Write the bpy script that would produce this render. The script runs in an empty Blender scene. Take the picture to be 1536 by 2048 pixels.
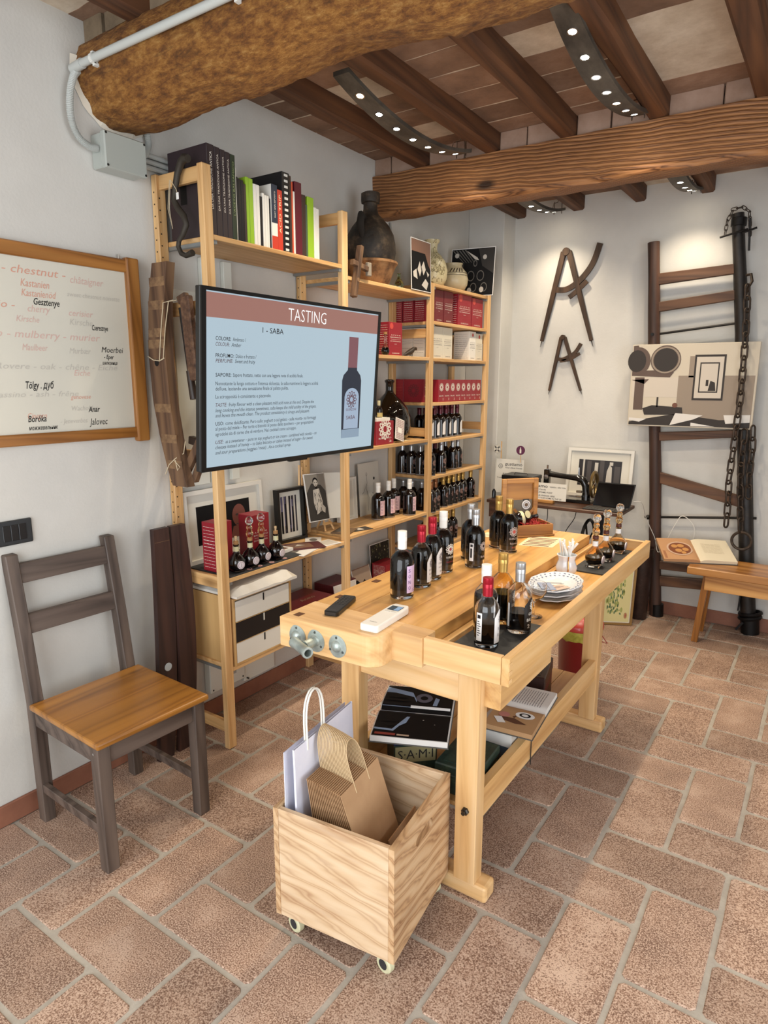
import bpy, bmesh, math, random
from math import sin, cos, pi, radians, atan2, sqrt
from mathutils import Vector, Matrix, Euler
random.seed(7)
S = bpy.context.scene
COL = S.collection
# ---------------------------------------------------------------- camera
cam = bpy.data.objects.new('camera', bpy.data.cameras.new('camera'))
COL.objects.link(cam)
YAW, PITCH, ROLL, FPX = .5969, .1974, .0023, 1311.66
cam.location = (2.2132, 0.0, 1.5098)
_F = Vector((-sin(YAW) * cos(PITCH), cos(YAW) * cos(PITCH), -sin(PITCH)))
_R = _F.cross(Vector((0, 0, 1))).normalized(); _U = _R.cross(_F)
_R, _U = _R * cos(ROLL) + _U * sin(ROLL), _U * cos(ROLL) - _R * sin(ROLL)
cam.rotation_euler = Matrix((_R, _U, -_F)).transposed().to_euler()
cam.data.sensor_fit = 'HORIZONTAL'; cam.data.sensor_width = 36.0
cam.data.lens = FPX / 1536 * 36.0
cam.data.clip_start = .02
S.camera = cam
# ---------------------------------------------------------------- world, lights, exposure
w = bpy.data.worlds.new('sky'); S.world = w; w.use_nodes = True
bg = w.node_tree.nodes['Background']
bg.inputs[0].default_value = (.88, .94, 1.0, 1); bg.inputs[1].default_value = .95
def area(name, loc, rot, sx, sy, power, col):
    l = bpy.data.lights.new(name, 'AREA'); l.shape = 'RECTANGLE'; l.size = sx; l.size_y = sy
    l.energy = power; l.color = col
    o = bpy.data.objects.new(name, l); o.location = loc; o.rotation_euler = rot
    COL.objects.link(o); return o
# daylight entering by the glazed shop front behind the camera and the window of the right-hand wall
area('shopfront_daylight', (1.75, -1.27, 1.35), (radians(84), 0, 0), 2.7, 2.3, 50, (.93, .965, 1.0))
area('side_window_daylight', (3.56, 1.3, 1.35), (radians(90), 0, radians(90)), 1.7, 1.9, 17, (.93, .965, 1.0))
S.view_settings.view_transform = 'Standard'
S.view_settings.look = 'None'
S.view_settings.gamma = 1.0
S.view_settings.exposure = 0.66
S.view_settings.use_curve_mapping = False
# ---------------------------------------------------------------- materials
MATS = {}
def new_mat(name):
    m = bpy.data.materials.new(name); m.use_nodes = True
    nt = m.node_tree; p = nt.nodes['Principled BSDF']
    MATS[name] = m
    return m, nt, p
def lin(c):
    return tuple(((x / 12.92) if x <= .04045 else ((x + .055) / 1.055) ** 2.4) for x in c)
def hexc(h):
    return lin(tuple(int(h[i:i + 2], 16) / 255 for i in (0, 2, 4)))
def c4(h):
    return (*(hexc(h) if isinstance(h, str) else h), 1)
def plain(name, h, rough=.5, metal=0, coat=0, spec=.5):
    if name in MATS: return MATS[name]
    m, nt, p = new_mat(name)
    p.inputs['Base Color'].default_value = c4(h); p.inputs['Roughness'].default_value = rough
    p.inputs['Metallic'].default_value = metal; p.inputs['Coat Weight'].default_value = coat
    p.inputs['Specular IOR Level'].default_value = spec
    return m
def N(nt, t, **kw):
    n = nt.nodes.new(t)
    for k, v in kw.items():
        if hasattr(n, k): setattr(n, k, v)
        else: n.inputs[k.replace('_', ' ')].default_value = v
    return n
def coords(nt, scale, rand=True):
    tc = N(nt, 'ShaderNodeTexCoord'); mp = N(nt, 'ShaderNodeMapping'); mp.inputs['Scale'].default_value = scale
    if rand:
        oi = N(nt, 'ShaderNodeObjectInfo'); mu = N(nt, 'ShaderNodeMath', operation='MULTIPLY'); mu.inputs[1].default_value = 37.0
        ad = N(nt, 'ShaderNodeVectorMath', operation='ADD')
        nt.links.new(oi.outputs['Random'], mu.inputs[0]); nt.links.new(tc.outputs['Object'], ad.inputs[0])
        nt.links.new(mu.outputs[0], ad.inputs[1]); nt.links.new(ad.outputs[0], mp.inputs['Vector'])
    else: nt.links.new(tc.outputs['Object'], mp.inputs['Vector'])
    return mp.outputs['Vector']
def ramp(nt, fac, stops):
    r = N(nt, 'ShaderNodeValToRGB'); e = r.color_ramp.elements
    e[0].position, e[0].color = stops[0][0], c4(stops[0][1]); e[1].position, e[1].color = stops[-1][0], c4(stops[-1][1])
    for ps, cc in stops[1:-1]:
        x = e.new(ps); x.color = c4(cc)
    nt.links.new(fac, r.inputs[0]); return r.outputs[0]
def bump(nt, p, h, strength, dist=.002):
    b = N(nt, 'ShaderNodeBump'); b.inputs['Strength'].default_value = strength; b.inputs['Distance'].default_value = dist
    nt.links.new(h, b.inputs['Height']); nt.links.new(b.outputs[0], p.inputs['Normal'])
def mixc(nt, fac, a, b, mode='MIX'):
    m = N(nt, 'ShaderNodeMix', data_type='RGBA', blend_type=mode)
    for s, v in ((0, fac), (6, a), (7, b)):
        if hasattr(v, 'is_linked'): nt.links.new(v, m.inputs[s])
        elif s == 0: m.inputs[0].default_value = v
        else: m.inputs[s].default_value = c4(v)
    return m.outputs[2]
def randval(nt, lo, hi, prev):
    """multiply colour by a per-object value"""
    oi = N(nt, 'ShaderNodeObjectInfo'); mr = N(nt, 'ShaderNodeMapRange'); mr.inputs['To Min'].default_value = lo; mr.inputs['To Max'].default_value = hi
    nt.links.new(oi.outputs['Random'], mr.inputs['Value'])
    hs = N(nt, 'ShaderNodeHueSaturation'); nt.links.new(mr.outputs[0], hs.inputs['Value']); nt.links.new(prev, hs.inputs['Color'])
    return hs.outputs[0]
def wood(name, light, mid, dark, axis='y', fine=34, rings=7, rough=.5, contrast=.5, knots=.0, coat=0, bmp=.25, var=(.93, 1.07), distort=4.5, bdist=.0015, along=.07):
    if name in MATS: return MATS[name]
    m, nt, p = new_mat(name)
    i = 'xyz'.index(axis)
    sc = [1.0, 1.0, 1.0]; sc[i] = along
    v = coords(nt, tuple(sc))
    wv = N(nt, 'ShaderNodeTexWave', wave_type='BANDS', bands_direction='DIAGONAL'); wv.inputs['Scale'].default_value = rings
    wv.inputs['Distortion'].default_value = distort; wv.inputs['Detail'].default_value = 2.5; wv.inputs['Detail Scale'].default_value = 1.2
    nt.links.new(v, wv.inputs['Vector'])
    n1 = N(nt, 'ShaderNodeTexNoise'); n1.inputs['Scale'].default_value = fine; n1.inputs['Detail'].default_value = 4
    nt.links.new(v, n1.inputs['Vector'])
    col = ramp(nt, wv.outputs['Fac'], [(0, light), (.55, mid), (.9, dark), (1, mid)])
    col2 = ramp(nt, n1.outputs['Fac'], [(.3, dark), (.5, mid), (.7, light)])
    col = mixc(nt, contrast, col2, col)
    if knots:
        k = N(nt, 'ShaderNodeTexVoronoi', feature='F1'); k.inputs['Scale'].default_value = knots
        s3 = [1.0, 1.0, 1.0]; s3[i] = .45
        v3 = coords(nt, tuple(s3)); nt.links.new(v3, k.inputs['Vector'])
        f = ramp(nt, k.outputs['Distance'], [(.045, 'ffffff'), (.10, '000000')])
        col = mixc(nt, f, col, tuple(x * .45 for x in hexc(dark)))
    col = randval(nt, var[0], var[1], col)
    nt.links.new(col, p.inputs['Base Color']); p.inputs['Roughness'].default_value = rough; p.inputs['Coat Weight'].default_value = coat
    p.inputs['Coat Roughness'].default_value = .25
    if bmp:
        hm = N(nt, 'ShaderNodeMath', operation='ADD'); nt.links.new(wv.outputs['Fac'], hm.inputs[0]); nt.links.new(n1.outputs['Fac'], hm.inputs[1])
        bump(nt, p, hm.outputs[0], bmp, bdist)
    return m
def mottled(name, stops, scale=8, rough=.7, bmp=.3, bscale=60, bdist=.002, var=(1, 1), metal=0, detail=6, stretch=(1, 1, 1), spec=.5):
    if name in MATS: return MATS[name]
    m, nt, p = new_mat(name)
    v = coords(nt, stretch)
    n1 = N(nt, 'ShaderNodeTexNoise'); n1.inputs['Scale'].default_value = scale; n1.inputs['Detail'].default_value = detail; n1.inputs['Roughness'].default_value = .65
    nt.links.new(v, n1.inputs['Vector'])
    col = ramp(nt, n1.outputs['Fac'], stops)
    if var != (1, 1): col = randval(nt, var[0], var[1], col)
    nt.links.new(col, p.inputs['Base Color']); p.inputs['Roughness'].default_value = rough; p.inputs['Metallic'].default_value = metal
    p.inputs['Specular IOR Level'].default_value = spec
    if bmp:
        n2 = N(nt, 'ShaderNodeTexNoise'); n2.inputs['Scale'].default_value = bscale; n2.inputs['Detail'].default_value = 5
        nt.links.new(v, n2.inputs['Vector']); bump(nt, p, n2.outputs['Fac'], bmp, bdist)
    return m
def speckled(name, base, pale, darkc, var, fine=260):
    """terracotta: cloudy base, pale sandy specks, per-tile tone"""
    m, nt, p = new_mat(name)
    v = coords(nt, (1, 1, 1))
    a = N(nt, 'ShaderNodeTexNoise'); a.inputs['Scale'].default_value = 7; a.inputs['Detail'].default_value = 5; nt.links.new(v, a.inputs['Vector'])
    b = N(nt, 'ShaderNodeTexNoise'); b.inputs['Scale'].default_value = fine; b.inputs['Detail'].default_value = 3; nt.links.new(v, b.inputs['Vector'])
    cl = ramp(nt, a.outputs['Fac'], [(.28, darkc), (.55, base), (.75, pale)])
    sp = ramp(nt, b.outputs['Fac'], [(.44, '000000'), (.62, 'ffffff')])
    col = mixc(nt, sp, cl, pale)
    dk = ramp(nt, b.outputs['Fac'], [(.34, 'ffffff'), (.46, '000000')])
    col = mixc(nt, dk, col, darkc)
    col = randval(nt, var[0], var[1], col)
    oi = N(nt, 'ShaderNodeObjectInfo')
    nt.links.new(col, p.inputs['Base Color']); p.inputs['Roughness'].default_value = .62
    hm = N(nt, 'ShaderNodeMath', operation='MULTIPLY_ADD'); hm.inputs[1].default_value = .5
    nt.links.new(b.outputs['Fac'], hm.inputs[0]); nt.links.new(a.outputs['Fac'], hm.inputs[2])
    bump(nt, p, hm.outputs[0], .75, .004)
    return m
def emit(name, h, strength):
    if name in MATS: return MATS[name]
    m, nt, p = new_mat(name)
    p.inputs['Base Color'].default_value = (0, 0, 0, 1)
    p.inputs['Emission Color'].default_value = c4(h); p.inputs['Emission Strength'].default_value = strength
    p.inputs['Roughness'].default_value = .3
    return m
def glass(name, h='ffffff', rough=0.0, ior=1.45):
    if name in MATS: return MATS[name]
    m, nt, p = new_mat(name)
    p.inputs['Base Color'].default_value = c4(h); p.inputs['Roughness'].default_value = rough
    p.inputs['Transmission Weight'].default_value = 1.0; p.inputs['IOR'].default_value = ior
    return m
# ---------------------------------------------------------------- mesh builder
class B:
    def __init__(s): s.v = []; s.f = []
    def add(s, vs, fs, T=None):
        n = len(s.v)
        s.v += [tuple(T @ Vector(q)) if T else tuple(q) for q in vs]
        s.f += [tuple(i + n for i in f) for f in fs]
        return s
    def box(s, x0, x1, y0, y1, z0, z1, T=None):
        return s.add([(x0, y0, z0), (x1, y0, z0), (x1, y1, z0), (x0, y1, z0), (x0, y0, z1), (x1, y0, z1), (x1, y1, z1), (x0, y1, z1)],
                     [(0, 3, 2, 1), (4, 5, 6, 7), (0, 1, 5, 4), (1, 2, 6, 5), (2, 3, 7, 6), (3, 0, 4, 7)], T)
    def bar(s, p0, p1, w, h, up=(0, 0, 1)):
        """rectangular bar from p0 to p1, w across, h along up"""
        p0, p1 = Vector(p0), Vector(p1); d = (p1 - p0).normalized(); u = Vector(up)
        r = d.cross(u).normalized(); u = r.cross(d).normalized()
        vs = []
        for p in (p0, p1):
            for a, b in ((-1, -1), (1, -1), (1, 1), (-1, 1)): vs.append(p + r * a * w / 2 + u * b * h / 2)
        return s.add(vs, [(3, 2, 1, 0), (4, 5, 6, 7), (0, 1, 5, 4), (1, 2, 6, 5), (2, 3, 7, 6), (3, 0, 4, 7)])
    def lathe(s, prof, n=20, c=(0, 0, 0), T=None, cap=True):
        vs = []; fs = []
        for r, z in prof:
            for k in range(n):
                a = 2 * pi * k / n; vs.append((c[0] + r * cos(a), c[1] + r * sin(a), c[2] + z))
        for j in range(len(prof) - 1):
            for k in range(n):
                k2 = (k + 1) % n; fs.append((j * n + k, j * n + k2, (j + 1) * n + k2, (j + 1) * n + k))
        if cap:
            if prof[0][0] > 1e-6: fs.append(tuple(range(n - 1, -1, -1)))
            if prof[-1][0] > 1e-6: fs.append(tuple((len(prof) - 1) * n + k for k in range(n)))
        return s.add(vs, fs, T)
    def cyl(s, p0, p1, r0, r1=None, n=12):
        p0, p1 = Vector(p0), Vector(p1); d = p1 - p0
        T = Matrix.Translation(p0) @ d.to_track_quat('Z', 'Y').to_matrix().to_4x4()
        return s.lathe([(r0, 0), (r0 if r1 is None else r1, d.length)], n, T=T)
    def tube(s, path, r, n=6, closed=False):
        path = [Vector(p) for p in path]; L = len(path); vs = []; fs = []
        prev = None
        for i, p in enumerate(path):
            a = path[i - 1] if (i or closed) else p; b = path[(i + 1) % L] if (i < L - 1 or closed) else p
            d = (b - a)
            if d.length < 1e-9: d = Vector((0, 0, 1))
            d.normalize()
            if prev is None:
                u = d.orthogonal().normalized()
            else:
                u = prev - d * prev.dot(d); u = u.normalized() if u.length > 1e-6 else d.orthogonal().normalized()
            prev = u; w_ = d.cross(u)
            rr = r[i] if isinstance(r, (list, tuple)) else r
            for k in range(n):
                t = 2 * pi * k / n; vs.append(p + u * rr * cos(t) + w_ * rr * sin(t))
        for i in range(L if closed else L - 1):
            j = (i + 1) % L
            for k in range(n):
                k2 = (k + 1) % n; fs.append((i * n + k, i * n + k2, j * n + k2, j * n + k))
        if not closed: fs += [tuple(range(n - 1, -1, -1)), tuple((L - 1) * n + k for k in range(n))]
        return s.add(vs, fs)
    def prism(s, poly, z0, z1, T=None):
        """poly in local xy (counter-clockwise), extruded along z"""
        n = len(poly)
        vs = [(x, y, z0) for x, y in poly] + [(x, y, z1) for x, y in poly]
        fs = [tuple(range(n - 1, -1, -1)), tuple(range(n, 2 * n))] + [(i, (i + 1) % n, n + (i + 1) % n, n + i) for i in range(n)]
        return s.add(vs, fs, T)
    def strip(s, a, b):
        """ribbon between two point rows"""
        n = len(a)
        return s.add(list(a) + list(b), [(i, i + 1, n + i + 1, n + i) for i in range(n - 1)])
    def mesh(s, name, bevel=0, seg=1, smooth=False, weld=False, angle=35):
        me = bpy.data.meshes.new(name)
        me.from_pydata(s.v, [], s.f); me.validate(); me.update()
        if bevel or weld or smooth:
            bm = bmesh.new(); bm.from_mesh(me)
            if weld: bmesh.ops.remove_doubles(bm, verts=bm.verts, dist=1e-5)
            if bevel:
                es = [e for e in bm.edges if len(e.link_faces) == 2 and e.calc_face_angle(0) > .5]
                bmesh.ops.bevel(bm, geom=es, offset=bevel, segments=seg, affect='EDGES', profile=.5, clamp_overlap=True)
            bmesh.ops.recalc_face_normals(bm, faces=bm.faces)
            bm.to_mesh(me); bm.free()
            if smooth:
                for q in me.polygons: q.use_smooth = True
                me.set_sharp_from_angle(angle=radians(angle))
        return me
    def obj(s, name, mat, parent=None, bevel=0, seg=1, smooth=False, weld=False, world=True, angle=35, label=None):
        if parent is not None and world:
            o_ = Vector(parent.get('_w', (0, 0, 0)))
            s.v = [tuple(Vector(q) - o_) for q in s.v]
        me = s.mesh(name, bevel, seg, smooth, weld, angle)
        return link(name, me, mat, parent, label)
def link(name, me, mat, parent=None, label=None):
    o = bpy.data.objects.new(name, me)
    if mat is not None: me.materials.clear(); me.materials.append(mat)
    COL.objects.link(o)
    if parent is not None:
        o.parent = parent
        if '_w' in parent: o['_w'] = parent['_w']
    if label: o['label'] = label
    return o
def thing(name, label, cat, loc=(0, 0, 0), rotz=0.0, group=None):
    o = bpy.data.objects.new(name, None); o.empty_display_size = .02
    COL.objects.link(o); o.location = loc; o.rotation_euler = (0, 0, rotz)
    o['label'] = label; o['category'] = cat
    if group: o['group'] = group
    if not rotz: o['_w'] = tuple(loc)
    return o
def tag(o, label, cat, group=None):
    o['label'] = label; o['category'] = cat
    if group: o['group'] = group
    return o
def struct(o):
    o['kind'] = 'structure'; return o
def recentre(o):
    """put the origin of a one-mesh thing at its base centre"""
    me = o.data; xs = [v.co for v in me.vertices]
    c = Vector(((min(q.x for q in xs) + max(q.x for q in xs)) / 2, (min(q.y for q in xs) + max(q.y for q in xs)) / 2, min(q.z for q in xs)))
    me.transform(Matrix.Translation(-c)); o.location = o.location + c; return o
def solo(b, name, mat, label, cat, group=None, **kw):
    o = b.obj(name, mat, None, **kw); recentre(o); return tag(o, label, cat, group)
def dup(root, loc, rotz=None, label=None, group=None, tilt=None):
    r = root.copy(); COL.objects.link(r); r.location = loc
    if rotz is not None: r.rotation_euler = (0, 0, rotz)
    if tilt is not None: r.rotation_euler = tilt
    if label: r['label'] = label
    if group: r['group'] = group
    for ch in list(root.children):
        c = ch.copy(); COL.objects.link(c); c.parent = r
        for g in ch.children:
            d = g.copy(); COL.objects.link(d); d.parent = c
    return r
# ---------------------------------------------------------------- flat print: lettering and emblems as thin meshes
_txt = {}
def text2d(body, shear=0.0, bold=0.0):
    k = (body, shear, bold)
    if k in _txt: return _txt[k]
    cu = bpy.data.curves.new('t', 'FONT'); cu.body = body; cu.size = 1.0; cu.resolution_u = 2; cu.shear = shear; cu.offset = bold
    cu.fill_mode = 'FRONT'
    ob = bpy.data.objects.new('t', cu)
    me = ob.to_mesh()
    vs = [(v.co.x, v.co.y) for v in me.vertices]; fs = [tuple(q.vertices) for q in me.polygons]
    ob.to_mesh_clear(); bpy.data.objects.remove(ob); bpy.data.curves.remove(cu)
    _txt[k] = (vs, fs); return _txt[k]
def extent(vs):
    return (min(a for a, _ in vs), max(a for a, _ in vs)) if vs else (0, 1)
class Print:
    """collects flat shapes in a (u, v) plane in metres"""
    def __init__(s): s.v = []; s.f = []
    def add(s, vs, fs):
        n = len(s.v); s.v += vs; s.f += [tuple(i + n for i in f) for f in fs]; return s
    def text(s, body, u, v, size, width=None, align='l', shear=0, bold=0, sx=1.0):
        vs, fs = text2d(body, shear, bold)
        if not vs: return s
        a, b = extent(vs)
        k = (width / (b - a)) if width else size * sx
        W = (b - a) * k
        off = {'l': 0, 'c': -W / 2, 'r': -W}[align]
        return s.add([(u + off + (x - a) * k, v + y * size) for x, y in vs], fs)
    def rect(s, u0, u1, v0, v1): return s.add([(u0, v0), (u1, v0), (u1, v1), (u0, v1)], [(0, 1, 2, 3)])
    def poly(s, pts): return s.add(list(pts), [tuple(range(len(pts)))])
    def disc(s, u, v, r, n=24, ry=None): return s.poly([(u + r * cos(2 * pi * k / n), v + (ry or r) * sin(2 * pi * k / n)) for k in range(n)])
    def ring(s, u, v, r0, r1, n=24, ky=1.0, rot=0):
        vs = []
        for k in range(n):
            a = 2 * pi * k / n
            for r in (r0, r1):
                x, y = r * cos(a), r * ky * sin(a); vs.append((u + x * cos(rot) - y * sin(rot), v + x * sin(rot) + y * cos(rot)))
        return s.add(vs, [(2 * k, 2 * k + 1, (2 * k + 3) % (2 * n), (2 * k + 2) % (2 * n)) for k in range(n)])
    def flower(s, u, v, r, petals=12, stroke=.22):
        """ring of looped petals round an open eye"""
        for k in range(petals):
            a = 2 * pi * k / petals; rr = r * .70
            pr = r * .30
            s_ = Print(); s_.ring(0, 0, pr * (1 - stroke * 1.6), pr, 10, .62)
            s.add([(u + (x + rr) * cos(a) - y * sin(a), v + (x + rr) * sin(a) + y * cos(a)) for x, y in s_.v], s_.f)
        s.ring(u, v, r * .30, r * .40, 16)
        return s
    def line(s, pts, wd):
        for (x0, y0), (x1, y1) in zip(pts, pts[1:]):
            L = sqrt((x1 - x0) ** 2 + (y1 - y0) ** 2) or 1; nx, ny = -(y1 - y0) / L * wd / 2, (x1 - x0) / L * wd / 2
            s.add([(x0 - nx, y0 - ny), (x1 - nx, y1 - ny), (x1 + nx, y1 + ny), (x0 + nx, y0 + ny)], [(0, 1, 2, 3)])
        return s
    def plane(s, name, mat, parent, o, U, V, off=.0004, world=True):
        """print on the plane through o with axes U, V (unit vectors)"""
        o, U, V = Vector(o), Vector(U).normalized(), Vector(V).normalized(); n = U.cross(V)
        b = B(); b.add([o + U * x + V * y + n * off for x, y in s.v], s.f)
        ob = b.obj(name, mat, parent, world=world)
        if len(s.f) > 1: ob['kind'] = 'stuff'
        return ob
    def wrap(s, name, mat, parent, r, a0, off=.0004, c=(0, 0), zs=0.0):
        """print round a vertical cylinder (local coordinates), u = arc length from angle a0"""
        b = B(); R = r + off
        b.add([(c[0] + R * cos(a0 + x / r), c[1] + R * sin(a0 + x / r), zs + y) for x, y in s.v], s.f)
        ob = b.obj(name, mat, parent, world=False)
        if len(s.f) > 1: ob['kind'] = 'stuff'
        return ob
def curved_label(name, mat, parent, r, a0, a1, z0, z1, off=.0004, n=12, arch=0.0):
    b = B()
    A = [a0 + (a1 - a0) * k / n for k in range(n + 1)]
    top = [z1 + arch * max(0, 1 - ((k / n - .5) / .5) ** 2) for k in range(n + 1)]
    b.strip([((r + off) * cos(a), (r + off) * sin(a), z0) for a in A], [((r + off) * cos(a), (r + off) * sin(a), t) for a, t in zip(A, top)])
    return b.obj(name, mat, parent, world=False, smooth=True)
ORD = ['first', 'second', 'third', 'fourth', 'fifth', 'sixth', 'seventh', 'eighth', 'ninth', 'tenth', 'eleventh', 'twelfth', 'thirteenth', 'fourteenth', 'fifteenth', 'sixteenth', 'seventeenth', 'eighteenth', 'nineteenth', 'twentieth', 'twenty-first', 'twenty-second', 'twenty-third', 'twenty-fourth', 'twenty-fifth', 'twenty-sixth']
# ================================================================ the room
YB = 4.466; ZC = 2.68
plaster = mottled('plaster', [(.3, 'c6c4be'), (.7, 'd2d0ca')], scale=2.2, rough=.85, bmp=.35, bscale=95, bdist=.0015, spec=.2)
grout = mottled('grout', [(.3, '9c9488'), (.7, 'b4ac9f')], scale=14, rough=.9, bmp=.4, bscale=160)
terra = speckled('terracotta', '977762', 'c2a793', '6c4f40', (.82, 1.12))
skirt = mottled('skirting_paint', [(.3, '7d4f3d'), (.7, '95634c')], scale=6, rough=.6, bmp=.15)
mortar = mottled('mortar', [(.3, 'b9a892'), (.7, 'd8cbb8')], scale=12, rough=.9, bmp=.4)
ceil_terra = mottled('ceiling_terracotta', [(.25, '68503f'), (.5, '866853'), (.75, 'a0836e')], scale=5, rough=.85, bmp=.5, bscale=45, bdist=.004, var=(.70, 1.15))
pinkbrick = mottled('pink_infill', [(.3, '9a7c68'), (.7, 'b09482')], scale=9, rough=.9, bmp=.5, bscale=50)
oldmortar = mottled('old_mortar', [(.3, '5f5140'), (.7, '85735c')], scale=8, rough=.9, bmp=.6, bscale=40, bdist=.006)
joistw = wood('joist_wood', '71492a', '593720', '3a2414', 'y', fine=22, rings=9, rough=.7, contrast=.45, bmp=.5, var=(.85, 1.1))
# floor slab and the herringbone tiles that lie in it
floor = struct(B().box(-.15, 3.75, -1.4, YB + .15, -.12, -.0035).obj('floor', grout))
PX, PY, X0, Y0 = .191, .188, 1.53, 1.71
def tile_mesh(w_, h_, seed, t=.03):
    rnd = random.Random(seed); g = .0075; c = .010; pts = []
    a, b_ = w_ - g, h_ - g
    def j(): return rnd.uniform(-.0014, .0014)
    cor = [(g, g), (a, g), (a, b_), (g, b_)]
    for i in range(4):
        p, q, o = Vector(cor[i]), Vector(cor[(i + 1) % 4]), Vector(cor[i - 1])
        pts.append(p + (o - p).normalized() * c); pts.append(p + (q - p).normalized() * c)
        n = 4 if (q - p).length > .25 else 2
        for k in range(1, n): pts.append(p.lerp(q, k / n) + Vector((j(), j())))
    cen = Vector((w_ / 2, h_ / 2)); n = len(pts)
    inn = [p + (cen - p).normalized() * .003 for p in pts]
    b = B()
    b.add([(p.x, p.y, -t) for p in pts] + [(p.x, p.y, -.0025) for p in pts] + [(p.x, p.y, 0) for p in inn],
          [(i, (i + 1) % n, n + (i + 1) % n, n + i) for i in range(n)] + [(n + i, n + (i + 1) % n, 2 * n + (i + 1) % n, 2 * n + i) for i in range(n)] + [tuple(2 * n + i for i in range(n))])
    return b.mesh('tile')
HM = [tile_mesh(2 * PX, PY, s) for s in range(4)]; VM = [tile_mesh(PX, 2 * PY, 10 + s) for s in range(4)]
_r = random.Random(3); ntile = 0
for i in range(-9, 12):
    for j in range(-16, 16):
        k = (i - j) % 4
        if k not in (0, 3): continue
        w_, h_ = (2 * PX, PY) if k == 0 else (PX, 2 * PY)
        x, y = X0 + i * PX, Y0 + j * PY
        if x + w_ <= .02 or x >= 3.58 or y + h_ <= -.25 or y >= YB - .03: continue
        if y < .9 and x > 2.9: continue
        me = _r.choice(HM if k == 0 else VM)
        if x < 0 or y + h_ > YB or x + w_ > 3.6:
            nx, nw = max(x, 0), min(x + w_, 3.6); nh = min(y + h_, YB)
            me = tile_mesh(nw - nx, nh - y, ntile); x = nx
        o = link('tile', me, terra, floor); o.location = (x, y, _r.uniform(-.0012, .0008)); ntile += 1
# walls
struct(B().box(-.2, 0, -1.4, YB + .2, -.1, 2.75).obj('wall_left', plaster))
struct(B().box(-.2, 3.75, YB, YB + .2, -.1, 2.75).obj('wall_back', plaster))
struct(B().box(0, .262, 4.283, YB + .01, -.05, 2.70).obj('wall_corner', plaster, bevel=.004))
bw = B()
bw.box(3.6, 3.75, -1.4, .4, -.1, 2.75).box(3.6, 3.75, 2.2, YB + .2, -.1, 2.75).box(3.6, 3.75, .4, 2.2, -.1, .4).box(3.6, 3.75, .4, 2.2, 2.3, 2.75)
struct(bw.obj('wall_right', plaster))
bw = B()
bw.box(-.2, .35, -1.5, -1.3, -.1, 2.75).box(3.15, 3.75, -1.5, -1.3, -.1, 2.75).box(.35, 3.15, -1.5, -1.3, 2.5, 2.75)
struct(bw.obj('wall_front', plaster))
struct(B().box(0, .012, -1.3, 4.283, 0, .077).obj('baseboard_left', skirt, bevel=.003))
struct(B().box(.262, 3.6, YB - .012, YB, 0, .085).obj('baseboard_back', skirt, bevel=.003))
struct(B().box(0, .274, 4.271, 4.283, 0, .085).obj('baseboard_corner', skirt, bevel=.003))
# ceiling: mortar bed, terracotta slabs between the joists, infill over the beams
ceiling = struct(B().box(-.2, 3.75, -1.4, YB + .2, ZC + .0015, ZC + .12).obj('ceiling', mortar))
JX = [.305, .697, 1.075, 1.46, 1.853, 2.24, 2.63]
JW = .074
edges = [0] + JX + [3.0]
_cr = random.Random(11)
ctm = {}
def slab(wd, ln, seed):
    rnd = random.Random(seed); b = B(); n = 5
    lo = [(wd * k / n, rnd.uniform(.003, .010)) for k in range(n + 1)]; hi = [(wd * k / n, ln - rnd.uniform(.002, .006)) for k in range(n, -1, -1)]
    b.prism(lo + hi, 0, .02); return b.mesh('slab')
for gi in range(len(edges) - 1):
    xa = edges[gi] + (JW / 2 - .006 if gi else 0); xb = edges[gi + 1] - JW / 2 + .006
    y = .55 + _cr.uniform(0, .1)
    off = [.0, .02, -.01, .03, -.02, 0, .01, 0][gi]
    yy = [2.31 + off + .18 * k for k in range(-10, 13)]
    for y in yy:
        if y < .45 or y > YB - .05: continue
        ln = min(.18, YB - y)
        key = (gi, _cr.randint(0, 2), round(ln, 3))
        if key not in ctm: ctm[key] = slab(xb - xa, ln, hash(key) % 999)
        o = link('slab', ctm[key], ceil_terra, ceiling); o.location = (xa, y, ZC + _cr.uniform(-.002, .003))
for gi in range(len(edges) - 1):
    xa = edges[gi] + (JW / 2 if gi else 0); xb = edges[gi + 1] - JW / 2
    for ya, yb in ((3.165, 3.28), (1.47, 1.68)):
        b = B()
        sp = xa + (xb - xa) * _cr.uniform(.35, .65)
        for u0, u1 in ((xa, sp - .003), (sp + .003, xb)):
            b = B().box(u0, u1, ya + _cr.uniform(-.008, .006), yb, 2.585, ZC + .003)
            b.obj('infill_brick', pinkbrick if ya > 2 else oldmortar, ceiling, bevel=.004)
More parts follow.
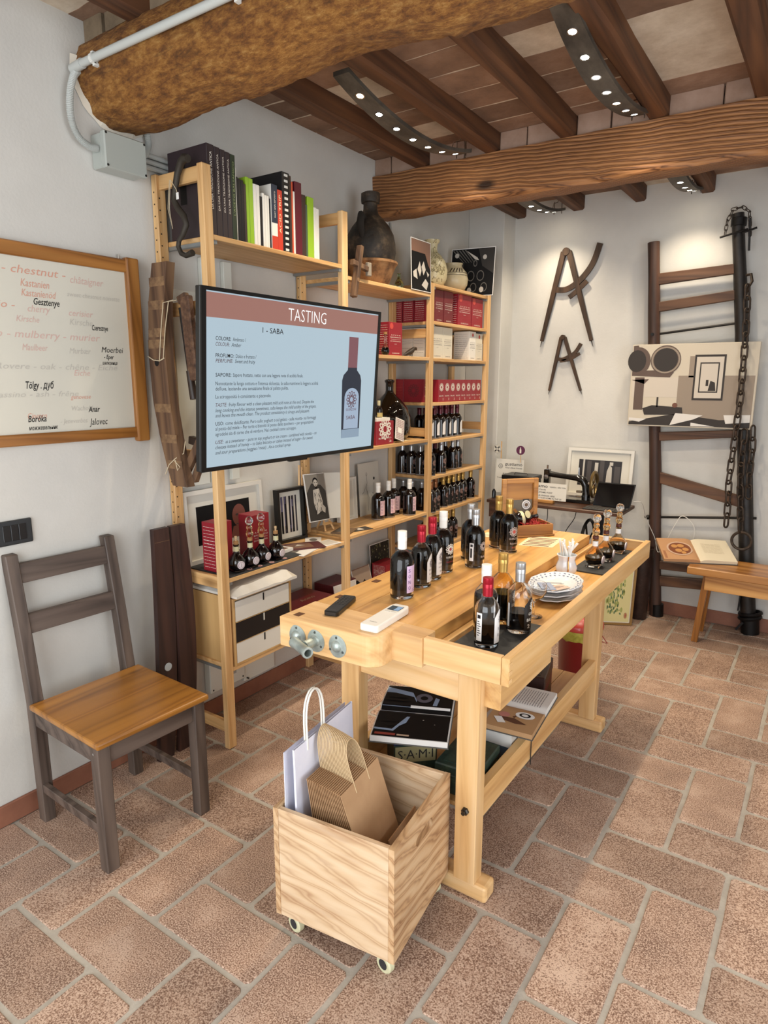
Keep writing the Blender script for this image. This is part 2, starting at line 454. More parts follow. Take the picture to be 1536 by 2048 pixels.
# joists
place_words = ['nearest the left wall', 'second from the left wall', 'third from the left wall', 'fourth from the left wall', 'fifth from the left wall', 'sixth from the left wall', 'seventh from the left wall']
for n, x in enumerate(JX):
    b = B(); segs = 16; rows = []
    rj = random.Random(40 + n)
    for k in range(segs + 1):
        y = .2 + (YB - .2) * k / segs
        dx = rj.uniform(-.004, .004); dz = rj.uniform(-.003, .004); c = .010 + rj.uniform(0, .005)
        h = JW / 2 + rj.uniform(-.002, .003)
        rows.append([(x + dx - h, y, ZC + .01), (x + dx - h, y, 2.592 + dz + c), (x + dx - h + c, y, 2.592 + dz), (x + dx + h - c, y, 2.592 + dz), (x + dx + h, y, 2.592 + dz + c), (x + dx + h, y, ZC + .01)])
    vs = [p for r in rows for p in r]; m_ = 6
    fs = [(k * m_ + i, k * m_ + (i + 1) % m_, (k + 1) * m_ + (i + 1) % m_, (k + 1) * m_ + i) for k in range(segs) for i in range(m_)] + [tuple(range(m_ - 1, -1, -1)), tuple(segs * m_ + i for i in range(m_))]
    b.add(vs, fs)
    solo(b, 'ceiling_joist', joistw, 'dark brown ceiling joist, ' + place_words[n] + ', under the terracotta slabs', 'joist', 'ceiling joists')
# squared beam with raised grain (far)
beamw = wood('beam_wood', 'a9774a', '8e5f38', '492a16', 'x', fine=30, rings=40, rough=.62, contrast=.85, bmp=1.0, var=(1, 1), distort=3.0, knots=3.2, bdist=.004)
b = B(); rj = random.Random(5); rows = []; segs = 40
for k in range(segs + 1):
    x = -.1 + 3.75 * k / segs; q = lambda s=.004: rj.uniform(-s, s)
    rows.append([(x, 3.14 + q(), 2.592), (x, 3.142 + q(.003), 2.49 + q()), (x, 3.148 + q(), 2.405 + q()), (x, 3.165 + q(), 2.386 + q()), (x, 3.285 + q(), 2.388 + q()), (x, 3.305 + q(), 2.41 + q()), (x, 3.305, 2.592)])
m_ = 7
b.add([p for r in rows for p in r], [(k * m_ + i, k * m_ + (i + 1) % m_, (k + 1) * m_ + (i + 1) % m_, (k + 1) * m_ + i) for k in range(segs) for i in range(m_)])
solo(b, 'ceiling_beam', beamw, 'squared timber beam with raised wavy grain across the far ceiling', 'beam', smooth=True, angle=50)
# rough round log (near)
m_, nt, p = new_mat('log_wood'); logw = m_
v = coords(nt, (.45, 1, 1), False)
n1 = N(nt, 'ShaderNodeTexNoise'); n1.inputs['Scale'].default_value = 6; n1.inputs['Detail'].default_value = 9; n1.inputs['Roughness'].default_value = .7; nt.links.new(v, n1.inputs['Vector'])
n2 = N(nt, 'ShaderNodeTexNoise'); n2.inputs['Scale'].default_value = 48; n2.inputs['Detail'].default_value = 8; n2.inputs['Roughness'].default_value = .75; nt.links.new(v, n2.inputs['Vector'])
n3 = N(nt, 'ShaderNodeTexNoise'); n3.inputs['Scale'].default_value = 9; n3.inputs['Detail'].default_value = 2; n3.inputs['Distortion'].default_value = 1.5
v2 = coords(nt, (.12, 1, 1), False); nt.links.new(v2, n3.inputs['Vector'])
col = ramp(nt, n1.outputs['Fac'], [(.28, '53300f'), (.45, '8a5720'), (.6, 'ac742e'), (.78, 'c48c46')])
fine_ = ramp(nt, n2.outputs['Fac'], [(.36, '432509'), (.47, '8c5722'), (.56, 'b8803a'), (.68, 'dcae66')]); col = mixc(nt, .6, col, fine_)  # shaded pits and lit ridges of the rough surface painted into the colour
ck = ramp(nt, n3.outputs['Fac'], [(.490, '000000'), (.5, 'aaaaaa'), (.51, '000000')]); col = mixc(nt, ck, col, '3a200d')
nt.links.new(col, p.inputs['Base Color']); p.inputs['Roughness'].default_value = .75
h1 = N(nt, 'ShaderNodeMath', operation='MULTIPLY_ADD'); h1.inputs[1].default_value = 1.6; nt.links.new(n2.outputs['Fac'], h1.inputs[0]); nt.links.new(n1.outputs['Fac'], h1.inputs[2])
bump(nt, p, h1.outputs[0], 1.0, .012)
from mathutils import noise
b = B(); segs, nn = 240, 64; vs = []
bz = [(-.3, .158), (0, .155), (.2, .168), (.7, .164), (1.04, .142), (1.34, .174), (1.6, .19), (2.2, .18), (4, .175)]
def interp(t, x):
    for (a, p), (c, q) in zip(t, t[1:]):
        if a <= x <= c: return p + (q - p) * (x - a) / (c - a)
    return t[-1][1]
for k in range(segs + 1):
    x = -.1 + 3.75 * k / segs
    for i in range(nn):
        a = 2 * pi * i / nn
        dirv = Vector((0, cos(a), sin(a)))
        lowz = interp(bz, x)
        r = .158 + (lowz - .158) * max(0, -sin(a)) ** 2
        pt = Vector((x * 1.6, cos(a) * .6, sin(a) * .6))
        r += .016 * noise.noise(pt * 2.1) + .006 * noise.noise(Vector((x * 4, cos(a) * 3, sin(a) * 3))) + .004 * noise.noise(Vector((x * 14, cos(a) * 9, sin(a) * 9))) + .0025 * noise.noise(Vector((x * 30, cos(a) * 14, sin(a) * 14)))
        # ragged bark edge low on the far side
        e = max(0, 1 - abs((a - 4.95)) / .35)
        r += e * (.010 * noise.noise(Vector((x * 22, 3, 1))) + .006 * noise.noise(Vector((x * 60, 5, 2))))
        z = 2.527 + r * sin(a)
        vs.append((x, 1.577 + r * cos(a), min(z, 2.60)))
b.add(vs, [(k * nn + i, k * nn + (i + 1) % nn, (k + 1) * nn + (i + 1) % nn, (k + 1) * nn + i) for k in range(segs) for i in range(nn)])
solo(b, 'log_beam', logw, 'thick rough round log beam crossing the ceiling in front', 'beam', smooth=True, angle=80)
# lime collar where the log enters the wall
b = B(); ring = []
for i in range(25):
    a = pi * .93 + pi * 1.14 * i / 24
    r0 = .158 + .012 * noise.noise(Vector((i * .7, 2, 2)))
    ring.append((r0, a))
b.strip([(.003, 1.577 + (r + .014) * cos(a), 2.527 + (r + .014) * sin(a)) for r, a in ring], [(.016, 1.577 + (r - .004) * cos(a), 2.527 + (r - .004) * sin(a)) for r, a in ring])
o = b.obj('trim_1', plain('lime', 'd6cdbd', .9)); struct(o)
# ---------------------------------------------------------------- conduit and junction box on the left wall
pvc = plain('grey_pvc', 'b9bcb8', .35); pvcd = plain('grey_pvc_box', 'a7aca6', .3, coat=.3)
t = thing('conduit_pipe', 'straight white plastic conduit clipped along the top of the log beam', 'pipe', (.03, 1.405, 2.515))
B().cyl((.03, 1.405, 2.515), (1.05, 1.405, 2.515), .0125, n=14).obj('pipe', pvc, t, smooth=True)
B().cyl((.015, 1.407, 2.512), (.075, 1.405, 2.515), .0155, n=14).obj('sleeve', pvc, t, smooth=True)
for x in (.135, .78):
    b = B().cyl((x - .006, 1.405, 2.515), (x + .006, 1.405, 2.515), .0155, n=12).box(x - .006, x + .006, 1.405, 1.437, 2.494, 2.503).box(x - .006, x + .006, 1.40, 1.437, 2.527, 2.534)
    b.obj('clip', plain('clip_white', 'd8d8d2', .4), t)
def flex(pts, name, label):
    # smooth polyline with corrugation
    path = []; P = [Vector(p) for p in pts]
    for i in range(len(P) - 1):
        p0, p1, p2, p3 = P[max(i - 1, 0)], P[i], P[i + 1], P[min(i + 2, len(P) - 1)]
        for k in range(26):
            u = k / 26
            path.append(.5 * ((2 * p1) + (p2 - p0) * u + (2 * p0 - 5 * p1 + 4 * p2 - p3) * u * u + (3 * p1 - p0 - 3 * p2 + p3) * u ** 3))
    path.append(P[-1])
    rr = [.0122 if k % 2 else .0092 for k in range(len(path))]
    return solo(B().tube(path, rr, 10), name, pvc, label, 'pipe', smooth=True, angle=20)
flex([(.03, 1.434, 2.522), (.03, 1.401, 2.489), (.03, 1.381, 2.424), (.03, 1.378, 2.356), (.03, 1.396, 2.308), (.035, 1.429, 2.284), (.04, 1.462, 2.283)], 'flexible_conduit', 'grey corrugated conduit curving down the wall into the junction box')
flex([(.02, 1.672, 2.43), (.02, 1.684, 2.366), (.02, 1.673, 2.333), (.03, 1.652, 2.312), (.04, 1.625, 2.305)], 'flexible_conduit', 'short grey corrugated conduit between log beam and right side of junction box')
t = thing('junction_box', 'grey plastic electrical junction box under the log beam', 'electrical box', (.0, 1.54, 2.225))
B().box(.001, .058, 1.462, 1.622, 2.222, 2.333).obj('body', pvcd, t, bevel=.004)
B().box(.058, .082, 1.459, 1.625, 2.219, 2.336).obj('lid', pvcd, t, bevel=.004)
for y, z in ((1.467, 2.227), (1.617, 2.227), (1.467, 2.328), (1.617, 2.328)):
    B().cyl((.081, y, z), (.0835, y, z), .0042, n=8).obj('screw', plain('screw_dark', '3a3a38', .4, .6), t)
for i, (z0, z1) in enumerate(((2.322, 2.318), (2.301, 2.296), (2.281, 2.276))):
    solo(B().cyl((.015, 1.625, z0), (.015, 2.35, z1), .009, n=10), 'conduit_pipe', pvc, ['top', 'middle', 'bottom'][i] + ' one of three grey pipes from the junction box to behind the books', 'pipe', 'pipes behind the books', smooth=True)
# ---------------------------------------------------------------- lamps: curved staves with sunk spotlights
stavew = mottled('lamp_stave_wood', [(.3, '2e2a26'), (.5, '4b453d'), (.75, '6a6257')], scale=11, rough=.6, bmp=.5, bscale=70, stretch=(1, .4, 1))
ledm = emit('led_glow', 'fff0d2', 55.0); chrome = plain('chrome', 'c8c8c8', .15, 1.0)
def stave_lamp(x, yc, L, zlow, nled, label, aim, power):
    t = thing('stave_lamp', label, 'lamp', (x, yc, zlow), 0, 'stave lamps on the ceiling')
    W = .088; n = 22
    def prof(u): return zlow + .075 * (2 * u - 1.04) ** 2
    a, c, d, e = [], [], [], []
    for k in range(n + 1):
        u = k / n; y = yc + L * (u - .5); z = prof(u)
        wd = W / 2 * (1 - .18 * (2 * u - 1) ** 2)
        a.append((x - wd, y, z)); c.append((x + wd, y, z)); d.append((x - wd, y, z + .016)); e.append((x + wd, y, z + .016))
    m4 = [p for q in zip(a, c, e, d) for p in q]
    B().add(m4, [(k * 4 + i, k * 4 + (i + 1) % 4, k * 4 + 4 + (i + 1) % 4, k * 4 + 4 + i) for k in range(n) for i in range(4)] + [(3, 2, 1, 0), (n * 4, n * 4 + 1, n * 4 + 2, n * 4 + 3)]).obj('stave', stavew, t, smooth=True, angle=40)
    for k in range(nled):
        u = .12 + .78 * k / (nled - 1); y = yc + L * (u - .5); z = prof(u)
        sl = .075 * 4 * (2 * u - 1.04) / L; nrm = Vector((0, sl, -1)).normalized()
        q = nrm.to_track_quat('Z', 'Y').to_matrix().to_4x4(); T = Matrix.Translation(Vector((x, y, z))) @ q
        h = B().lathe([(.0135, -.004), (.018, -.004), (.018, .0015), (.0135, .0015)], 14, T=T, cap=False).obj('spotlight', chrome, t, smooth=True)
        B().lathe([(0, .0005), (.0135, .0005)], 14, T=T, cap=False).obj('bulb', ledm, h)
        for s in (-1, 1):
            pass
    for s in (-1, 1):
        y = yc + L * .46; z = prof(.96)
        B().cyl((x + s * .025, y, z + .06), (x + s * .025, y, z - .016), .0028, n=6).obj('screw', chrome, t)
    B().tube([(x, yc + L * .36, prof(.86) + .012), (x, yc + L * .38, prof(.88) + .05), (x + .01, yc + L * .42, prof(.92) + .055), (x + .02, yc + L * .45, ZC - .005)], .0022, 5).obj('wire', chrome, t)
    for dy, pw in ((-.3, 1), (0, 1), (.3, 1)):
        l = bpy.data.lights.new('lamp_light', 'SPOT'); l.energy = power * pw; l.color = (1.0, .84, .63); l.spot_size = radians(112); l.spot_blend = 1.0; l.shadow_soft_size = .025
        o = bpy.data.objects.new('lamp_light', l); COL.objects.link(o); o.parent = t
        o.location = (0, L * dy, (prof(.5 + dy) - zlow) - .03)
        o.rotation_euler = Vector(aim[0] if dy < 0 else aim[1] if dy == 0 else aim[2]).to_track_quat('-Z', 'Y').to_euler()
    return t
A3 = [(0.05, -.25, -1), (.05, 0, -1), (.05, .3, -1)]
stave_lamp(.585, 2.60, .98, 2.525, 7, 'curved dark stave lamp with lit spots, left one before the squared beam', A3, 24)
stave_lamp(1.405, 2.60, .98, 2.53, 7, 'curved dark stave lamp with lit spots, right one before the squared beam', A3, 24)
stave_lamp(.60, 3.90, .98, 2.52, 7, 'curved dark stave lamp with lit spots behind the beam, above the divider compasses', [(0, .0, -1), (0, .12, -1), (0, .22, -1)], 11)
stave_lamp(1.415, 3.90, .98, 2.525, 7, 'curved dark stave lamp with lit spots behind the beam, above the old ladder', [(0, .0, -1), (0, .12, -1), (0, .22, -1)], 11)
# ================================================================ pine shelving along the left wall
pine_z = wood('pine_upright', 'e0bd8c', 'd5ab74', 'b0824e', 'z', fine=20, rings=14, rough=.5, contrast=.3, knots=4.2, bmp=.15)
pine_y = wood('pine_board', 'dcb684', 'cfa46c', 'a67a48', 'y', fine=20, rings=14, rough=.5, contrast=.3, knots=2.6, bmp=.15)
pine_x = wood('pine_rail', 'dab27c', 'cda068', 'a47644', 'x', fine=20, rings=14, rough=.5, contrast=.3, knots=3.0, bmp=.15)
steel = plain('shelf_steel', '9aa0a2', .4, .7)
PYS = [1.695, 2.494, 3.292, 4.023]; PH = [2.26, 2.26, 2.045, 2.068]; DX = .287; PT = .029; PW = .0425
un = thing('shelving_unit', 'tall pine shelving in three bays against the left wall', 'shelving', (.14, 2.88, 0))
for y, h in zip(PYS, PH):
    for x in (DX - PT, .004):
        p = B().box(x, x + PT, y, y + PW, 0, h).obj('post', pine_z, un, bevel=.003)
        if x < .1 and h > 2.1:
            q = B()
            for k in range(50):
                z = .12 + k * .042
                q.cyl((x + PT - .001, y + .012, z), (x + PT + .0006, y + .012, z), .0032, n=6)
                q.cyl((x + PT / 2, y + .001, z + .02), (x + PT / 2, y - .0006, z + .02), .0032, n=6)
            ph = q.obj('peg_hole', plain('hole_dark', '2a1c10', .9), p); ph['kind'] = 'stuff'
    for z in (h - .028, 1.775, 1.215, .715, .09):
        if z > h: continue
        B().box(.033, DX - PT, y + .012, y + .031, z - .025, z + .025).obj('cross_rail', pine_x, un, bevel=.002)
def board(i, z, steelend=False):
    y0, y1 = PYS[i] + (PW if i == 0 else PW), PYS[i + 1]
    s_ = B().box(.006, DX - .002, y0 + .001, y1 - .001, z - .018, z).obj('shelf', pine_y, un, bevel=.002)
    for y in (y0 + .001, y1 - .019):
        B().box(.01, DX - .006, y, y + .018, z - .031, z - .0182).obj('shelf_bracket', steel, s_)
SH = {0: [2.028, .732, .352], 1: [1.985, 1.64, 1.18, .75, .352], 2: [2.045, 1.842, 1.638, 1.386, 1.167, .953, .732, .505, .29]}
for i in SH:
    for z in SH[i]: board(i, z)
# ================================================================ television on its bracket
black = plain('black_plastic', '0b0b0c', .3); blackm = plain('black_metal', '141414', .45, .4)
tvr = thing('television', 'flat television showing a tasting slide, in front of the shelves', 'television', (.507, 1.926, 1.211))
O = Vector((.507, 1.436, 1.211)); V = Vector((.043, 0, .592)).normalized(); U = Vector((0, 1, 0)); Nn = U.cross(V)
def tvbox(b, u0, u1, v0, v1, d0, d1):
    P = lambda u, v, d: O + U * u + V * v + Nn * d
    b.add([P(u0, v0, d0), P(u1, v0, d0), P(u1, v1, d0), P(u0, v1, d0), P(u0, v0, d1), P(u1, v0, d1), P(u1, v1, d1), P(u0, v1, d1)],
          [(0, 3, 2, 1), (4, 5, 6, 7), (0, 1, 5, 4), (1, 2, 6, 5), (2, 3, 7, 6), (3, 0, 4, 7)]); return b
tvbox(B(), 0, .982, 0, .59, -.026, -.003).obj('back_shell', black, tvr, bevel=.003)
bz_ = tvbox(tvbox(tvbox(tvbox(B(), 0, .982, .578, .59, -.003, .004), 0, .982, 0, .014, -.003, .004), 0, .02, .014, .578, -.003, .004), .966, .982, .014, .578, -.003, .004)
bz_.obj('bezel', black, tvr)
tvbox(B(), .2, .78, .1, .45, -.062, -.026).obj('back_housing', black, tvr, bevel=.004)
tvbox(B(), .43, .53, -.006, .0, -.012, .003).obj('logo_bar', black, tvr)
scr = tvbox(B(), .018, .968, .012, .58, -.002, .0).obj('screen', emit('screen_pale', 'b4c8d4', .60), tvr)
def tvp(pr, name, mat, off): return pr.plane(name, mat, scr, O, U, V, off)
tvp(Print().rect(.021, .967, .4975, .574), 'title_band', emit('screen_rose', 'ad7d72', .52), .0004)
tvp(Print().text('TASTING', .402, .513, .064, width=.214, bold=-.014), 'title_text', emit('screen_white', 'f2f0ee', .85), .0008)
ink = plain('screen_ink', '101018', .5); redink = plain('screen_red_ink', '4a1820', .5)
pr = Print()
pr.text('1 - SABA', .272, .463, .026, width=.106, bold=.004)
def tline(a, b, v, size, wa, wend, ital=False):
    """bold word a then the rest b, up to wend"""
    sh = .22 if ital else 0
    if a: (rd if ital else pr).text(a, .061, v, size, width=wa, shear=sh, bold=.0 if ital else .006)
    pr.text(b, .061 + (wa + .008 if a else 0), v, size, width=wend - (.061 + (wa + .008 if a else 0)), shear=sh)
rd = Print(); sz = .0175
tline('COLORE:', 'Ambrato /', .428, sz, .066, .194)
tline('COLOUR:', 'Amber', .410, sz, .060, .173, True)
tline('PROFUMO:', 'Dolce e fruttato /', .374, sz, .080, .244)
tline('PERFUME:', 'Sweet and fruity', .357, sz, .076, .239, True)
tline('SAPORE:', 'Sapore fruttato, netto con una leggera nota di acidità finale.', .312, sz, .068, .492)
tline('', "Nonostante la lunga cottura e l'intensa dolcezza, la saba mantiene la leggera acidità", .284, sz, 0, .582)
tline('', "dell'uva, lasciando una sensazione finale al palato pulita.", .267, sz, 0, .412)
tline('', 'La sciropposità è consistente e piacevole.', .241, sz, 0, .321)
tline('TASTE:', 'fruity flavour with a clean pleasant mild acid note at the end. Despite the', .214, sz, .050, .56, True)
tline('', 'long cooking and the intense sweetness, saba keeps the mild acidity of the grapes,', .196, sz, 0, .575, True)
tline('', 'and leaves the mouth clean. The product consistency is sirupy and pleasant.', .179, sz, 0, .535, True)
tline('USO:', 'come dolcificante. Puro sullo yoghurt o sul gelato - sulla ricotta- sui formaggi', .152, sz, .036, .576)
tline('', 'al posto del miele – Per torte e biscotti al posto dello zucchero – per preparazioni', .135, sz, 0, .563)
tline('', 'agrodolci sia di carne che di verdure. Nei cocktail come sciroppo.', .117, sz, 0, .462)
tline('USE:', 'as a sweetener – pure to top yoghurt or ice cream - combined with ricotta – on', .090, sz, .036, .584, True)
tline('', 'cheeses instead of honey – to bake biscuits or cakes instead of sugar– for sweet', .073, sz, 0, .561, True)
tline('', 'and sour preparations (veggies / meat) . As a cocktail syrup.', .055, sz, 0, .434, True)
tvp(pr, 'slide_text', ink, .0008); tvp(rd, 'slide_text_red', redink, .0008)
body = [(.744, .062), (.868, .062), (.866, .30), (.858, .322), (.833, .343), (.832, .36), (.770, .36), (.769, .343), (.742, .322), (.734, .30)]
tvp(Print().poly(body), 'slide_bottle', emit('screen_bottle', '2c3444', .5), .0008)
tvp(Print().poly([(.744, .062), (.868, .062), (.868, .098), (.744, .098)]), 'slide_bottle_foot', emit('screen_bottle_foot', '8fa3b6', .6), .0011)
tvp(Print().rect(.769, .832, .353, .476), 'slide_cap', emit('screen_cap', '8e5e66', .5), .0011)
tvp(Print().poly([(.756, .1), (.857, .1), (.854, .234)] + [(.8045 + .0485 * cos(a), .234 + .036 * sin(a)) for a in [pi * k / 10 for k in range(1, 10)]] + [(.755, .234)]), 'slide_label', emit('screen_label', 'a4b6cc', .6), .0014)
tvp(Print().flower(.803, .222, .036, 12).text('GUERZONI', .803, .176, .014, width=.07, align='c').text('SABA', .803, .14, .022, width=.062, align='c'), 'slide_label_print', plain('screen_label_ink', '5a2a34', .5), .0018)
# bracket
mt = thing('tv_bracket', 'black metal swivel bracket holding the television to the wall', 'bracket', (.03, 1.93, 1.4))
B().box(.036, .056, 1.86, 1.99, 1.37, 1.63).obj('wall_plate', blackm, mt)
B().bar((.05, 1.92, 1.5), (.42, 1.95, 1.5), .03, .05).obj('arm', blackm, mt)
B().box(.40, .435, 1.80, 2.08, 1.36, 1.64).obj('mount_plate', blackm, mt)
# white cable trunking on the wall behind it
trunk = plain('trunking_white', 'd9dcd4', .35)
for y, lb in ((1.90, 'left of the two, behind the screen'), (2.02, 'right of the two, behind the screen')):
    solo(B().box(.001, .022, y, y + .045, 1.075, 2.0), 'cable_trunking', trunk, 'vertical white cable trunking on the wall, ' + lb, 'trunking', 'cable trunking', bevel=.002)
solo(B().box(.001, .03, 1.742, 1.888, 1.075, 1.86), 'wall_panel', trunk, 'flat white cable cover on the wall behind the old clamp', 'panel', bevel=.003)
t = thing('wall_box', 'white low cover box screwed to the wall under the drawers', 'electrical box', (.03, 2.0, .11))
B().box(.001, .04, 1.82, 2.03, .125, .325).obj('body', trunk, t, bevel=.004)
B().box(.001, .03, 2.035, 2.24, .10, .235).obj('side_body', trunk, t, bevel=.004)
for y, z in ((1.835, .14), (2.015, .14), (2.05, .115), (2.225, .22)):
    B().cyl((.029, y, z), (.042, y, z), .004, n=6).obj('screw', plain('screw_dark', '3a3a38', .4, .6), t)
# ================================================================ joiner's bench
beech = wood('beech', 'e2bc86', 'd8ab6e', 'bd8c54', 'y', fine=26, rings=12, rough=.42, contrast=.2, bmp=.08, coat=.15, distort=3)
beech_top = wood('beech_top', 'dbae6c', 'cd9b56', '9b6a36', 'y', fine=18, rings=9, rough=.36, contrast=.22, bmp=.10, coat=.25, distort=4, knots=0)
beech_x = wood('beech_cross', 'e6c494', 'dcb27a', 'c29460', 'x', fine=26, rings=12, rough=.42, contrast=.2, bmp=.08, coat=.1, distort=3)
beech_z = wood('beech_leg', 'e5c292', 'dab078', 'c0925c', 'z', fine=26, rings=12, rough=.42, contrast=.2, bmp=.08, coat=.1, distort=3)
ZT = .84
bn = thing('workbench', 'beech joiner workbench used as tasting table with a tool tray', 'workbench', (1.28, 2.15, 0))
def planks(x0, x1, n, mat, name, y0, y1, z0, z1):
    for k in range(n):
        a, c = x0 + (x1 - x0) * k / n, x0 + (x1 - x0) * (k + 1) / n
        B().box(a + .0005, c - .0005, y0, y1, z0, z1).obj(name, mat, bn, bevel=.001)
planks(.952, 1.375, 3, beech_top, 'top_plank', 1.485, 2.862, ZT - .085, ZT)
# end cap of the bench and the vice jaw
B().box(1.278, 1.376, 1.412, 1.4845, ZT - .085, ZT).obj('end_cap', beech_x, bn, bevel=.002)
j = [(.949, 1.322), (1.235, 1.335)] + [(1.235 + .046 * sin(a), 1.381 - .046 * cos(a)) for a in [pi / 2 * k / 6 for k in range(1, 7)]] + [(1.281, 1.484), (.949, 1.484)]
B().prism(j, ZT - .088, ZT + .001).obj('vice_jaw', beech_x, bn, bevel=.002)
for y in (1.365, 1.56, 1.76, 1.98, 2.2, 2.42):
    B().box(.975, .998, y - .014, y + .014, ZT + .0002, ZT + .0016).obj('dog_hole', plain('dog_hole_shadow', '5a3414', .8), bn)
# vice plates
galv = mottled('galvanised', [(.3, '8d9896'), (.5, 'aab5b0'), (.7, 'c3cbc6')], scale=22, rough=.4, bmp=.2, metal=.6)
for n_, x in enumerate((1.012, 1.078, 1.152)):
    T = Matrix.Translation((x, 1.3255 + (x - .949) * .0455, ZT - .047)) @ Matrix.Rotation(radians(90), 4, 'X')
    pl = B().lathe([(.033, -.002), (.033, .004), (.017, .006), (.013, .012), (.006, .015), (0, .0155)], 22, T=T).obj('vice_flange', galv, bn, smooth=True)
    for k in range(3):
        a = pi / 2 + 2 * pi * k / 3
        B().lathe([(.0042, .004), (.0036, .0062), (0, .0062)], 8, T=T @ Matrix.Translation((.025 * cos(a), .025 * sin(a), 0))).obj('screw', plain('steel_screw', '6c7474', .35, .9), pl)
    if n_ == 1:
        B().lathe([(.014, 0), (.014, .05)], 16, T=T).obj('vice_screw', galv, bn, smooth=True)
        c = T @ Vector((-.002, 0, .062))
        B().lathe([(.0105, .0455), (.0155, .0455), (.0165, .040), (.0145, .034), (.0145, -.034), (.0165, -.04), (.0155, -.0455), (.0105, -.0455), (.0105, .0455)], 18, T=Matrix.Translation(c) @ Matrix.Rotation(radians(90), 4, 'Y') @ Matrix.Rotation(radians(24), 4, 'X'), cap=False).obj('vice_socket', galv, bn, smooth=True)
# tool tray
TX0, TX1, TY0, TY1 = 1.376, 1.622, 1.419, 2.905
B().box(TX0, TX1 - .022, TY0 + .02, TY1 - .02, ZT - .066, ZT - .052).obj('tray_floor', beech_top, bn)
B().box(TX0, TX1 - .022, TY0, TY0 + .02, ZT - .075, ZT).obj('tray_front', beech_x, bn, bevel=.0015)
B().box(TX1 - .021, TX1, TY0, TY1, ZT - .075, ZT).obj('tray_side', beech, bn, bevel=.0015)
B().box(TX0, TX1 - .022, TY1 - .02, TY1, ZT - .07, ZT - .004).obj('tray_back', beech_x, bn, bevel=.0015)
B().box(TX0 + .001, TX0 + .022, TY0 + .021, 2.86, ZT - .052, ZT - .038).obj('tray_fillet', beech, bn, bevel=.001)
for k in range(3):
    B().box(TX1 + .0001, TX1 + .0012, TY0, TY0 + .018, ZT - .066 + k * .022, ZT - .056 + k * .022).obj('dovetail', beech_x, bn)
# drawer rail below the tray
B().box(1.486, 1.54, 1.565, 1.96, .612, ZT - .076).obj('under_rail', beech, bn, bevel=.002)
B().box(1.0, 1.44, 1.59, 2.7, .70, ZT - .086).obj('under_frame', beech, bn)
# trestle ends: foot, two legs, cross rail
for yl, nm in ((1.533, 'near'), (2.690, 'far')):
    B().box(.985, 1.528, yl + .008, yl + .072, 0, .055).obj('foot', beech_x, bn, bevel=.010, seg=2)
    for x0 in (1.008, 1.424):
        B().box(x0, x0 + .068, yl, yl + .052, .055, ZT - .09).obj('leg', beech_z, bn, bevel=.002)
    B().box(1.076, 1.424, yl + .012, yl + .044, .615, ZT - .09).obj('end_rail', beech_x, bn, bevel=.002)
for x0 in (1.015, 1.455):
    B().box(x0, x0 + .03, 1.586, 2.69, .243, .335).obj('stretcher', beech, bn, bevel=.002)
    for yy in (1.527, 2.685):
        if x0 < 1.4: continue
        B().cyl((1.459, yy - .012, .29), (1.459, yy + .01, .29), .006, n=10).lathe([(.012, 0), (.012, .008), (.009, .012)], 6, T=Matrix.Translation((1.459, yy + .008, .29)) @ Matrix.Rotation(radians(90), 4, 'X')).obj('bolt', plain('bolt_steel', '4a4640', .4, .9), bn)
for k in range(4):
    a = 1.045 + .4095 * k / 4
    B().box(a + .001, a + .4095 / 4 - .001, 1.595, 2.685, .243, .257).obj('shelf_board', beech, bn, bevel=.001)
# ================================================================ chair
stain = wood('grey_stain', '695a50', '54473f', '382d27', 'z', fine=30, rings=8, rough=.55, contrast=.5, bmp=.2, knots=3.0)
stain_x = wood('grey_stain_rail', '6b5c52', '564840', '382d27', 'y', fine=30, rings=8, rough=.55, contrast=.5, bmp=.2, knots=3.0)
seatw = wood('amber_seat', 'b27a30', 'a06a28', '6a4014', 'y', fine=16, rings=6, rough=.35, contrast=.45, bmp=.12, knots=4.0, coat=.35)
ch = thing('wooden_chair', 'grey-stained slatted-back wooden chair with an amber pine seat', 'chair', (.30, 1.197, 0), radians(-2.5))
def cb(b, *a, **k): return b.obj(*a, parent=ch, world=False, **k)
SY = .172
for s in (-1, 1):
    cb(B().box(.172, .215, s * .176 - .0215, s * .176 + .0215, 0, .428), 'leg', stain, bevel=.003)
    y0, y1 = s * .173 - .02, s * .173 + .02
    pts = [(-.185, 0), (-.185, .44), (-.215, .66), (-.262, .945), (-.30, .945), (-.258, .66), (-.232, .44), (-.226, 0)]
    T = Matrix(((1, 0, 0, 0), (0, 0, 1, 0), (0, 1, 0, 0), (0, 0, 0, 1)))
    b = B(); b.prism(pts, y0, y1, T)
    cb(b, 'back_leg', stain, bevel=.003)
    cb(B().box(-.19, .172, s * .178 - .011, s * .178 + .011, .365, .428), 'seat_rail', stain_x, bevel=.002)
    cb(B().box(-.19, .172, s * .178 - .010, s * .178 + .010, .115, .145), 'stretcher', stain_x, bevel=.002)
cb(B().box(.182, .204, -.155, .155, .36, .428), 'front_rail', stain_x, bevel=.002)
cb(B().box(-.215, -.193, -.158, .158, .36, .428), 'rear_rail', stain_x, bevel=.002)
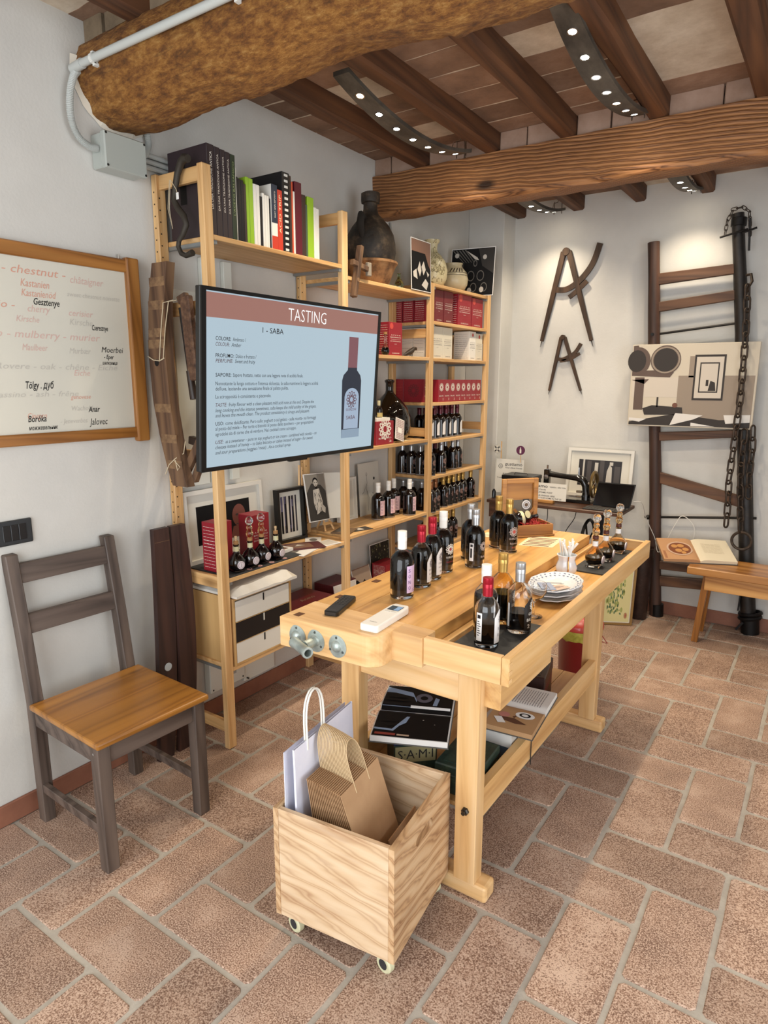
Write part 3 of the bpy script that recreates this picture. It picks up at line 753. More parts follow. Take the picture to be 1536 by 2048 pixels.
for z0, z1 in ((.845, .91), (.675, .74)):
    def bx(z): return (-.185 - .1364 * (z - .44) if z < .66 else -.215 - .165 * (z - .66)) - .009
    xs0, xs1 = bx(z0), bx(z1)
    cb(B().add([(xs0 - .018, -.16, z0), (xs0, -.16, z0), (xs0, .16, z0), (xs0 - .018, .16, z0), (xs1 - .018, -.16, z1), (xs1, -.16, z1), (xs1, .16, z1), (xs1 - .018, .16, z1)],
               [(0, 3, 2, 1), (4, 5, 6, 7), (0, 1, 5, 4), (1, 2, 6, 5), (2, 3, 7, 6), (3, 0, 4, 7)]), 'back_slat', stain_x, bevel=.002)
cb(B().box(-.186, .232, -.205, .205, .43, .45), 'seat', seatw, bevel=.006, seg=2)
for s in (-1, 1):
    B().cyl((.17, s * .176 - .0225, .40), (.17, s * .176 - .021, .40), .004, n=8)
    cb(B().cyl((.193, s * .1755 - .0235, .405), (.193, s * .1755 - .021, .405), .004, n=8), 'screw', chrome)
# ================================================================ crate on castors
cratew = wood('crate_x', 'dfc6a6', 'd3b48e', 'a87f5c', 'x', fine=22, rings=15, along=.2, rough=.6, contrast=.5, bmp=.3, knots=2.4, distort=6)
crate_y = wood('crate_y', 'd2b48e', 'c09a70', '8a6342', 'y', fine=22, rings=17, along=.2, rough=.6, contrast=.6, bmp=.3, knots=2.4, distort=6)
CR = radians(6.8)
cr = thing('wooden_crate', 'open pine crate on castors holding paper bags, before the bench', 'crate', (1.245, 1.335, 0), CR)
CW, CD, C0, C1, CT = .182, .183, .06, .388, .0155
def kb(b, n_, m_, par=None, **k): return b.obj(n_, m_, parent=par or cr, world=False, **k)
kb(B().box(-CW + CT, CW - CT, -CD, -CD + CT, C0, C1), 'front_board', cratew, bevel=.0015)
kb(B().box(-CW + CT, CW - CT, CD - CT, CD, C0, C1), 'back_board', cratew, bevel=.0015)
kb(B().box(-CW + CT, CW - CT, -CD + CT, CD - CT, C0, C0 + .012), 'bottom_board', cratew)
def holed(x0, x1):
    """side board with an oval hand hole"""
    b = B(); T = Matrix(((0, 0, 1, 0), (1, 0, 0, 0), (0, 1, 0, 0), (0, 0, 0, 1)))
    out = [(-CD, C0), (CD, C0), (CD, C1), (-CD, C1)]
    hz, hw, hr = .318, .04, .0145
    hole = [(hw + hr * cos(a), hz + hr * sin(a)) for a in [-pi / 2 + pi * k / 8 for k in range(9)]] + [(-hw + hr * cos(a), hz + hr * sin(a)) for a in [pi / 2 + pi * k / 8 for k in range(9)]]
    bm = bmesh.new(); n = len(hole)
    rings = []
    for x in (x0, x1):
        vo = [bm.verts.new((x, p[0], p[1])) for p in out]; vh = [bm.verts.new((x, p[0], p[1])) for p in hole]
        rings.append((vo, vh))
        es = [bm.edges.new((vo[i], vo[(i + 1) % 4])) for i in range(4)] + [bm.edges.new((vh[i], vh[(i + 1) % n])) for i in range(n)]
        bmesh.ops.triangle_fill(bm, use_beauty=True, edges=es)
    for idx, m in ((0, 4), (1, n)):
        a, c = rings[0][idx], rings[1][idx]
        for i in range(m): bm.faces.new((a[i], a[(i + 1) % m], c[(i + 1) % m], c[i]))
    bmesh.ops.recalc_face_normals(bm, faces=bm.faces)
    me = bpy.data.meshes.new('side_board'); bm.to_mesh(me); bm.free()
    return link('side_board', me, crate_y, cr)
holed(-CW, -CW + CT); holed(CW - CT, CW)
rubber = plain('castor_cream', 'c9c7a4', .5)
for x in (-.135, .145):
    for y in (-.155, .155):
        c = Matrix.Translation((x, y, .0265)) @ Matrix.Rotation(radians(72), 4, 'Z') @ Matrix.Rotation(radians(90), 4, 'Y')
        w1 = kb(B().lathe([(.013, -.010), (.022, -.011), (.026, -.007), (.026, .007), (.022, .011), (.013, .010)], 18, T=c), 'castor_wheel', rubber, smooth=True)
        kb(B().lathe([(.0, -.0115), (.014, -.0115), (.014, .0115), (0, .0115)], 14, T=c), 'hub', plain('castor_hub', '2c3034', .4), w1)
        kb(B().box(x - .014, x + .014, y - .014, y + .014, .053, .06), 'castor_plate', steel)
# paper bags in the crate
bagw = mottled('white_paper', [(.3, 'd6d8ea'), (.7, 'e8e8f2')], scale=5, rough=.7, bmp=.35, bscale=9, bdist=.006)
kraft = mottled('kraft_paper', [(.3, 'a9835e'), (.7, 'bd9871')], scale=6, rough=.75, bmp=.25, bscale=14, bdist=.004)
kraft_h = plain('kraft_cord', 'c9ae86', .7); white_h = plain('white_cord', 'e4e2da', .6)
def paper_bag(name, label, mat, cordm, x, lean, w_, h, z0, yc, thick, hoop, group, twist=0, hy=0.0, cord=.0022):
    """flat bag standing on its edge: local plane is y-z, thickness along x"""
    t = thing(name, label, 'paper bag', (0, 0, 0), 0, group); t.parent = None
    M = cr_M @ Matrix.Translation((x, yc, z0)) @ Matrix.Rotation(twist, 4, 'Z') @ Matrix.Rotation(lean, 4, 'Y')
    t.matrix_world = M
    if '_w' in t: del t['_w']
    b = B(); n = 7; m = 8; F = []; K = []
    for i in range(m + 1):
        for k in range(n + 1):
            u, v = k / n, i / m
            bulge = thick / 2 * (1 - .35 * abs(2 * u - 1)) * (1 - .3 * v)
            wob = .0016 * noise.noise(Vector((u * 5 + x * 90, v * 5, 1)))
            F.append((bulge + wob, (u - .5) * w_, v * h)); K.append((-bulge + wob, (u - .5) * w_, v * h))
    g = lambda i, k: i * (n + 1) + k
    b.add(F, [(g(i, k), g(i, k + 1), g(i + 1, k + 1), g(i + 1, k)) for i in range(m) for k in range(n)])
    b.add(K, [(g(i, k), g(i + 1, k), g(i + 1, k + 1), g(i, k + 1)) for i in range(m) for k in range(n)])
    off = len(F)
    for i in range(m):
        for k in (0, n):
            q = (g(i, k), g(i + 1, k), off + g(i + 1, k), off + g(i, k)); b.f.append(q if k else q[::-1])
    b.obj('bag_body', mat, t, world=False, smooth=True, angle=50)
    hw, hh = hoop
    for sx in ((1, -1) if thick > .008 else (1,) if hw else ()):
        path = [(sx * thick * .32, -hw, h - .03), (sx * thick * .32, -hw * 1.02, h + hh * .35)] + [(sx * thick * .32, -hw * cos(a), h + hh * .45 + hh * .55 * sin(a)) for a in [pi * k / 10 for k in range(11)]] + [(sx * thick * .32, hw * 1.02, h + hh * .35), (sx * thick * .32, hw, h - .03)]
        B().tube([(a_, b_ + hy, c_) for a_, b_, c_ in path], cord, 6).obj('handle', cordm, t, world=False, smooth=True)
    return t
cr_M = Matrix.Translation(cr.location) @ Matrix.Rotation(CR, 4, 'Z')
# ================================================================ bottles
dglass = plain('dark_bottle', '0a0506', .06, coat=.5); cglass = glass('clear_glass'); liquid = plain('vinegar', '080302', .25, spec=.15)
capm = {'white': plain('cap_white', 'e9e7e1', .35), 'red': plain('cap_red', 'a3182a', .28, .55), 'gold': plain('cap_gold', 'c9a35a', .3, .75), 'silver': plain('cap_silver', 'b9bbbd', .28, .8), 'maroon': plain('cap_maroon', '561420', .3, .4), 'copper': plain('cap_copper', '9c6b47', .3, .7)}
pink = mottled('label_pink', [(.35, 'cfa6ae'), (.65, 'e6cdd2')], scale=60, rough=.6, bmp=0, stretch=(1, 1, 1)); lilac = plain('label_lilac', 'd9bfdf', .55); white_l = plain('label_white', 'e3e1df', .55); black_l = plain('label_black', '0d0b0c', .5)
w_ink = plain('print_white', 'e8e2d6', .6); r_ink = plain('print_red', 'b3453a', .6); g_ink = plain('print_grey', '6b6468', .6); k_ink = plain('print_black', '17151a', .6); p_ink = plain('print_purple', '6a4a8a', .6)
def bottle_prof(r, h, nk=.0125, sh=.53, ns=.72):
    return [(r * .90, 0), (r * .985, .003), (r, .008), (r, h * sh), (r * .975, h * (sh + .045)), (r * .88, h * (sh + .095)), (r * .68, h * (sh + .135)), (nk * 1.35, h * (ns - .012)), (nk, h * ns), (nk, h * .985), (nk * .8, h * .992)]
def add_cap(t, kind, r, h, nk, ns=.735):
    z0 = h * ns
    B().lathe([(nk * 1.02, z0), (nk * 1.14, z0 + .001), (nk * 1.14, z0 + (h - z0) * .45), (nk * 1.19, z0 + (h - z0) * .46), (nk * 1.19, z0 + (h - z0) * .68), (nk * 1.16, z0 + (h - z0) * .69), (nk * 1.19, z0 + (h - z0) * .71), (nk * 1.17, h + .001), (nk * .9, h + .002), (0, h + .002)], 18).obj('cap', capm[kind], t, world=False, smooth=True, angle=40)
def shelf_bottle(name, label, cap, style, r=.032, h=.192, group=None):
    t = thing(name, label, 'bottle', (0, 0, 0), 0, group)
    B().lathe([q for q in bottle_prof(r, h) if q[1] > .007], 18).obj('body', dglass, t, world=False, smooth=True, angle=50)
    B().lathe([(r * .90, 0), (r * .985, .002), (r, .0075)], 18).obj('glass_foot', plain('glass_foot', '8d8680', .12, .1, coat=.5), t, world=False, smooth=True)  # opaque pale grey imitates the glints in the clear glass base
    add_cap(t, cap, r, h, .0115)
    if style == 'flower':
        Print().flower(0, .078, .019, 10, .30).text('BAL', -.012, .038, .012, width=.024).wrap('print', plain('print_dim', '9a7a72', .6), t, r, radians(4))
        Print().rect(-.02, .02, .022, .026).wrap('print_line', w_ink, t, r, radians(4))
    elif style == 'white':
        curved_label('label', white_l, t, r, radians(-22), radians(45), .022, .085, arch=.018)
    elif style == 'pink':
        lb = curved_label('label', pink, t, r, radians(-36), radians(44), .026, .108)
        Print().text('S', 0, .088, .015).text('O', 0, .070, .015).text('N', 0, .052, .015).text('O', 0, .034, .015).wrap('label_text', plain('print_violet', '6f5a78', .6), lb, r, radians(-30), .0008)
    return t
def table_bottle(label, loc, cap, r, h, fill, style, rot=0, group='bottles on the workbench', tint='ffffff'):
    t = thing('vinegar_bottle', label, 'bottle', loc, 0, group); del t['_w']; t.rotation_euler = (0, 0, rot)
    ns = .72; pr_ = bottle_prof(r, h, .0125, .53, ns)
    wall = .0022
    inner = [(max(a - wall, .002), max(z, .012) if z < .012 else z) for a, z in pr_ if z > .005]
    inner = [(0.0005, .011)] + [(inner[0][0] * .9, .012)] + [(a, z) for a, z in inner if z > .013]
    b = B(); b.lathe(pr_, 28, cap=False)
    n0 = len(b.f); b.lathe(list(reversed(inner)), 28, cap=False)
    b.lathe([(pr_[-1][0], pr_[-1][1]), (inner[-1][0], inner[-1][1])], 28, cap=False); b.lathe([(0.0004, .0), (pr_[0][0], 0)], 28, cap=False)
    b.obj('glass', glass('glass_' + tint, tint), t, world=False, smooth=True, weld=True, angle=50)
    zf = h * fill
    lq = [(.0006, .0125)] + [(a * 1.004, z) for a, z in inner if .013 < z < zf]
    # radius at fill height
    for (a, z), (c, y) in zip(inner, inner[1:]):
        if z <= zf <= y: rf = a + (c - a) * (zf - z) / max(y - z, 1e-6); break
    else: rf = inner[-1][0]
    lq.insert(1, (inner[1][0] * 1.0, .0128)); lq += [(rf * 1.004, zf), (.0005, zf)]
    B().lathe(lq, 28, cap=False).obj('vinegar', liquid, t, world=False, smooth=True, weld=True, angle=40)
    add_cap(t, cap, r, h, .0125)
    R = r
    if style == 'sono':
        lb = curved_label('front_label', lilac, t, R, radians(-34), radians(52), .022, .108)
        lt = Print()
        for k, c in enumerate('SONO'): lt.text(c, 0, .088 - k * .0185, .016, width=.0085)
        lt.rect(.018, .034, .03, .034).rect(.018, .03, .026, .028)
        lt.wrap('label_text', p_ink, lb, R, radians(-26), .0009)
        curved_label('back_label', white_l, t, R, radians(140), radians(214), .022, .108)
    elif style == 'arch':
        lb = curved_label('front_label', white_l, t, R, radians(-24), radians(56), .02, .088, arch=.026)
        Print().flower(.022, .082, .016, 12, .3).text('GUERZONI', .004, .058, .009, width=.036).text('ROSSO', .006, .044, .008, width=.028).text('BIO', .012, .03, .007, width=.012).wrap('label_print', g_ink, lb, R, radians(-18), .0009)
    elif style == 'printed':
        Print().flower(.02, .088, .02, 12, .3).text('GUERZONI', .002, .056, .009, width=.036).wrap('print', w_ink, t, R, radians(-46), .0006)
        Print().disc(.02, .088, .005, 12).text('BALSAMICO', .004, .04, .007, width=.034).wrap('print_red', plain('print_wine', '9c2c3c', .6), t, R, radians(-46), .0007)
    elif style == 'silver':
        lb = curved_label('back_label', white_l, t, R, radians(-97), radians(-72), .028, .094)
        Print().rect(.003, .012, .08, .09).rect(.003, .010, .04, .075).wrap('barcode', k_ink, lb, R, radians(-96), .0009)
        Print().flower(.02, .082, .017, 12, .3).text('BAL', .008, .04, .011, width=.024).wrap('print', plain('print_pale', 'b8a8a0', .6), t, R, radians(-40), .0006)
    elif style == 'gold':
        Print().flower(.02, .088, .02, 12, .3).text('GUERZONI', .0, .056, .012, width=.042).text('Balsamico', .004, .038, .010, width=.034).wrap('print', plain('print_pale', 'b8a8a0', .6), t, R, radians(-62), .0006)
        Print().disc(.02, .088, .007, 12).text('BIO', .012, .022, .008, width=.016).wrap('print_red', r_ink, t, R, radians(-62), .0007)
    elif style == 'two':
        lb = curved_label('front_label', white_l, t, R, radians(-28), radians(50), .014, .086, arch=.022)
        Print().flower(.03, .08, .016, 12, .3).text('S', .012, .05, .012, width=.006).text('R', .012, .032, .012, width=.006).wrap('label_print', g_ink, lb, R, radians(-25), .0009)
        l2 = curved_label('back_label', white_l, t, R, radians(-118), radians(-88), .02, .1)
        q = Print().rect(.003, .013, .084, .094)
        for k in range(7): q.rect(.003, .003 + .011 * (.6 + .4 * ((k * 7) % 3) / 2), .074 - k * .0065, .0765 - k * .0065)
        q.wrap('back_print', k_ink, l2, R, radians(-117), .0009)
    elif style == 'black':
        lb = curved_label('front_label', black_l, t, R, radians(-50), radians(45), .012, .086, arch=.02)
        Print().flower(.034, .084, .018, 12, .3).text('GUERZONI', .012, .056, .012, width=.04).text('BAL.MO', .006, .038, .013, width=.038).text('2', .008, .018, .016, width=.01).wrap('label_print', w_ink, lb, R, radians(-46), .0009)
        curved_label('back_label', white_l, t, R, radians(-135), radians(-122), .02, .09)
    return t
Zb = ZT + .0006
table_bottle('full dark bottle with white cap and lilac SONO label, nearest the air conditioner remote', (1.146, 1.672, Zb), 'white', .0375, .212, .70, 'sono')
table_bottle('dark bottle with metallic red cap and white arched label, just behind the lilac one', (1.138, 1.802, Zb), 'red', .034, .205, .66, 'arch')
table_bottle('dark bottle with metallic red cap, the one before the white-capped printed bottle', (1.125, 1.895, Zb), 'red', .034, .215, .70, 'arch', rot=-.15)
table_bottle('dark bottle with white cap and a white flower printed on the glass', (1.112, 1.995, Zb), 'white', .0375, .217, .70, 'printed')
table_bottle('dark bottle with silver cap, the nearer of the silver pair on the bench', (1.178, 2.118, Zb), 'silver', .036, .212, .72, 'silver')
table_bottle('dark bottle with silver cap, the farther of the silver pair on the bench', (1.115, 2.205, Zb), 'silver', .036, .212, .72, 'silver', rot=.2)
table_bottle('dark bottle with gold cap and red-centred flower, nearer of the gold pair', (1.193, 2.385, Zb), 'gold', .036, .212, .72, 'gold')
table_bottle('dark bottle with gold cap, farther of the gold pair beside the gift box', (1.13, 2.425, Zb), 'gold', .036, .212, .72, 'gold', rot=.4)
ZS = ZT - .052
slate = mottled('slate', [(.3, '232426'), (.7, '3a3b3c')], scale=14, rough=.65, bmp=.4, bscale=40)
solo(B().box(1.405, 1.585, 1.452, 1.80, ZS + .0004, ZS + .0064), 'slate_board', slate, 'dark slate board under the four opened bottles in the tray', 'slate board', bevel=.001)
solo(B().box(1.435, 1.592, 2.44, 2.87, ZS + .0004, ZS + .0064), 'slate_board', slate, 'dark slate board under the three flasks at the tray end', 'slate board', bevel=.001)
Zs = ZS + .0069
table_bottle('opened clear bottle with metallic red cap, half full, nearest corner of the tray', (1.487, 1.573, Zs), 'red', .034, .192, .36, 'two', group='opened bottles in the tray')
table_bottle('opened bottle with white cap, hidden behind the red-capped one in the tray', (1.440, 1.662, Zs), 'white', .034, .200, .60, 'arch', group='opened bottles in the tray', rot=.2)
table_bottle('opened amber-shouldered bottle with gold cap in the tray', (1.445, 1.765, Zs), 'gold', .036, .212, .44, 'black', group='opened bottles in the tray', tint='f3dfae', rot=.1)
table_bottle('opened clear bottle with silver cap and black BAL.MO label in the tray', (1.518, 1.722, Zs), 'silver', .036, .204, .30, 'black', group='opened bottles in the tray', rot=.15)
# shelf bottles: one of each kind, then copies
def fill(kindname, cap, style, cells, z, words, group, r=.032, h=.192):
    first = None; n = len(cells)
    for k, (x, y) in enumerate(cells):
        lb = words % ORD[k] if '%s' in words else words
        if first is None: first = shelf_bottle(kindname, lb, cap, style, r, h, group); first.location = (x, y, z); del first['_w']
        else: dup(first, (x, y, z), random.uniform(-.25, .25), lb, group)
G3 = 'bottles in the right-hand bay'
fill('dark_bottle', 'maroon', 'white', [(.225, 3.39), (.225, 3.462), (.225, 3.534), (.225, 3.606), (.225, 3.678), (.225, 3.75)], 1.1675, '%s maroon-capped white-labelled bottle from the post, under the red flower boxes', G3, .0335, .196)
fill('dark_bottle', 'maroon', 'white', [(.145, 3.42), (.145, 3.49), (.145, 3.56), (.145, 3.63), (.145, 3.70), (.145, 3.775)], 1.1675, '%s maroon-capped bottle of the rear row under the red flower boxes', G3, .0335, .196)
fill('dark_bottle', 'silver', 'flower', [(.055, 3.375), (.12, 3.375), (.185, 3.375), (.25, 3.378)], .9535, '%s silver-capped bottle from the wall, in the file facing the pink labels', G3)
fill('dark_bottle', 'silver', 'flower', [(.08, 3.442), (.145, 3.442), (.21, 3.445), (.25, 3.51)], .9535, '%s silver-capped bottle of the second file on that shelf, right of the post', G3)
fill('dark_bottle', 'maroon', 'flower', [(.165, 3.58), (.10, 3.60), (.165, 3.65)], .9535, '%s maroon-capped dark bottle on the shelf above the gold-capped rows', G3)
fill('dark_bottle', 'silver', 'flower', [(.21, 3.73), (.21, 3.80), (.15, 3.84), (.14, 3.76)], .9535, '%s silver-capped bottle of the cluster beside the empty shelf end', G3)
fill('dark_bottle', 'copper', 'flower', [(.262, 3.372), (.25, 3.445)], .7325, '%s copper-capped bottle at the shelf edge right of the third post', G3)
fill('dark_bottle', 'gold', 'flower', [(.235, 3.57), (.235, 3.637), (.235, 3.704), (.235, 3.771), (.23, 3.838), (.2, 3.90)], .7325, '%s gold-capped bottle from the left, front row above the low shelf', G3)
fill('dark_bottle', 'gold', 'flower', [(.165, 3.53), (.165, 3.60), (.165, 3.67), (.165, 3.74), (.16, 3.81)], .7325, '%s gold-capped bottle from the left, second row above the low shelf', G3)
fill('dark_bottle', 'silver', 'flower', [(.06, 3.38), (.125, 3.385), (.19, 3.385)], .7325, '%s silver-capped bottle from the wall, right behind the pink-labelled ones', G3)
fill('dark_bottle', 'gold', 'flower', [(.225, 3.965)], .7325, 'single gold-capped dark bottle standing apart at the shelf end by the sewing table', G3)
fill('dark_bottle', 'gold', 'flower', [(.235, 3.50), (.235, 3.57), (.235, 3.64), (.235, 3.71), (.17, 3.74)], .5055, '%s gold-capped bottle from the left on the low shelf over the bench', G3)
fill('dark_bottle', 'gold', 'flower', [(.165, 3.47), (.165, 3.54), (.165, 3.61), (.165, 3.68)], .5055, '%s gold-capped bottle of the rear row on the low shelf over the bench', G3)
fill('rose_bottle', 'white', 'pink', [(.165, 2.955), (.175, 3.045), (.15, 3.135), (.24, 3.165)], .7505, 'white-capped bottle with pink label on the middle bay, %s from the left', 'pink-labelled bottles', .038, .205)
# ================================================================ red and cream boxes
redb = plain('box_red', '8f1d2a', .45); maro = plain('box_maroon', '6d2328', .5); cream = plain('box_cream', 'd9d2bf', .6); bw_ = plain('box_white', 'e6e2d8', .6)
def lines(pr, w_, h, n, top=.9, bot=.08, mx=.1):
    for k in range(n):
        v = h * (top - (top - bot) * k / (n - 1)); r_ = random.Random(k * 3 + 1)
        thick = .0022 if 4 <= k <= 6 else .0012
        u = w_ * mx
        while u < w_ * (1 - mx):
            e = min(u + w_ * r_.uniform(.12, .3), w_ * (1 - mx)); pr.rect(u, e, v, v + thick); u = e + w_ * .03
    return pr
def gift_box(label, x0, x1, y0, y1, z0, z1, mat, ink, group, seal=None, side_lines=True, face='text', name='gift_box'):
    t = thing(name, label, 'box', ((x0 + x1) / 2, (y0 + y1) / 2, z0), 0, group)
    B().box(x0, x1, y0, y1, z0, z1).obj('carton', mat, t, bevel=.001)
    w_, h = y1 - y0, z1 - z0; c = w_ / 2
    p = Print()
    if face == 'text':
        for tx, v, s, k in (('A C E T O', .60, .045, .72), ('BALSAMICO', .535, .05, .80), ('TRADIZIONALE', .485, .022, .76), ('DI MODENA', .42, .045, .78), ('DOP', .34, .03, .16), ('GUERZONI', .06, .05, .55)):
            p.text(tx, c, h * v, h * s, width=w_ * k, align='c')
    elif face == 'balmo':
        p.flower(c, h * .66, w_ * .36, 12, .32); p.text('BAL.MO', c, h * .24, h * .09, width=w_ * .72, align='c'); p.text('2', w_ * .72, h * .08, h * .13, width=w_ * .16)
    elif face == 'emboss':
        p.flower(c, h * .55, w_ * .3, 12, .32)
    if p.v: p.plane('print', ink, t, (x1, y0, z0), (0, 1, 0), (0, 0, 1))
    if seal: Print().disc(w_ * (.18 if seal == 'l' else .5), h * .88, w_ * .13, 16).plane('seal', plain('seal_red', 'c2483e', .5), t, (x1, y0, z0), (0, 1, 0), (0, 0, 1), .0006)
    if side_lines:
        lines(Print(), x1 - x0, h, 13 if h > .1 else 4).plane('side_text', ink, t, (x0, y0, z0), (1, 0, 0), (0, 0, 1))
    return t
GR = 'red gift boxes'; x1 = .262
z = 1.8425
for k, (a, b_) in enumerate(((.008, .066), (.072, .143), (.149, .222))):
    gift_box('red box covered in white text lines beside the third post, %s from the wall' % ORD[k], a, b_, 3.342, 3.392, z, z + .168, redb, w_ink, GR, face='')
gift_box('dull red box next to the third post on the top red shelf', .20, .255, 3.396, 3.494, z, z + .18, maro, w_ink, GR, side_lines=False)
gift_box('dull red box, second from the third post on the top red shelf', .20, .257, 3.5, 3.608, z, z + .182, maro, w_ink, GR, side_lines=False)
gift_box('bright red box, taller of the two nearest the end post', .17, .262, 3.662, 3.838, z, z + .183, redb, w_ink, GR, seal='l')
gift_box('red box with round seal against the end post', .19, .262, 3.846, 4.0, z, z + .178, redb, w_ink, GR, seal='l')
gift_box('red box with round seal at the top of the middle bay, by a small flask', .15, .245, 2.94, 3.066, 1.6405, 1.812, redb, w_ink, GR, seal='l')
z = 1.6385; GC = 'cream boxes'
for k, (a, b_) in enumerate(((.061, .140), (.143, .222))):
    gift_box('%s white text-covered box from the wall, lower layer by the third post' % ORD[k], a, b_, 3.342, 3.42, z, z + .092, bw_, g_ink, GC, face='')
    gift_box('%s white text-covered box from the wall, upper layer by the third post' % ORD[k], a, b_, 3.342, 3.42, z + .0925, z + .170, bw_, g_ink, GC, face='')
gift_box('cream box, first past the third post', .23, .262, 3.355, 3.486, z, z + .18, cream, g_ink, GC, side_lines=False)
gift_box('cream box, second past the third post', .18, .262, 3.489, 3.598, z, z + .18, cream, g_ink, GC, side_lines=False)
gift_box('cream box set back between the two cream pairs', .06, .16, 3.60, 3.70, z, z + .165, cream, g_ink, GC, side_lines=False)
gift_box('cream box with round brown seal and a lined white side', .15, .262, 3.825, 3.913, z, z + .178, bw_, g_ink, GC, seal='c')
gift_box('cream box with round brown seal against the end post', .15, .262, 3.916, 4.008, z, z + .170, cream, g_ink, GC, seal='c', side_lines=False)
z = 1.3865; GB = 'red flower boxes'
gift_box('plain dark side of a red box against the wall by the third post', .01, .078, 3.342, 3.425, z, z + .133, redb, r_ink, GB, face='')
gift_box('red box with embossed flower facing the third post', .081, .219, 3.342, 3.43, z, z + .133, redb, w_ink, GB, face='balmo', side_lines=False)
Print().flower(.069, .067, .04, 12, .32).plane('emboss', maro, bpy.data.objects[-1] if False else [o for o in COL.objects if o.get('label', '').startswith('red box with embossed')][0], (.081, 3.342, z), (1, 0, 0), (0, 0, 1))
fb = None
for k in range(8):
    y0 = 3.442 + k * .0705; lb = '%s from the left of eight red boxes with a white flower' % ORD[k]
    if fb is None: fb = gift_box(lb, .19, .262, y0, y0 + .0695, z, z + .131, redb, w_ink, GB, face='balmo', side_lines=False)
    else: dup(fb, (fb.location.x, y0 + .03475, z), None, lb)
# middle bay, second shelf: carboy, red box, little bottle, patterned card
z = 1.1805
gift_box('red flower box with a small bottle standing on it', .16, .268, 2.79, 2.952, z, z + .122, redb, w_ink, GB, face='balmo', side_lines=False)
solo(B().box(.165, .262, 2.80, 2.925, z + .1225, z + .139), 'cream_packet', bw_, 'thin cream packet lying on the red flower box', 'packet')
t = thing('small_bottle', 'tiny dark bottle with cream cap on the packet over the red box', 'bottle', (.225, 2.875, z + .1395))
B().lathe([(.018, 0), (.0195, .003), (.0195, .04), (.016, .052), (.008, .058), (.007, .066)], 14, c=(.225, 2.875, z + .1395)).obj('body', dglass, t, smooth=True)
B().lathe([(.008, .062), (.0085, .064), (.0085, .088), (0, .088)], 12, c=(.225, 2.875, z + .1395)).obj('cap', plain('cap_cream', 'd8cfa6', .5), t, smooth=True)
curved = B(); curved.strip([(.225 + .0199 * cos(a), 2.875 + .0199 * sin(a), z + .1425) for a in [radians(-80 + 12 * k) for k in range(11)]], [(.225 + .0199 * cos(a), 2.875 + .0199 * sin(a), z + .165) for a in [radians(-80 + 12 * k) for k in range(11)]])
curved.obj('label', plain('label_gold', 'b9a468', .5), t, smooth=True)
carb = plain('carboy_glass', '0d0a08', .05, coat=.6)
t = thing('carboy', 'big black glass carboy behind the red flower box', 'bottle', (.135, 3.11, z))
B().lathe([(.07, 0), (.098, .008), (.115, .035), (.125, .085), (.122, .13), (.105, .175), (.075, .215), (.042, .245), (.026, .262), (.022, .275), (.022, .318), (.027, .322), (.028, .332), (.02, .336)], 32, c=(.135, 3.11, z)).obj('body', carb, t, smooth=True, angle=60)
B().lathe([(.0225, .336), (.0215, .3365), (0, .3365)], 16, c=(.135, 3.11, z)).obj('mouth', plain('mouth_dark', '050404', .5), t)
t = thing('patterned_card', 'red and white patterned card leaning against the black carboy', 'card', (.268, 2.985, z))
Ta = Matrix.Translation((.276, 2.953, z + .0265)) @ Matrix.Rotation(radians(-9), 4, 'Y') @ Matrix.Rotation(radians(-17), 4, 'X')
B().box(0, .002, 0, .082, 0, .118, T=Ta).obj('sheet', bw_, t)
pc = Print()
for a in range(8):
    for c in range(12):
        if 2 <= a <= 5 and 4 <= c <= 6: continue
        pc.ring(.008 + a * .0094, .008 + c * .0092, .0018, .0038, 8)
b = B(); b.add([Ta @ Vector((.0026, u, v)) for u, v in pc.v], pc.f); b.obj('pattern', plain('print_wine2', '7c2a35', .6), t)
solo(B().box(.20, .255, 3.085, 3.14, z, z + .004), 'pale_token', plain('token', 'cdb88c', .6), 'small pale wooden disc on the shelf edge beside the third post', 'token', bevel=.0015)
# middle bay, top shelf with the small flask and dark bird
t = thing('flask', 'small clear-necked flask before the red box at the top of the middle bay', 'flask', (.245, 2.905, 1.6405))
B().lathe([(.012, 0), (.020, .012), (.022, .024), (.017, .038), (.008, .05), (.0065, .075), (.0065, .10), (.009, .104)], 16, c=(.245, 2.905, 1.6405)).obj('body', cglass, t, smooth=True)
B().lathe([(.010, .002), (.018, .012), (.0195, .024), (.0145, .037), (0, .037)], 16, c=(.245, 2.905, 1.6405)).obj('vinegar', liquid, t, smooth=True)
B().lathe([(.0085, .104), (.0095, .118), (0, .119)], 12, c=(.245, 2.905, 1.6405)).obj('stopper', plain('cork', 'a67c4e', .8), t, smooth=True)
birdm = plain('bird_dark', '2a2018', .5)
t = thing('bird_figurine', 'small dark bird figurine on the shelf edge near the third post', 'figurine', (.24, 3.16, 1.6405))
path = [(.24, 3.088, 1.646), (.24, 3.12, 1.655), (.24, 3.15, 1.664), (.24, 3.178, 1.675), (.24, 3.197, 1.688), (.24, 3.213, 1.686), (.24, 3.226, 1.680)]
B().tube(path, [.002, .010, .015, .014, .009, .010, .002], 10).obj('body', birdm, t, smooth=True, angle=80)
for s in (-1, 1): B().cyl((.24 + s * .006, 3.165, 1.6405), (.24 + s * .005, 3.17, 1.665), .0025, n=6).obj('leg', birdm, t)
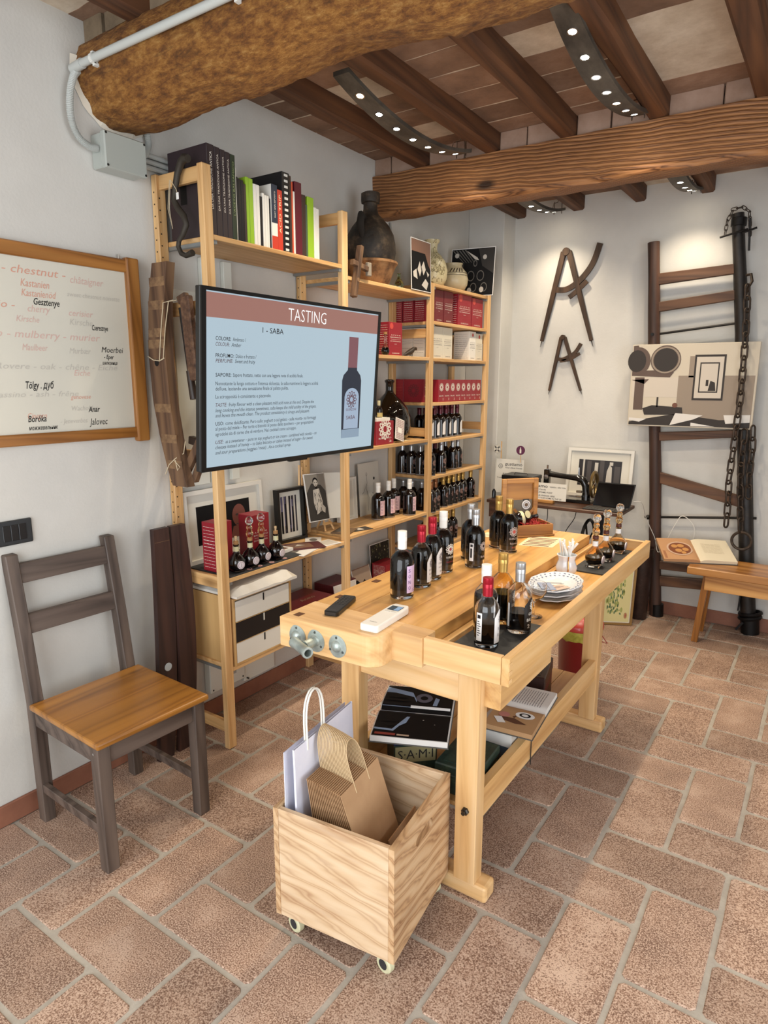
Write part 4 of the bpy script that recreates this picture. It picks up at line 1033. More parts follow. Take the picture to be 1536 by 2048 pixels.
# middle bay, top: demijohn in a pot, vases, photographs
zt = 1.9855
clay = mottled('old_clay', [(.3, '4c3420'), (.5, '8a6440'), (.65, 'a07a52'), (.8, '5b4630')], scale=16, rough=.85, bmp=.6, bscale=30, bdist=.004)
wick = mottled('sooty_demijohn', [(.35, '17120d'), (.52, '2c231a'), (.68, '5a4a38'), (.8, '2a211a')], scale=15, rough=.6, bmp=.8, bscale=26, bdist=.006)
cpt = (.155, 2.90, zt)
t = thing('terracotta_bowl', 'weathered clay bowl on the top shelf holding the demijohn', 'bowl', cpt)
B().lathe([(.088, 0), (.092, .006), (.112, .055), (.128, .095), (.134, .104), (.14, .108), (.14, .118), (.131, .122), (.124, .112), (.11, .07), (.085, .016), (0, .012)], 36, c=cpt).obj('bowl', clay, t, smooth=True, angle=50)
t = thing('demijohn', 'sooty old demijohn with stopped neck sitting in the clay bowl', 'demijohn', (cpt[0], cpt[1], zt + .03))
b = B(); b.lathe([(.045, .018), (.085, .05), (.118, .11), (.131, .165), (.13, .205), (.118, .25), (.095, .292), (.065, .325), (.042, .35), (.036, .372), (.035, .40), (.046, .404), (.048, .418), (.047, .45), (.03, .455), (0, .455)], 40, c=cpt)
b.v = [tuple(Vector(q) + (Vector(q) - Vector((cpt[0], cpt[1], zt + .2))).normalized() * .005 * noise.noise(Vector(q) * 16)) for q in b.v]
b.obj('body', wick, t, smooth=True, angle=50)
b = B(); b.tube([(cpt[0] + .03, cpt[1] - .11, zt + .22), (cpt[0] + .035, cpt[1] - .135, zt + .28), (cpt[0] + .03, cpt[1] - .12, zt + .325), (cpt[0] + .02, cpt[1] - .08, zt + .318)], [.014, .02, .018, .012], 8)
b.obj('cloth_knot', plain('knot_dark', '1d1813', .9), t, smooth=True, angle=80)
t = thing('small_glass_bottle', 'little greenish glass bottle beside the clay bowl', 'bottle', (.16, 3.11, zt))
B().lathe([(.02, 0), (.026, .01), (.026, .035), (.014, .055), (.009, .065), (.009, .085), (.012, .088)], 14, c=(.2, 3.10, zt)).obj('body', glass('green_glass', 'b8d0b4'), t, smooth=True)
# ceramic jugs on the right-hand bay
maj = mottled('painted_ceramic', [(.38, 'c9bd94'), (.52, 'd2c9a4'), (.56, '6a5a34'), (.62, 'cfc59c'), (.75, 'b8a878')], scale=26, rough=.3, bmp=.05, detail=3)
crm = mottled('glazed_cream', [(.3, 'b9ab8a'), (.7, 'cdc2a4')], scale=8, rough=.3, bmp=.1)
c = (.15, 3.53, 2.0455)
t = thing('painted_jug', 'tall painted ceramic jug with a collared neck on the top shelf', 'vase', c)
B().lathe([(.05, 0), (.07, .01), (.09, .055), (.095, .10), (.082, .15), (.055, .185), (.035, .205), (.031, .225), (.034, .25), (.045, .262), (.046, .272), (.03, .272), (.028, .24)], 28, c=c).obj('body', maj, t, smooth=True, angle=60)
c = (.15, 3.80, 2.0455)
t = thing('round_pot', 'round cream glazed pot with a dark painted band on the top shelf', 'pot', c)
B().lathe([(.04, 0), (.062, .008), (.088, .05), (.092, .085), (.082, .125), (.058, .152), (.052, .165), (.058, .178), (.05, .178), (.046, .16)], 28, c=c).obj('body', crm, t, smooth=True, angle=60)
for zz_, r_ in ((.104, .0895), (.118, .085)):
    B().lathe([(r_ + .001, zz_ - .0012), (r_ - .0002, zz_ + .0012)], 28, c=c, cap=False).obj('painted_band', plain('band_brown', '3b3024', .4), t)
for k in range(5):
    a = radians(-75 + 13 * k); p0 = Vector((c[0] + .0855 * cos(a), c[1] + .0855 * sin(a), c[2] + .122)); p1 = Vector((c[0] + .070 * cos(a + .14), c[1] + .070 * sin(a + .14), c[2] + .1425))
    B().tube([p0, p1], .003, 4).obj('painted_leaf', plain('band_brown', '3b3024', .4), t)
# patterned egg-shaped vase behind the books
c = (.10, 2.43, 2.0285)
t = thing('speckled_vase', 'speckled ceramic vase half hidden at the end of the book row', 'vase', c)
B().lathe([(.03, 0), (.045, .02), (.055, .06), (.05, .105), (.032, .14), (.02, .15)], 20, c=c).obj('body', mottled('speckled_ceramic', [(.45, 'c3b48a'), (.5, '5a4a2a'), (.6, 'c9bd98')], scale=60, rough=.4, bmp=0), t, smooth=True, angle=60)
# ---------------------------------------------------------------- photographs on the top shelves
pk = plain('photo_black', '0d0c0d', .6, spec=.25); pg = plain('photo_grey', '6a6660', .6, spec=.25); pl_ = plain('photo_light', 'c4beb4', .4); pb = plain('photo_brown', '7a5a4a', .4); pwh = plain('photo_white', 'e6e4e0', .4)
t = thing('photo_print', 'black and white photograph of a cellar at the right end of the top shelf', 'photograph', (.18, 3.97, 2.0455))
Pt = lambda u, v: (.27 - v * .06, 3.60 + u, 2.046 + v)
b = B(); W_, H_ = .49, .305
def card(t, o, U, V, w_, h, th, mat, name='sheet'):
    o, U, V = Vector(o), Vector(U).normalized(), Vector(V).normalized(); n = U.cross(V)
    q = [o, o + U * w_, o + U * w_ + V * h, o + V * h]
    return B().add(q + [p - n * th for p in q], [(0, 1, 2, 3), (7, 6, 5, 4), (0, 4, 5, 1), (1, 5, 6, 2), (2, 6, 7, 3), (3, 7, 4, 0)]).obj(name, mat, t)
def pic(t, o, U, V, w_, h, layers, border=.004, th=.002, edge=None, base=None):
    """flat printed picture: sheet plus layers of printed shapes (fractions of w_, h)"""
    sh = card(t, o, U, V, w_, h, th, edge or pwh)
    lay = [(base or pk, Print().rect(border / w_, 1 - border / w_, border / h, 1 - border / h))] + layers
    for k, (m, p) in enumerate(lay):
        p.v = [(a * w_, c * h) for a, c in p.v]
        p.plane('printed_area', m, t, o, U, V, .0004 * (k + 1))
    return sh
L1 = Print().disc(.77, .80, .045, 14, .05).disc(.13, .86, .05, 12, .05).disc(.45, .12, .05, 12, .06).disc(.73, .13, .05, 12, .06).poly([(.35, .95), (.6, .80), (.64, .74), (.55, .76)])
L2 = Print()
for k in range(5): L2.poly([(.02 + k * .07, .97), (.05 + k * .07, .97), (.30 + k * .06, .70), (.29 + k * .06, .70)])
for k in range(3): L2.ring(.25 + k * .22, .42, .07, .085, 14, 1.3).ring(.3 + k * .24, .18, .06, .075, 14, 1.3)
L2.ring(.56, .68, .03, .045, 12, 1.6)
L3 = Print().poly([(.62, .98), (.98, .98), (.98, .45), (.72, .62)]).rect(.02, .3, .55, .72)
pic(t, (.045, 3.945, 2.0465), (.285, .05, 0), (.0, .08, 1), .29, .298, [(plain('photo_dark', '33302d', .4), L3), (pg, L2), (pl_, L1)])
t = thing('photo_print', 'small photograph of pale faces among dark leaves beside the painted jug', 'photograph', (.283, 3.17, zt))
L1 = Print().poly([(.3, .42), (.42, .58), (.5, .40), (.42, .28)]).poly([(.5, .48), (.62, .60), (.72, .44), (.6, .32)]).poly([(.08, .35), (.25, .42), (.30, .22), (.1, .26)]).poly([(.5, .12), (.7, .26), (.85, .18), (.75, .04)]).poly([(.75, .42), (.9, .36), (.82, .30)])
L2 = Print().rect(.03, .97, .75, .98).poly([(.7, .75), (.97, .75), (.97, .45), (.85, .55)])
pic(t, (.2895, 3.085, zt + .001), (0, 1, 0), (-.03, 0, 1), .205, .262, [(pb, L2), (pl_, L1)])
solo(B().box(.263, .2865, 3.212, 3.272, zt + .0005, zt + .035), 'wood_block', wood('block_wood', 'd8a860', 'c89048', 'a06c30', 'y', rings=8), 'little wooden block at the shelf edge before the photograph of faces', 'block', bevel=.001)
# ================================================================ books on the top left shelf
zb = 2.0285
def spine_book(label, y0, y1, h, mat, depth=.2, x1=.262, title=None, ink=None, tw=None, pages=True, second=None, spiral=False, name='book'):
    t = thing(name, label, 'book', (x1 - depth / 2, (y0 + y1) / 2, zb), 0, 'books on the top left shelf')
    w_ = y1 - y0
    B().box(x1 - depth, x1, y0, y1, zb, zb + h).obj('cover', mat, t, bevel=min(.0015, w_ * .2))
    if pages: B().box(x1 - depth + .002, x1 - .004, y0 + w_ * .16, y1 - w_ * .16, zb + h - .004, zb + h + .0004).obj('pages', plain('page_edge', 'd9d3c4', .8), t)
    if title:
        p = Print()
        p.text(title, 0, 0, (tw or .5) * w_, width=h * .62)
        p.v = [(-v, u) for u, v in p.v]
        mv = (max(a for a, _ in p.v) + min(a for a, _ in p.v)) / 2
        p.v = [(a - mv + w_ / 2, c + h * .30) for a, c in p.v]
        p.plane('spine_title', ink or w_ink, t, (x1, y0, zb), (0, 1, 0), (0, 0, 1))
    if second: second(t, x1, y0, w_, h)
    return t
PU = plain('book_purple', '2c2024', .5); BG = plain('book_darkgreen', '23301f', .45); BK = plain('book_black', '121013', .4); LI = plain('book_lime', '8fb52c', .4); WH = plain('book_white', 'dedbd3', .5); MR = plain('book_maroon', '5a1524', .45); BR = plain('book_brown', '3a2a22', .5); OR = plain('book_orange', 'c8502e', .45); BL = plain('book_navy', '1f2b3f', .45); RD = plain('book_red', 'bf3a26', .45)
yb = [1.742, 1.778, 1.806, 1.831, 1.855]
for k in range(4):
    spine_book('dark purple hardback titled in white capitals, %s from the front post' % ORD[k], yb[k] + .0006, yb[k + 1] - .0006, .31 - .002 * k, PU, .215, title='DA UNA TRADIZIONE ANTICA', tw=.42)
spine_book('dark green hardback beside the purple ones', 1.8556, 1.8785, .302, BG, .215, title="L'ACETO BALSAMICO", tw=.5, ink=plain('print_green', '8fa06a', .5))
rows = [(1.879, 1.885, .262, WH, 'thin white booklet next to the dark green book'), (1.8855, 1.8935, .232, BK, 'thin black booklet, first of four dark ones'), (1.894, 1.907, .228, BK, 'thin black booklet, second of four dark ones'), (1.9075, 1.9215, .226, BK, 'black booklet with pale top, third of four dark ones'), (1.922, 1.9335, .215, BR, 'dark brown booklet left of the lime books'),
        (1.934, 1.949, .244, LI, 'lime green book, left of the touching pair'), (1.9495, 1.971, .242, LI, 'lime green book, right of the touching pair'), (1.9715, 1.989, .228, WH, 'white book next to the lime pair'), (1.9895, 2.006, .228, WH, 'white book second from the lime pair'), (2.0065, 2.02, .19, BK, 'short black book among the white ones'),
        (2.0205, 2.033, .205, WH, 'slim white book, first after the short black one'), (2.0335, 2.047, .20, WH, 'slim white book, second after the short black one'), (2.0475, 2.058, .20, WH, 'slim white book, third after the short black one'), (2.0585, 2.066, .192, BK, 'very slim black book before the wide white one')]
for y0, y1, h, m_, lb in rows: spine_book(lb, y0, y1, h, m_, .17, x1=.258)
def bluecap(t, x1, y0, w_, h):
    Print().rect(0, w_, h * .42, h).plane('spine_panel', BL, t, (x1, y0, zb), (0, 1, 0), (0, 0, 1), .0005)
    Print().rect(0, w_, 0, h * .22).plane('spine_panel', RD, t, (x1, y0, zb), (0, 1, 0), (0, 0, 1), .0005)
    p = Print().text('MARY ANN ESPOSITO', 0, 0, .009, width=h * .4); p.v = [(-v + w_ * .65, u + h * .5) for u, v in p.v]
    p.plane('spine_title', w_ink, t, (x1, y0, zb), (0, 1, 0), (0, 0, 1), .0009)
spine_book('white cookbook with navy and red spine panels left of the red book', 2.0665, 2.101, .248, WH, .2, second=bluecap)
spine_book('orange-red book titled ACID TRIP', 2.1015, 2.131, .235, RD, .19, title='ACID TRIP', tw=.55, ink=plain('print_cream', 'f0dcb0', .5))
def coil(t, x1, y0, w_, h):
    for k in range(14):
        v = h * (.04 + .92 * k / 13)
        B().box(x1 - .002, x1 + .002, y0 + w_ * .28, y0 + w_ * .72, zb + v - .0045, zb + v + .0045).obj('binding_tooth', plain('tooth_white', 'd8d6d0', .5), t)
spine_book('tall black binder with a white toothed binding', 2.1315, 2.176, .31, BK, .215, second=coil, pages=False)
rows = [(2.1765, 2.1915, .305, BR, 'thin dark tall book right of the toothed binder'), (2.192, 2.201, .285, OR, 'thin orange-red book left of the maroon one'), (2.2015, 2.212, .25, WH, 'thin pale book left of the maroon one'), (2.2125, 2.255, .292, MR, 'thick maroon hardback near the row end'), (2.2555, 2.28, .25, BR, 'dark brown book right of the maroon hardback'), (2.2805, 2.291, .215, plain('book_teal', '4b5a44', .5), 'thin dull green booklet left of the last lime book'),
        (2.2915, 2.332, .25, LI, 'lime green book standing alone near the row end'), (2.3325, 2.351, .215, WH, 'white book next to last in the row'), (2.3515, 2.368, .213, WH, 'white book at the right end of the row')]
for y0, y1, h, m_, lb in rows: spine_book(lb, y0, y1, h, m_, .18, x1=.258)
t = thing('photo_book', 'white photo book with dark picture standing behind the bound books', 'book', (.06, 2.1, zb), 0, 'books on the top left shelf')
B().box(.02, .036, 1.99, 2.165, zb, zb + .312).obj('cover', WH, t, bevel=.001)
Print().rect(.03, .15, .2, .30).plane('cover_photo', pk, t, (.036, 1.99, zb), (0, 1, 0), (0, 0, 1))
Print().disc(.09, .27, .03, 16).plane('cover_photo_light', pl_, t, (.036, 1.99, zb), (0, 1, 0), (0, 0, 1), .0008)
# picture on the near purple cover
near = [o for o in COL.objects if o.get('label', '').startswith('dark purple hardback titled in white capitals, first')][0]
Print().rect(.05, .085, .06, .20).plane('cover_photo', pk, near, (.06, 1.7426, zb + .06), (1, 0, 0), (0, 0, 1), .0006)
# ================================================================ old tools hung on the shelf end
oldw = wood('old_stave_wood', '7d5f42', '5d4330', '3a281c', 'z', fine=18, rings=8, rough=.8, contrast=.5, bmp=.6, bdist=.003)
string = plain('string', 'c8b89a', .9)
t = thing('barrel_stave', 'curved old wooden stave tied with string to the shelf end', 'stave', (.1, 1.655, 1.11))
b = B(); n = 26; rowsP = []
for k in range(n + 1):
    u = k / n; z = 1.108 + .825 * u
    cx = .105 - .052 * (1 - (2 * u - 1.04) ** 2) + .045 * (1 - u) ** 2 - .0 + .01 * u
    hw = .042 + .008 * (1 - (2 * u - 1) ** 2)
    ych = 1.645
    e = .003 * noise.noise(Vector((u * 9, 1, 2)))
    rowsP.append([(cx - hw + e, ych - .018, z), (cx + hw + e, ych - .018, z), (cx + hw + e, ych + .02, z), (cx - hw + e, ych + .02, z)])
b.add([p for r in rowsP for p in r], [(k * 4 + i, k * 4 + (i + 1) % 4, k * 4 + 4 + (i + 1) % 4, k * 4 + 4 + i) for k in range(n) for i in range(4)] + [(3, 2, 1, 0), (n * 4, n * 4 + 1, n * 4 + 2, n * 4 + 3)])
b.obj('plank', oldw, t, bevel=0)
for u in (.10, .22, .36, .55 + .1, .70, .82, .92):
    z = 1.108 + .825 * u; k = int(u * n); r_ = rowsP[k]
    m_ = B().box(r_[0][0] + .002, r_[1][0] - .002, 1.6262, 1.6272, z - .016, z + .016).obj('pale_band', mottled('band_wood', [(.35, '5a4230'), (.6, '8a6c4c'), (.7, '6e5238')], scale=24, rough=.9, bmp=0), t)
B().cyl((.062, 1.6268, 1.575), (.062, 1.632, 1.575), .013, n=14).obj('bung_hole', plain('hole_black', '120c08', .9), t)
B().tube([(.015, 1.624, 1.60), (.05, 1.622, 1.585), (.085, 1.623, 1.582), (.112, 1.624, 1.592)], .0022, 5).obj('string', string, t)
B().tube([(.085, 1.623, 1.585), (.10, 1.624, 1.68), (.125, 1.624, 1.79), (.15, 1.65, 1.80)], .002, 5).obj('string', string, t)
B().tube([(.108, 1.623, 1.592), (.128, 1.624, 1.70), (.135, 1.64, 1.795), (.155, 1.66, 1.80)], .002, 5).obj('string', string, t)
B().tube([(.075, 1.624, 1.15), (.105, 1.622, 1.19), (.14, 1.624, 1.215), (.165, 1.645, 1.235), (.16, 1.66, 1.28)], .002, 5).obj('string', string, t)
B().tube([(.13, 1.624, 1.21), (.165, 1.624, 1.185), (.15, 1.624, 1.17), (.14, 1.624, 1.21)], .002, 5).obj('string', string, t)
rust = mottled('rusty_iron', [(.3, '3a2a20'), (.5, '5f4434'), (.7, '7d6048')], scale=40, rough=.7, bmp=.6, bscale=90, metal=.3)
darkiron = plain('dark_iron', '201a16', .5, .5)
t = thing('screw_clamp', 'old wooden screw clamp with dark handle hung behind the stave', 'clamp', (.2, 1.675, 1.44))
B().bar((.185, 1.680, 1.815), (.213, 1.680, 1.51), .026, .05, up=(1, 0, 0)).obj('jaw', rust, t, bevel=.004)
B().cyl((.155, 1.68, 1.775), (.187, 1.68, 1.53), .010, n=10).obj('screw', darkiron, t)
B().cyl((.185, 1.678, 1.545), (.203, 1.678, 1.44), .013, .0155, n=12).obj('handle', plain('handle_dark', '2a1d15', .45), t, smooth=True)
B().bar((.145, 1.681, 1.80), (.192, 1.681, 1.815), .024, .03).obj('head', oldw, t, bevel=.004)
t = thing('wooden_clamp', 'dark wooden clamp with two slanting bars at the lower end of the stave', 'clamp', (.17, 1.675, 1.12))
B().bar((.235, 1.672, 1.285), (.135, 1.672, 1.15), .03, .026, up=(0, 1, 0)).obj('bar', oldw, t, bevel=.003)
B().bar((.255, 1.678, 1.26), (.18, 1.678, 1.125), .026, .026, up=(0, 1, 0)).obj('bar', oldw, t, bevel=.003)
B().bar((.165, 1.682, 1.285), (.245, 1.682, 1.272), .026, .03).obj('jaw', plain('handle_dark', '2a1d15', .45), t, bevel=.003)
t = thing('iron_hook', 'curved iron hook with a paper tag hung over the top rail', 'hook', (.19, 1.685, 1.96))
hp = [(.232, 1.683, 2.275), (.215, 1.683, 2.28), (.195, 1.683, 2.27), (.172, 1.683, 2.235), (.155, 1.683, 2.19), (.145, 1.683, 2.15), (.165, 1.683, 2.12), (.195, 1.683, 2.09), (.205, 1.683, 2.06), (.185, 1.683, 2.03), (.16, 1.683, 2.01), (.155, 1.683, 1.99), (.17, 1.683, 1.965), (.195, 1.683, 1.955), (.232, 1.683, 1.962)]
B().tube(hp, [.014, .016, .014, .012, .011, .011, .012, .012, .011, .010, .009, .009, .009, .009, .012], 8).obj('hook', plain('hook_iron', '3a342c', .6, .4), t, smooth=True, angle=80)
B().tube([(.145, 1.668, 2.215), (.128, 1.668, 2.12), (.148, 1.668, 2.05), (.135, 1.668, 2.12), (.15, 1.668, 2.215)], .0012, 4).obj('string', string, t)
B().tube([(.15, 1.668, 2.215), (.178, 1.668, 2.18), (.183, 1.668, 2.168)], .0012, 4).obj('string', string, t)
B().box(.177, .190, 1.6675, 1.6685, 2.145, 2.168).obj('paper_tag', pwh, t)
t = thing('wooden_clamp', 'old wooden cross-shaped clamp hooked over the middle bay top shelf', 'clamp', (.30, 2.61, 1.9))
B().bar((.302, 2.556, 1.892), (.302, 2.612, 2.125), .03, .024, up=(0, 1, 0)).obj('bar', oldw, t, bevel=.003)
B().bar((.302, 2.545, 2.045), (.302, 2.665, 2.028), .024, .024).obj('crossbar', oldw, t, bevel=.003)
B().box(.294, .312, 2.66, 2.69, 1.998, 2.06).obj('end_block', plain('weathered_grey', '8a8072', .8), t, bevel=.003)
B().cyl((.318, 2.575, 1.97), (.296, 2.575, 1.97), .010, n=10).obj('knob', oldw, t)
# two dark staves leaning in the corner by the chair
dst = wood('dark_stave', '4a2f26', '33201b', '1d1210', 'z', fine=20, rings=8, rough=.5, contrast=.4, bmp=.3)
for nme, yb0, yt, hole, lb in (('a', 1.472, 1.532, True, 'dark leaning barrel stave with a round hole, nearer the chair'), ('b', 1.568, 1.612, False, 'dark leaning barrel stave with pale edge, nearer the shelves')):
    t = thing('barrel_stave', lb, 'stave', (.11, yb0 + .04, 0), 0, 'dark staves leaning on the wall')
    n = 24; R = []
    for k in range(n + 1):
        u = k / n; z = .945 * u
        x = .115 - .025 * u + .035 * (1 - (2 * u - 1) ** 2) * (1.0 if nme == 'b' else .6)
        y = yb0 + (yt - yb0) * u; hw = .034 + .007 * (1 - (2 * u - 1) ** 2)
        R.append([(x + .012, y - hw + .035, z), (x + .012, y + hw + .035, z), (x - .012, y + hw + .035, z), (x - .012, y - hw + .035, z)])
    fs = []; pts_ = [p for r in R for p in r]
    hk = int(n * .44)
    for k in range(n):
        for i in range(4): fs.append((k * 4 + i, k * 4 + (i + 1) % 4, k * 4 + 4 + (i + 1) % 4, k * 4 + 4 + i))
    B().add(pts_, fs + [(3, 2, 1, 0), (n * 4, n * 4 + 1, n * 4 + 2, n * 4 + 3)]).obj('plank', dst, t, bevel=0)
    pe = B()
    pe.strip([(r[1][0] + .0004, r[1][1] + .0006, r[1][2]) for r in R], [(r[2][0], r[2][1] + .0006, r[2][2]) for r in R]); pe.obj('pale_edge', oldw, t)
    B().box(R[-2][0][0] - .02, R[-2][0][0] + .0012, R[-2][0][1] + .001, R[-2][1][1] - .001, .88, .895).obj('pale_band', plain('band_pale', '8a6c48', .8), t)
    if hole:
        cx, cy, cz = R[hk][0][0], (R[hk][0][1] + R[hk][1][1]) / 2, R[hk][0][2]
        B().cyl((cx - .004, cy, cz), (cx + .0022, cy, cz), .0165, n=18).obj('bung_plug', plain('hole_wall', 'b4bcc0', .8), t)
# ================================================================ whiteboard and switch
frw = wood('board_frame', 'b07a3c', '99642c', '6e4218', 'z', fine=22, rings=10, rough=.4, contrast=.5, bmp=.1, coat=.2); frh = wood('board_frame_h', 'b07a3c', '99642c', '6e4218', 'y', fine=22, rings=10, rough=.4, contrast=.5, bmp=.1, coat=.2)
wb = thing('whiteboard', 'wood-framed whiteboard with faded handwriting on the left wall', 'whiteboard', (.01, 1.0, 1.283))
B().box(.002, .012, .40, 1.56, 1.31, 1.93).obj('panel', plain('board_white', 'd2cfc2', .25), wb)
B().box(.002, .024, .40, 1.553, 1.895, 1.94).obj('frame_rail', frh, wb, bevel=.004)
B().box(.002, .024, .40, 1.553, 1.297, 1.335).obj('frame_rail', frh, wb, bevel=.004)
B().box(.002, .030, 1.548, 1.601, 1.281, 1.948).obj('frame_stile', frw, wb, bevel=.006, seg=2)
B().box(.002, .030, .35, .402, 1.281, 1.948).obj('frame_stile', frw, wb, bevel=.006, seg=2)
B().cyl((.01, 1.53, 1.94), (.01, 1.53, 1.955), .004, n=6).obj('hook', chrome, wb)
kw = plain('marker_black', '161413', .6); ow = plain('marker_orange_faded', 'd09a86', .7); gw = plain('marker_faint', 'bcb8ae', .7); pw_ = plain('marker_pink_faded', 'cfaea4', .7)
def wtext(items, mat, name, bold=0):
    p = Print()
    for tx, y, z, s, w_ in items: p.text(tx, y, z, s, width=w_, shear=.25, bold=bold)
    p.plane(name, mat, wb, (.012, 0, 0), (0, 1, 0), (0, 0, 1), .0006)
wtext([('Gesztenye', 1.202, 1.752, .030, .088), ('Cseresznye', 1.402, 1.683, .026, .062), ('- Eper', 1.44, 1.585, .022, .04), ('шелковица', 1.432, 1.565, .018, .06), ('Tölgy . дуб', 1.149, 1.482, .034, .095), ('Anar', 1.362, 1.398, .028, .045), ('Boróka', 1.145, 1.373, .030, .062), ('можжевельник', 1.145, 1.346, .020, .10)], kw, 'writing_black', .012)
wtext([('Moerbei', 1.432, 1.608, .028, .088), ('Jalovec', 1.362, 1.352, .034, .072)], kw, 'writing_black_thin')
wtext([('Castagno - chestnut -', .93, 1.845, .036, .39), ('Kastanien', 1.165, 1.806, .034, .095), ('Kastanienöd', 1.165, 1.776, .032, .115), ('Ciliegio -', 1.0, 1.735, .032, .14), ('Ginepro', 1.145, 1.384, .026, .065), ('genovese', 1.30, 1.445, .022, .075)], ow, 'writing_orange')
wtext([('châtaigner', 1.335, 1.835, .034, .125), ('cherry', 1.18, 1.728, .032, .075), ('cerisier', 1.32, 1.726, .03, .09), ('Kirsche', 1.14, 1.695, .028, .075), ('Gelso - mulberry - murier', 1.0, 1.645, .034, .43), ('Maulbeer', 1.15, 1.605, .03, .085), ('Eiche', 1.32, 1.525, .028, .06)], pw_, 'writing_faded')
wtext([('sweet chestnut noisette', 1.32, 1.79, .022, .2), ('Kirsche', 1.32, 1.696, .03, .085), ('Murbær', 1.31, 1.60, .028, .08), ('Rovere - oak - chêne - Eiche', 1.06, 1.545, .028, .43), ('Frassino - ash - frêne', 1.03, 1.455, .026, .3), ('Wacholder', 1.30, 1.405, .024, .1), ('- Jeneverbes', 1.255, 1.362, .024, .10)], gw, 'writing_faint')
sw = thing('light_switch', 'dark grey wall switch plate beside the chair back', 'switch', (.0, 1.07, .975))
B().box(.0005, .010, .995, 1.124, .972, 1.055).obj('plate', plain('switch_grey', '34373a', .35, .3), sw, bevel=.006, seg=3)
for k in range(3): B().box(.010, .0125, 1.026 + k * .026, 1.0505 + k * .026, .987, 1.040).obj('rocker', plain('switch_black', '17181a', .3), sw, bevel=.001)
# ================================================================ left bay, waist-high shelf
z7 = .7325
solo(B().box(.02, .284, 1.745, 2.175, z7, z7 + .005), 'slate_board', slate, 'dark slate board under the flasks on the left bay', 'slate board', bevel=.001)
z8 = z7 + .0056
wf = plain('frame_white', 'dcd9d0', .4); matb = plain('mat_white', 'd6d2c6', .7)
def framed(label, o, U, V, w_, h, fw, frm, matw, layers, name='picture_frame', depth=.02, base=None, group=None):
    o, U, V = Vector(o), Vector(U).normalized(), Vector(V).normalized(); n = U.cross(V)
    t = thing(name, label, 'picture', tuple(o + U * w_ / 2), 0, group)
    def slabq(u0, u1, v0, v1, d0, d1, nm, m_):
        q = [o + U * a + V * c + n * d for d in (d0, d1) for a, c in ((u0, v0), (u1, v0), (u1, v1), (u0, v1))]
        return B().add(q, [(0, 3, 2, 1), (4, 5, 6, 7), (0, 1, 5, 4), (1, 2, 6, 5), (2, 3, 7, 6), (3, 0, 4, 7)]).obj(nm, m_, t)
    slabq(0, w_, 0, fw, -depth / 2, depth / 2, 'frame_bar', frm); slabq(0, w_, h - fw, h, -depth / 2, depth / 2, 'frame_bar', frm)
    slabq(0, fw, fw, h - fw, -depth / 2, depth / 2, 'frame_bar', frm); slabq(w_ - fw, w_, fw, h - fw, -depth / 2, depth / 2, 'frame_bar', frm)
    slabq(fw, w_ - fw, fw, h - fw, -depth / 2, -depth / 2 + .004, 'mount', matb)
    u0, u1, v0, v1 = fw + matw, w_ - fw - matw, fw + matw, h - fw - matw
    lay = [(base or pk, Print().rect(0, 1, 0, 1))] + layers
    for k, (m_, p) in enumerate(lay):
        p.v = [(u0 + a * (u1 - u0), v0 + c * (v1 - v0)) for a, c in p.v]
        p.plane('printed_area', m_, t, o, U, V, -depth / 2 + .0045 + .0004 * k)
    return t
skin = plain('photo_skin', '7a4a40', .6, spec=.2)
Lf = Print().disc(.78, .58, .13, 20, .30).poly([(.66, .3), (.9, .34), (.95, .0), (.6, .0)])
Ls = Print().disc(.74, .60, .025, 10, .03).disc(.83, .57, .025, 10, .03).poly([(.76, .5), (.8, .5), (.79, .42)]).line([(.72, .36), (.79, .33), (.85, .37)], .02)
framed('large white-framed photograph of a smiling man behind the flasks', (.028, 1.742, z8), (0, 1, 0), (-.05, 0, 1), .455, .315, .018, wf, .055, [(skin, Lf), (plain('photo_dark', '33302d', .4), Ls)])
gift_box('red text-covered box at the front post on the left bay', .118, .20, 1.752, 1.84, z8, z8 + .205, redb, w_ink, GR, face='')
gift_box('red box titled in white behind the small flasks on the left bay', .118, .198, 1.955, 2.06, z8, z8 + .203, redb, w_ink, GR, side_lines=False)
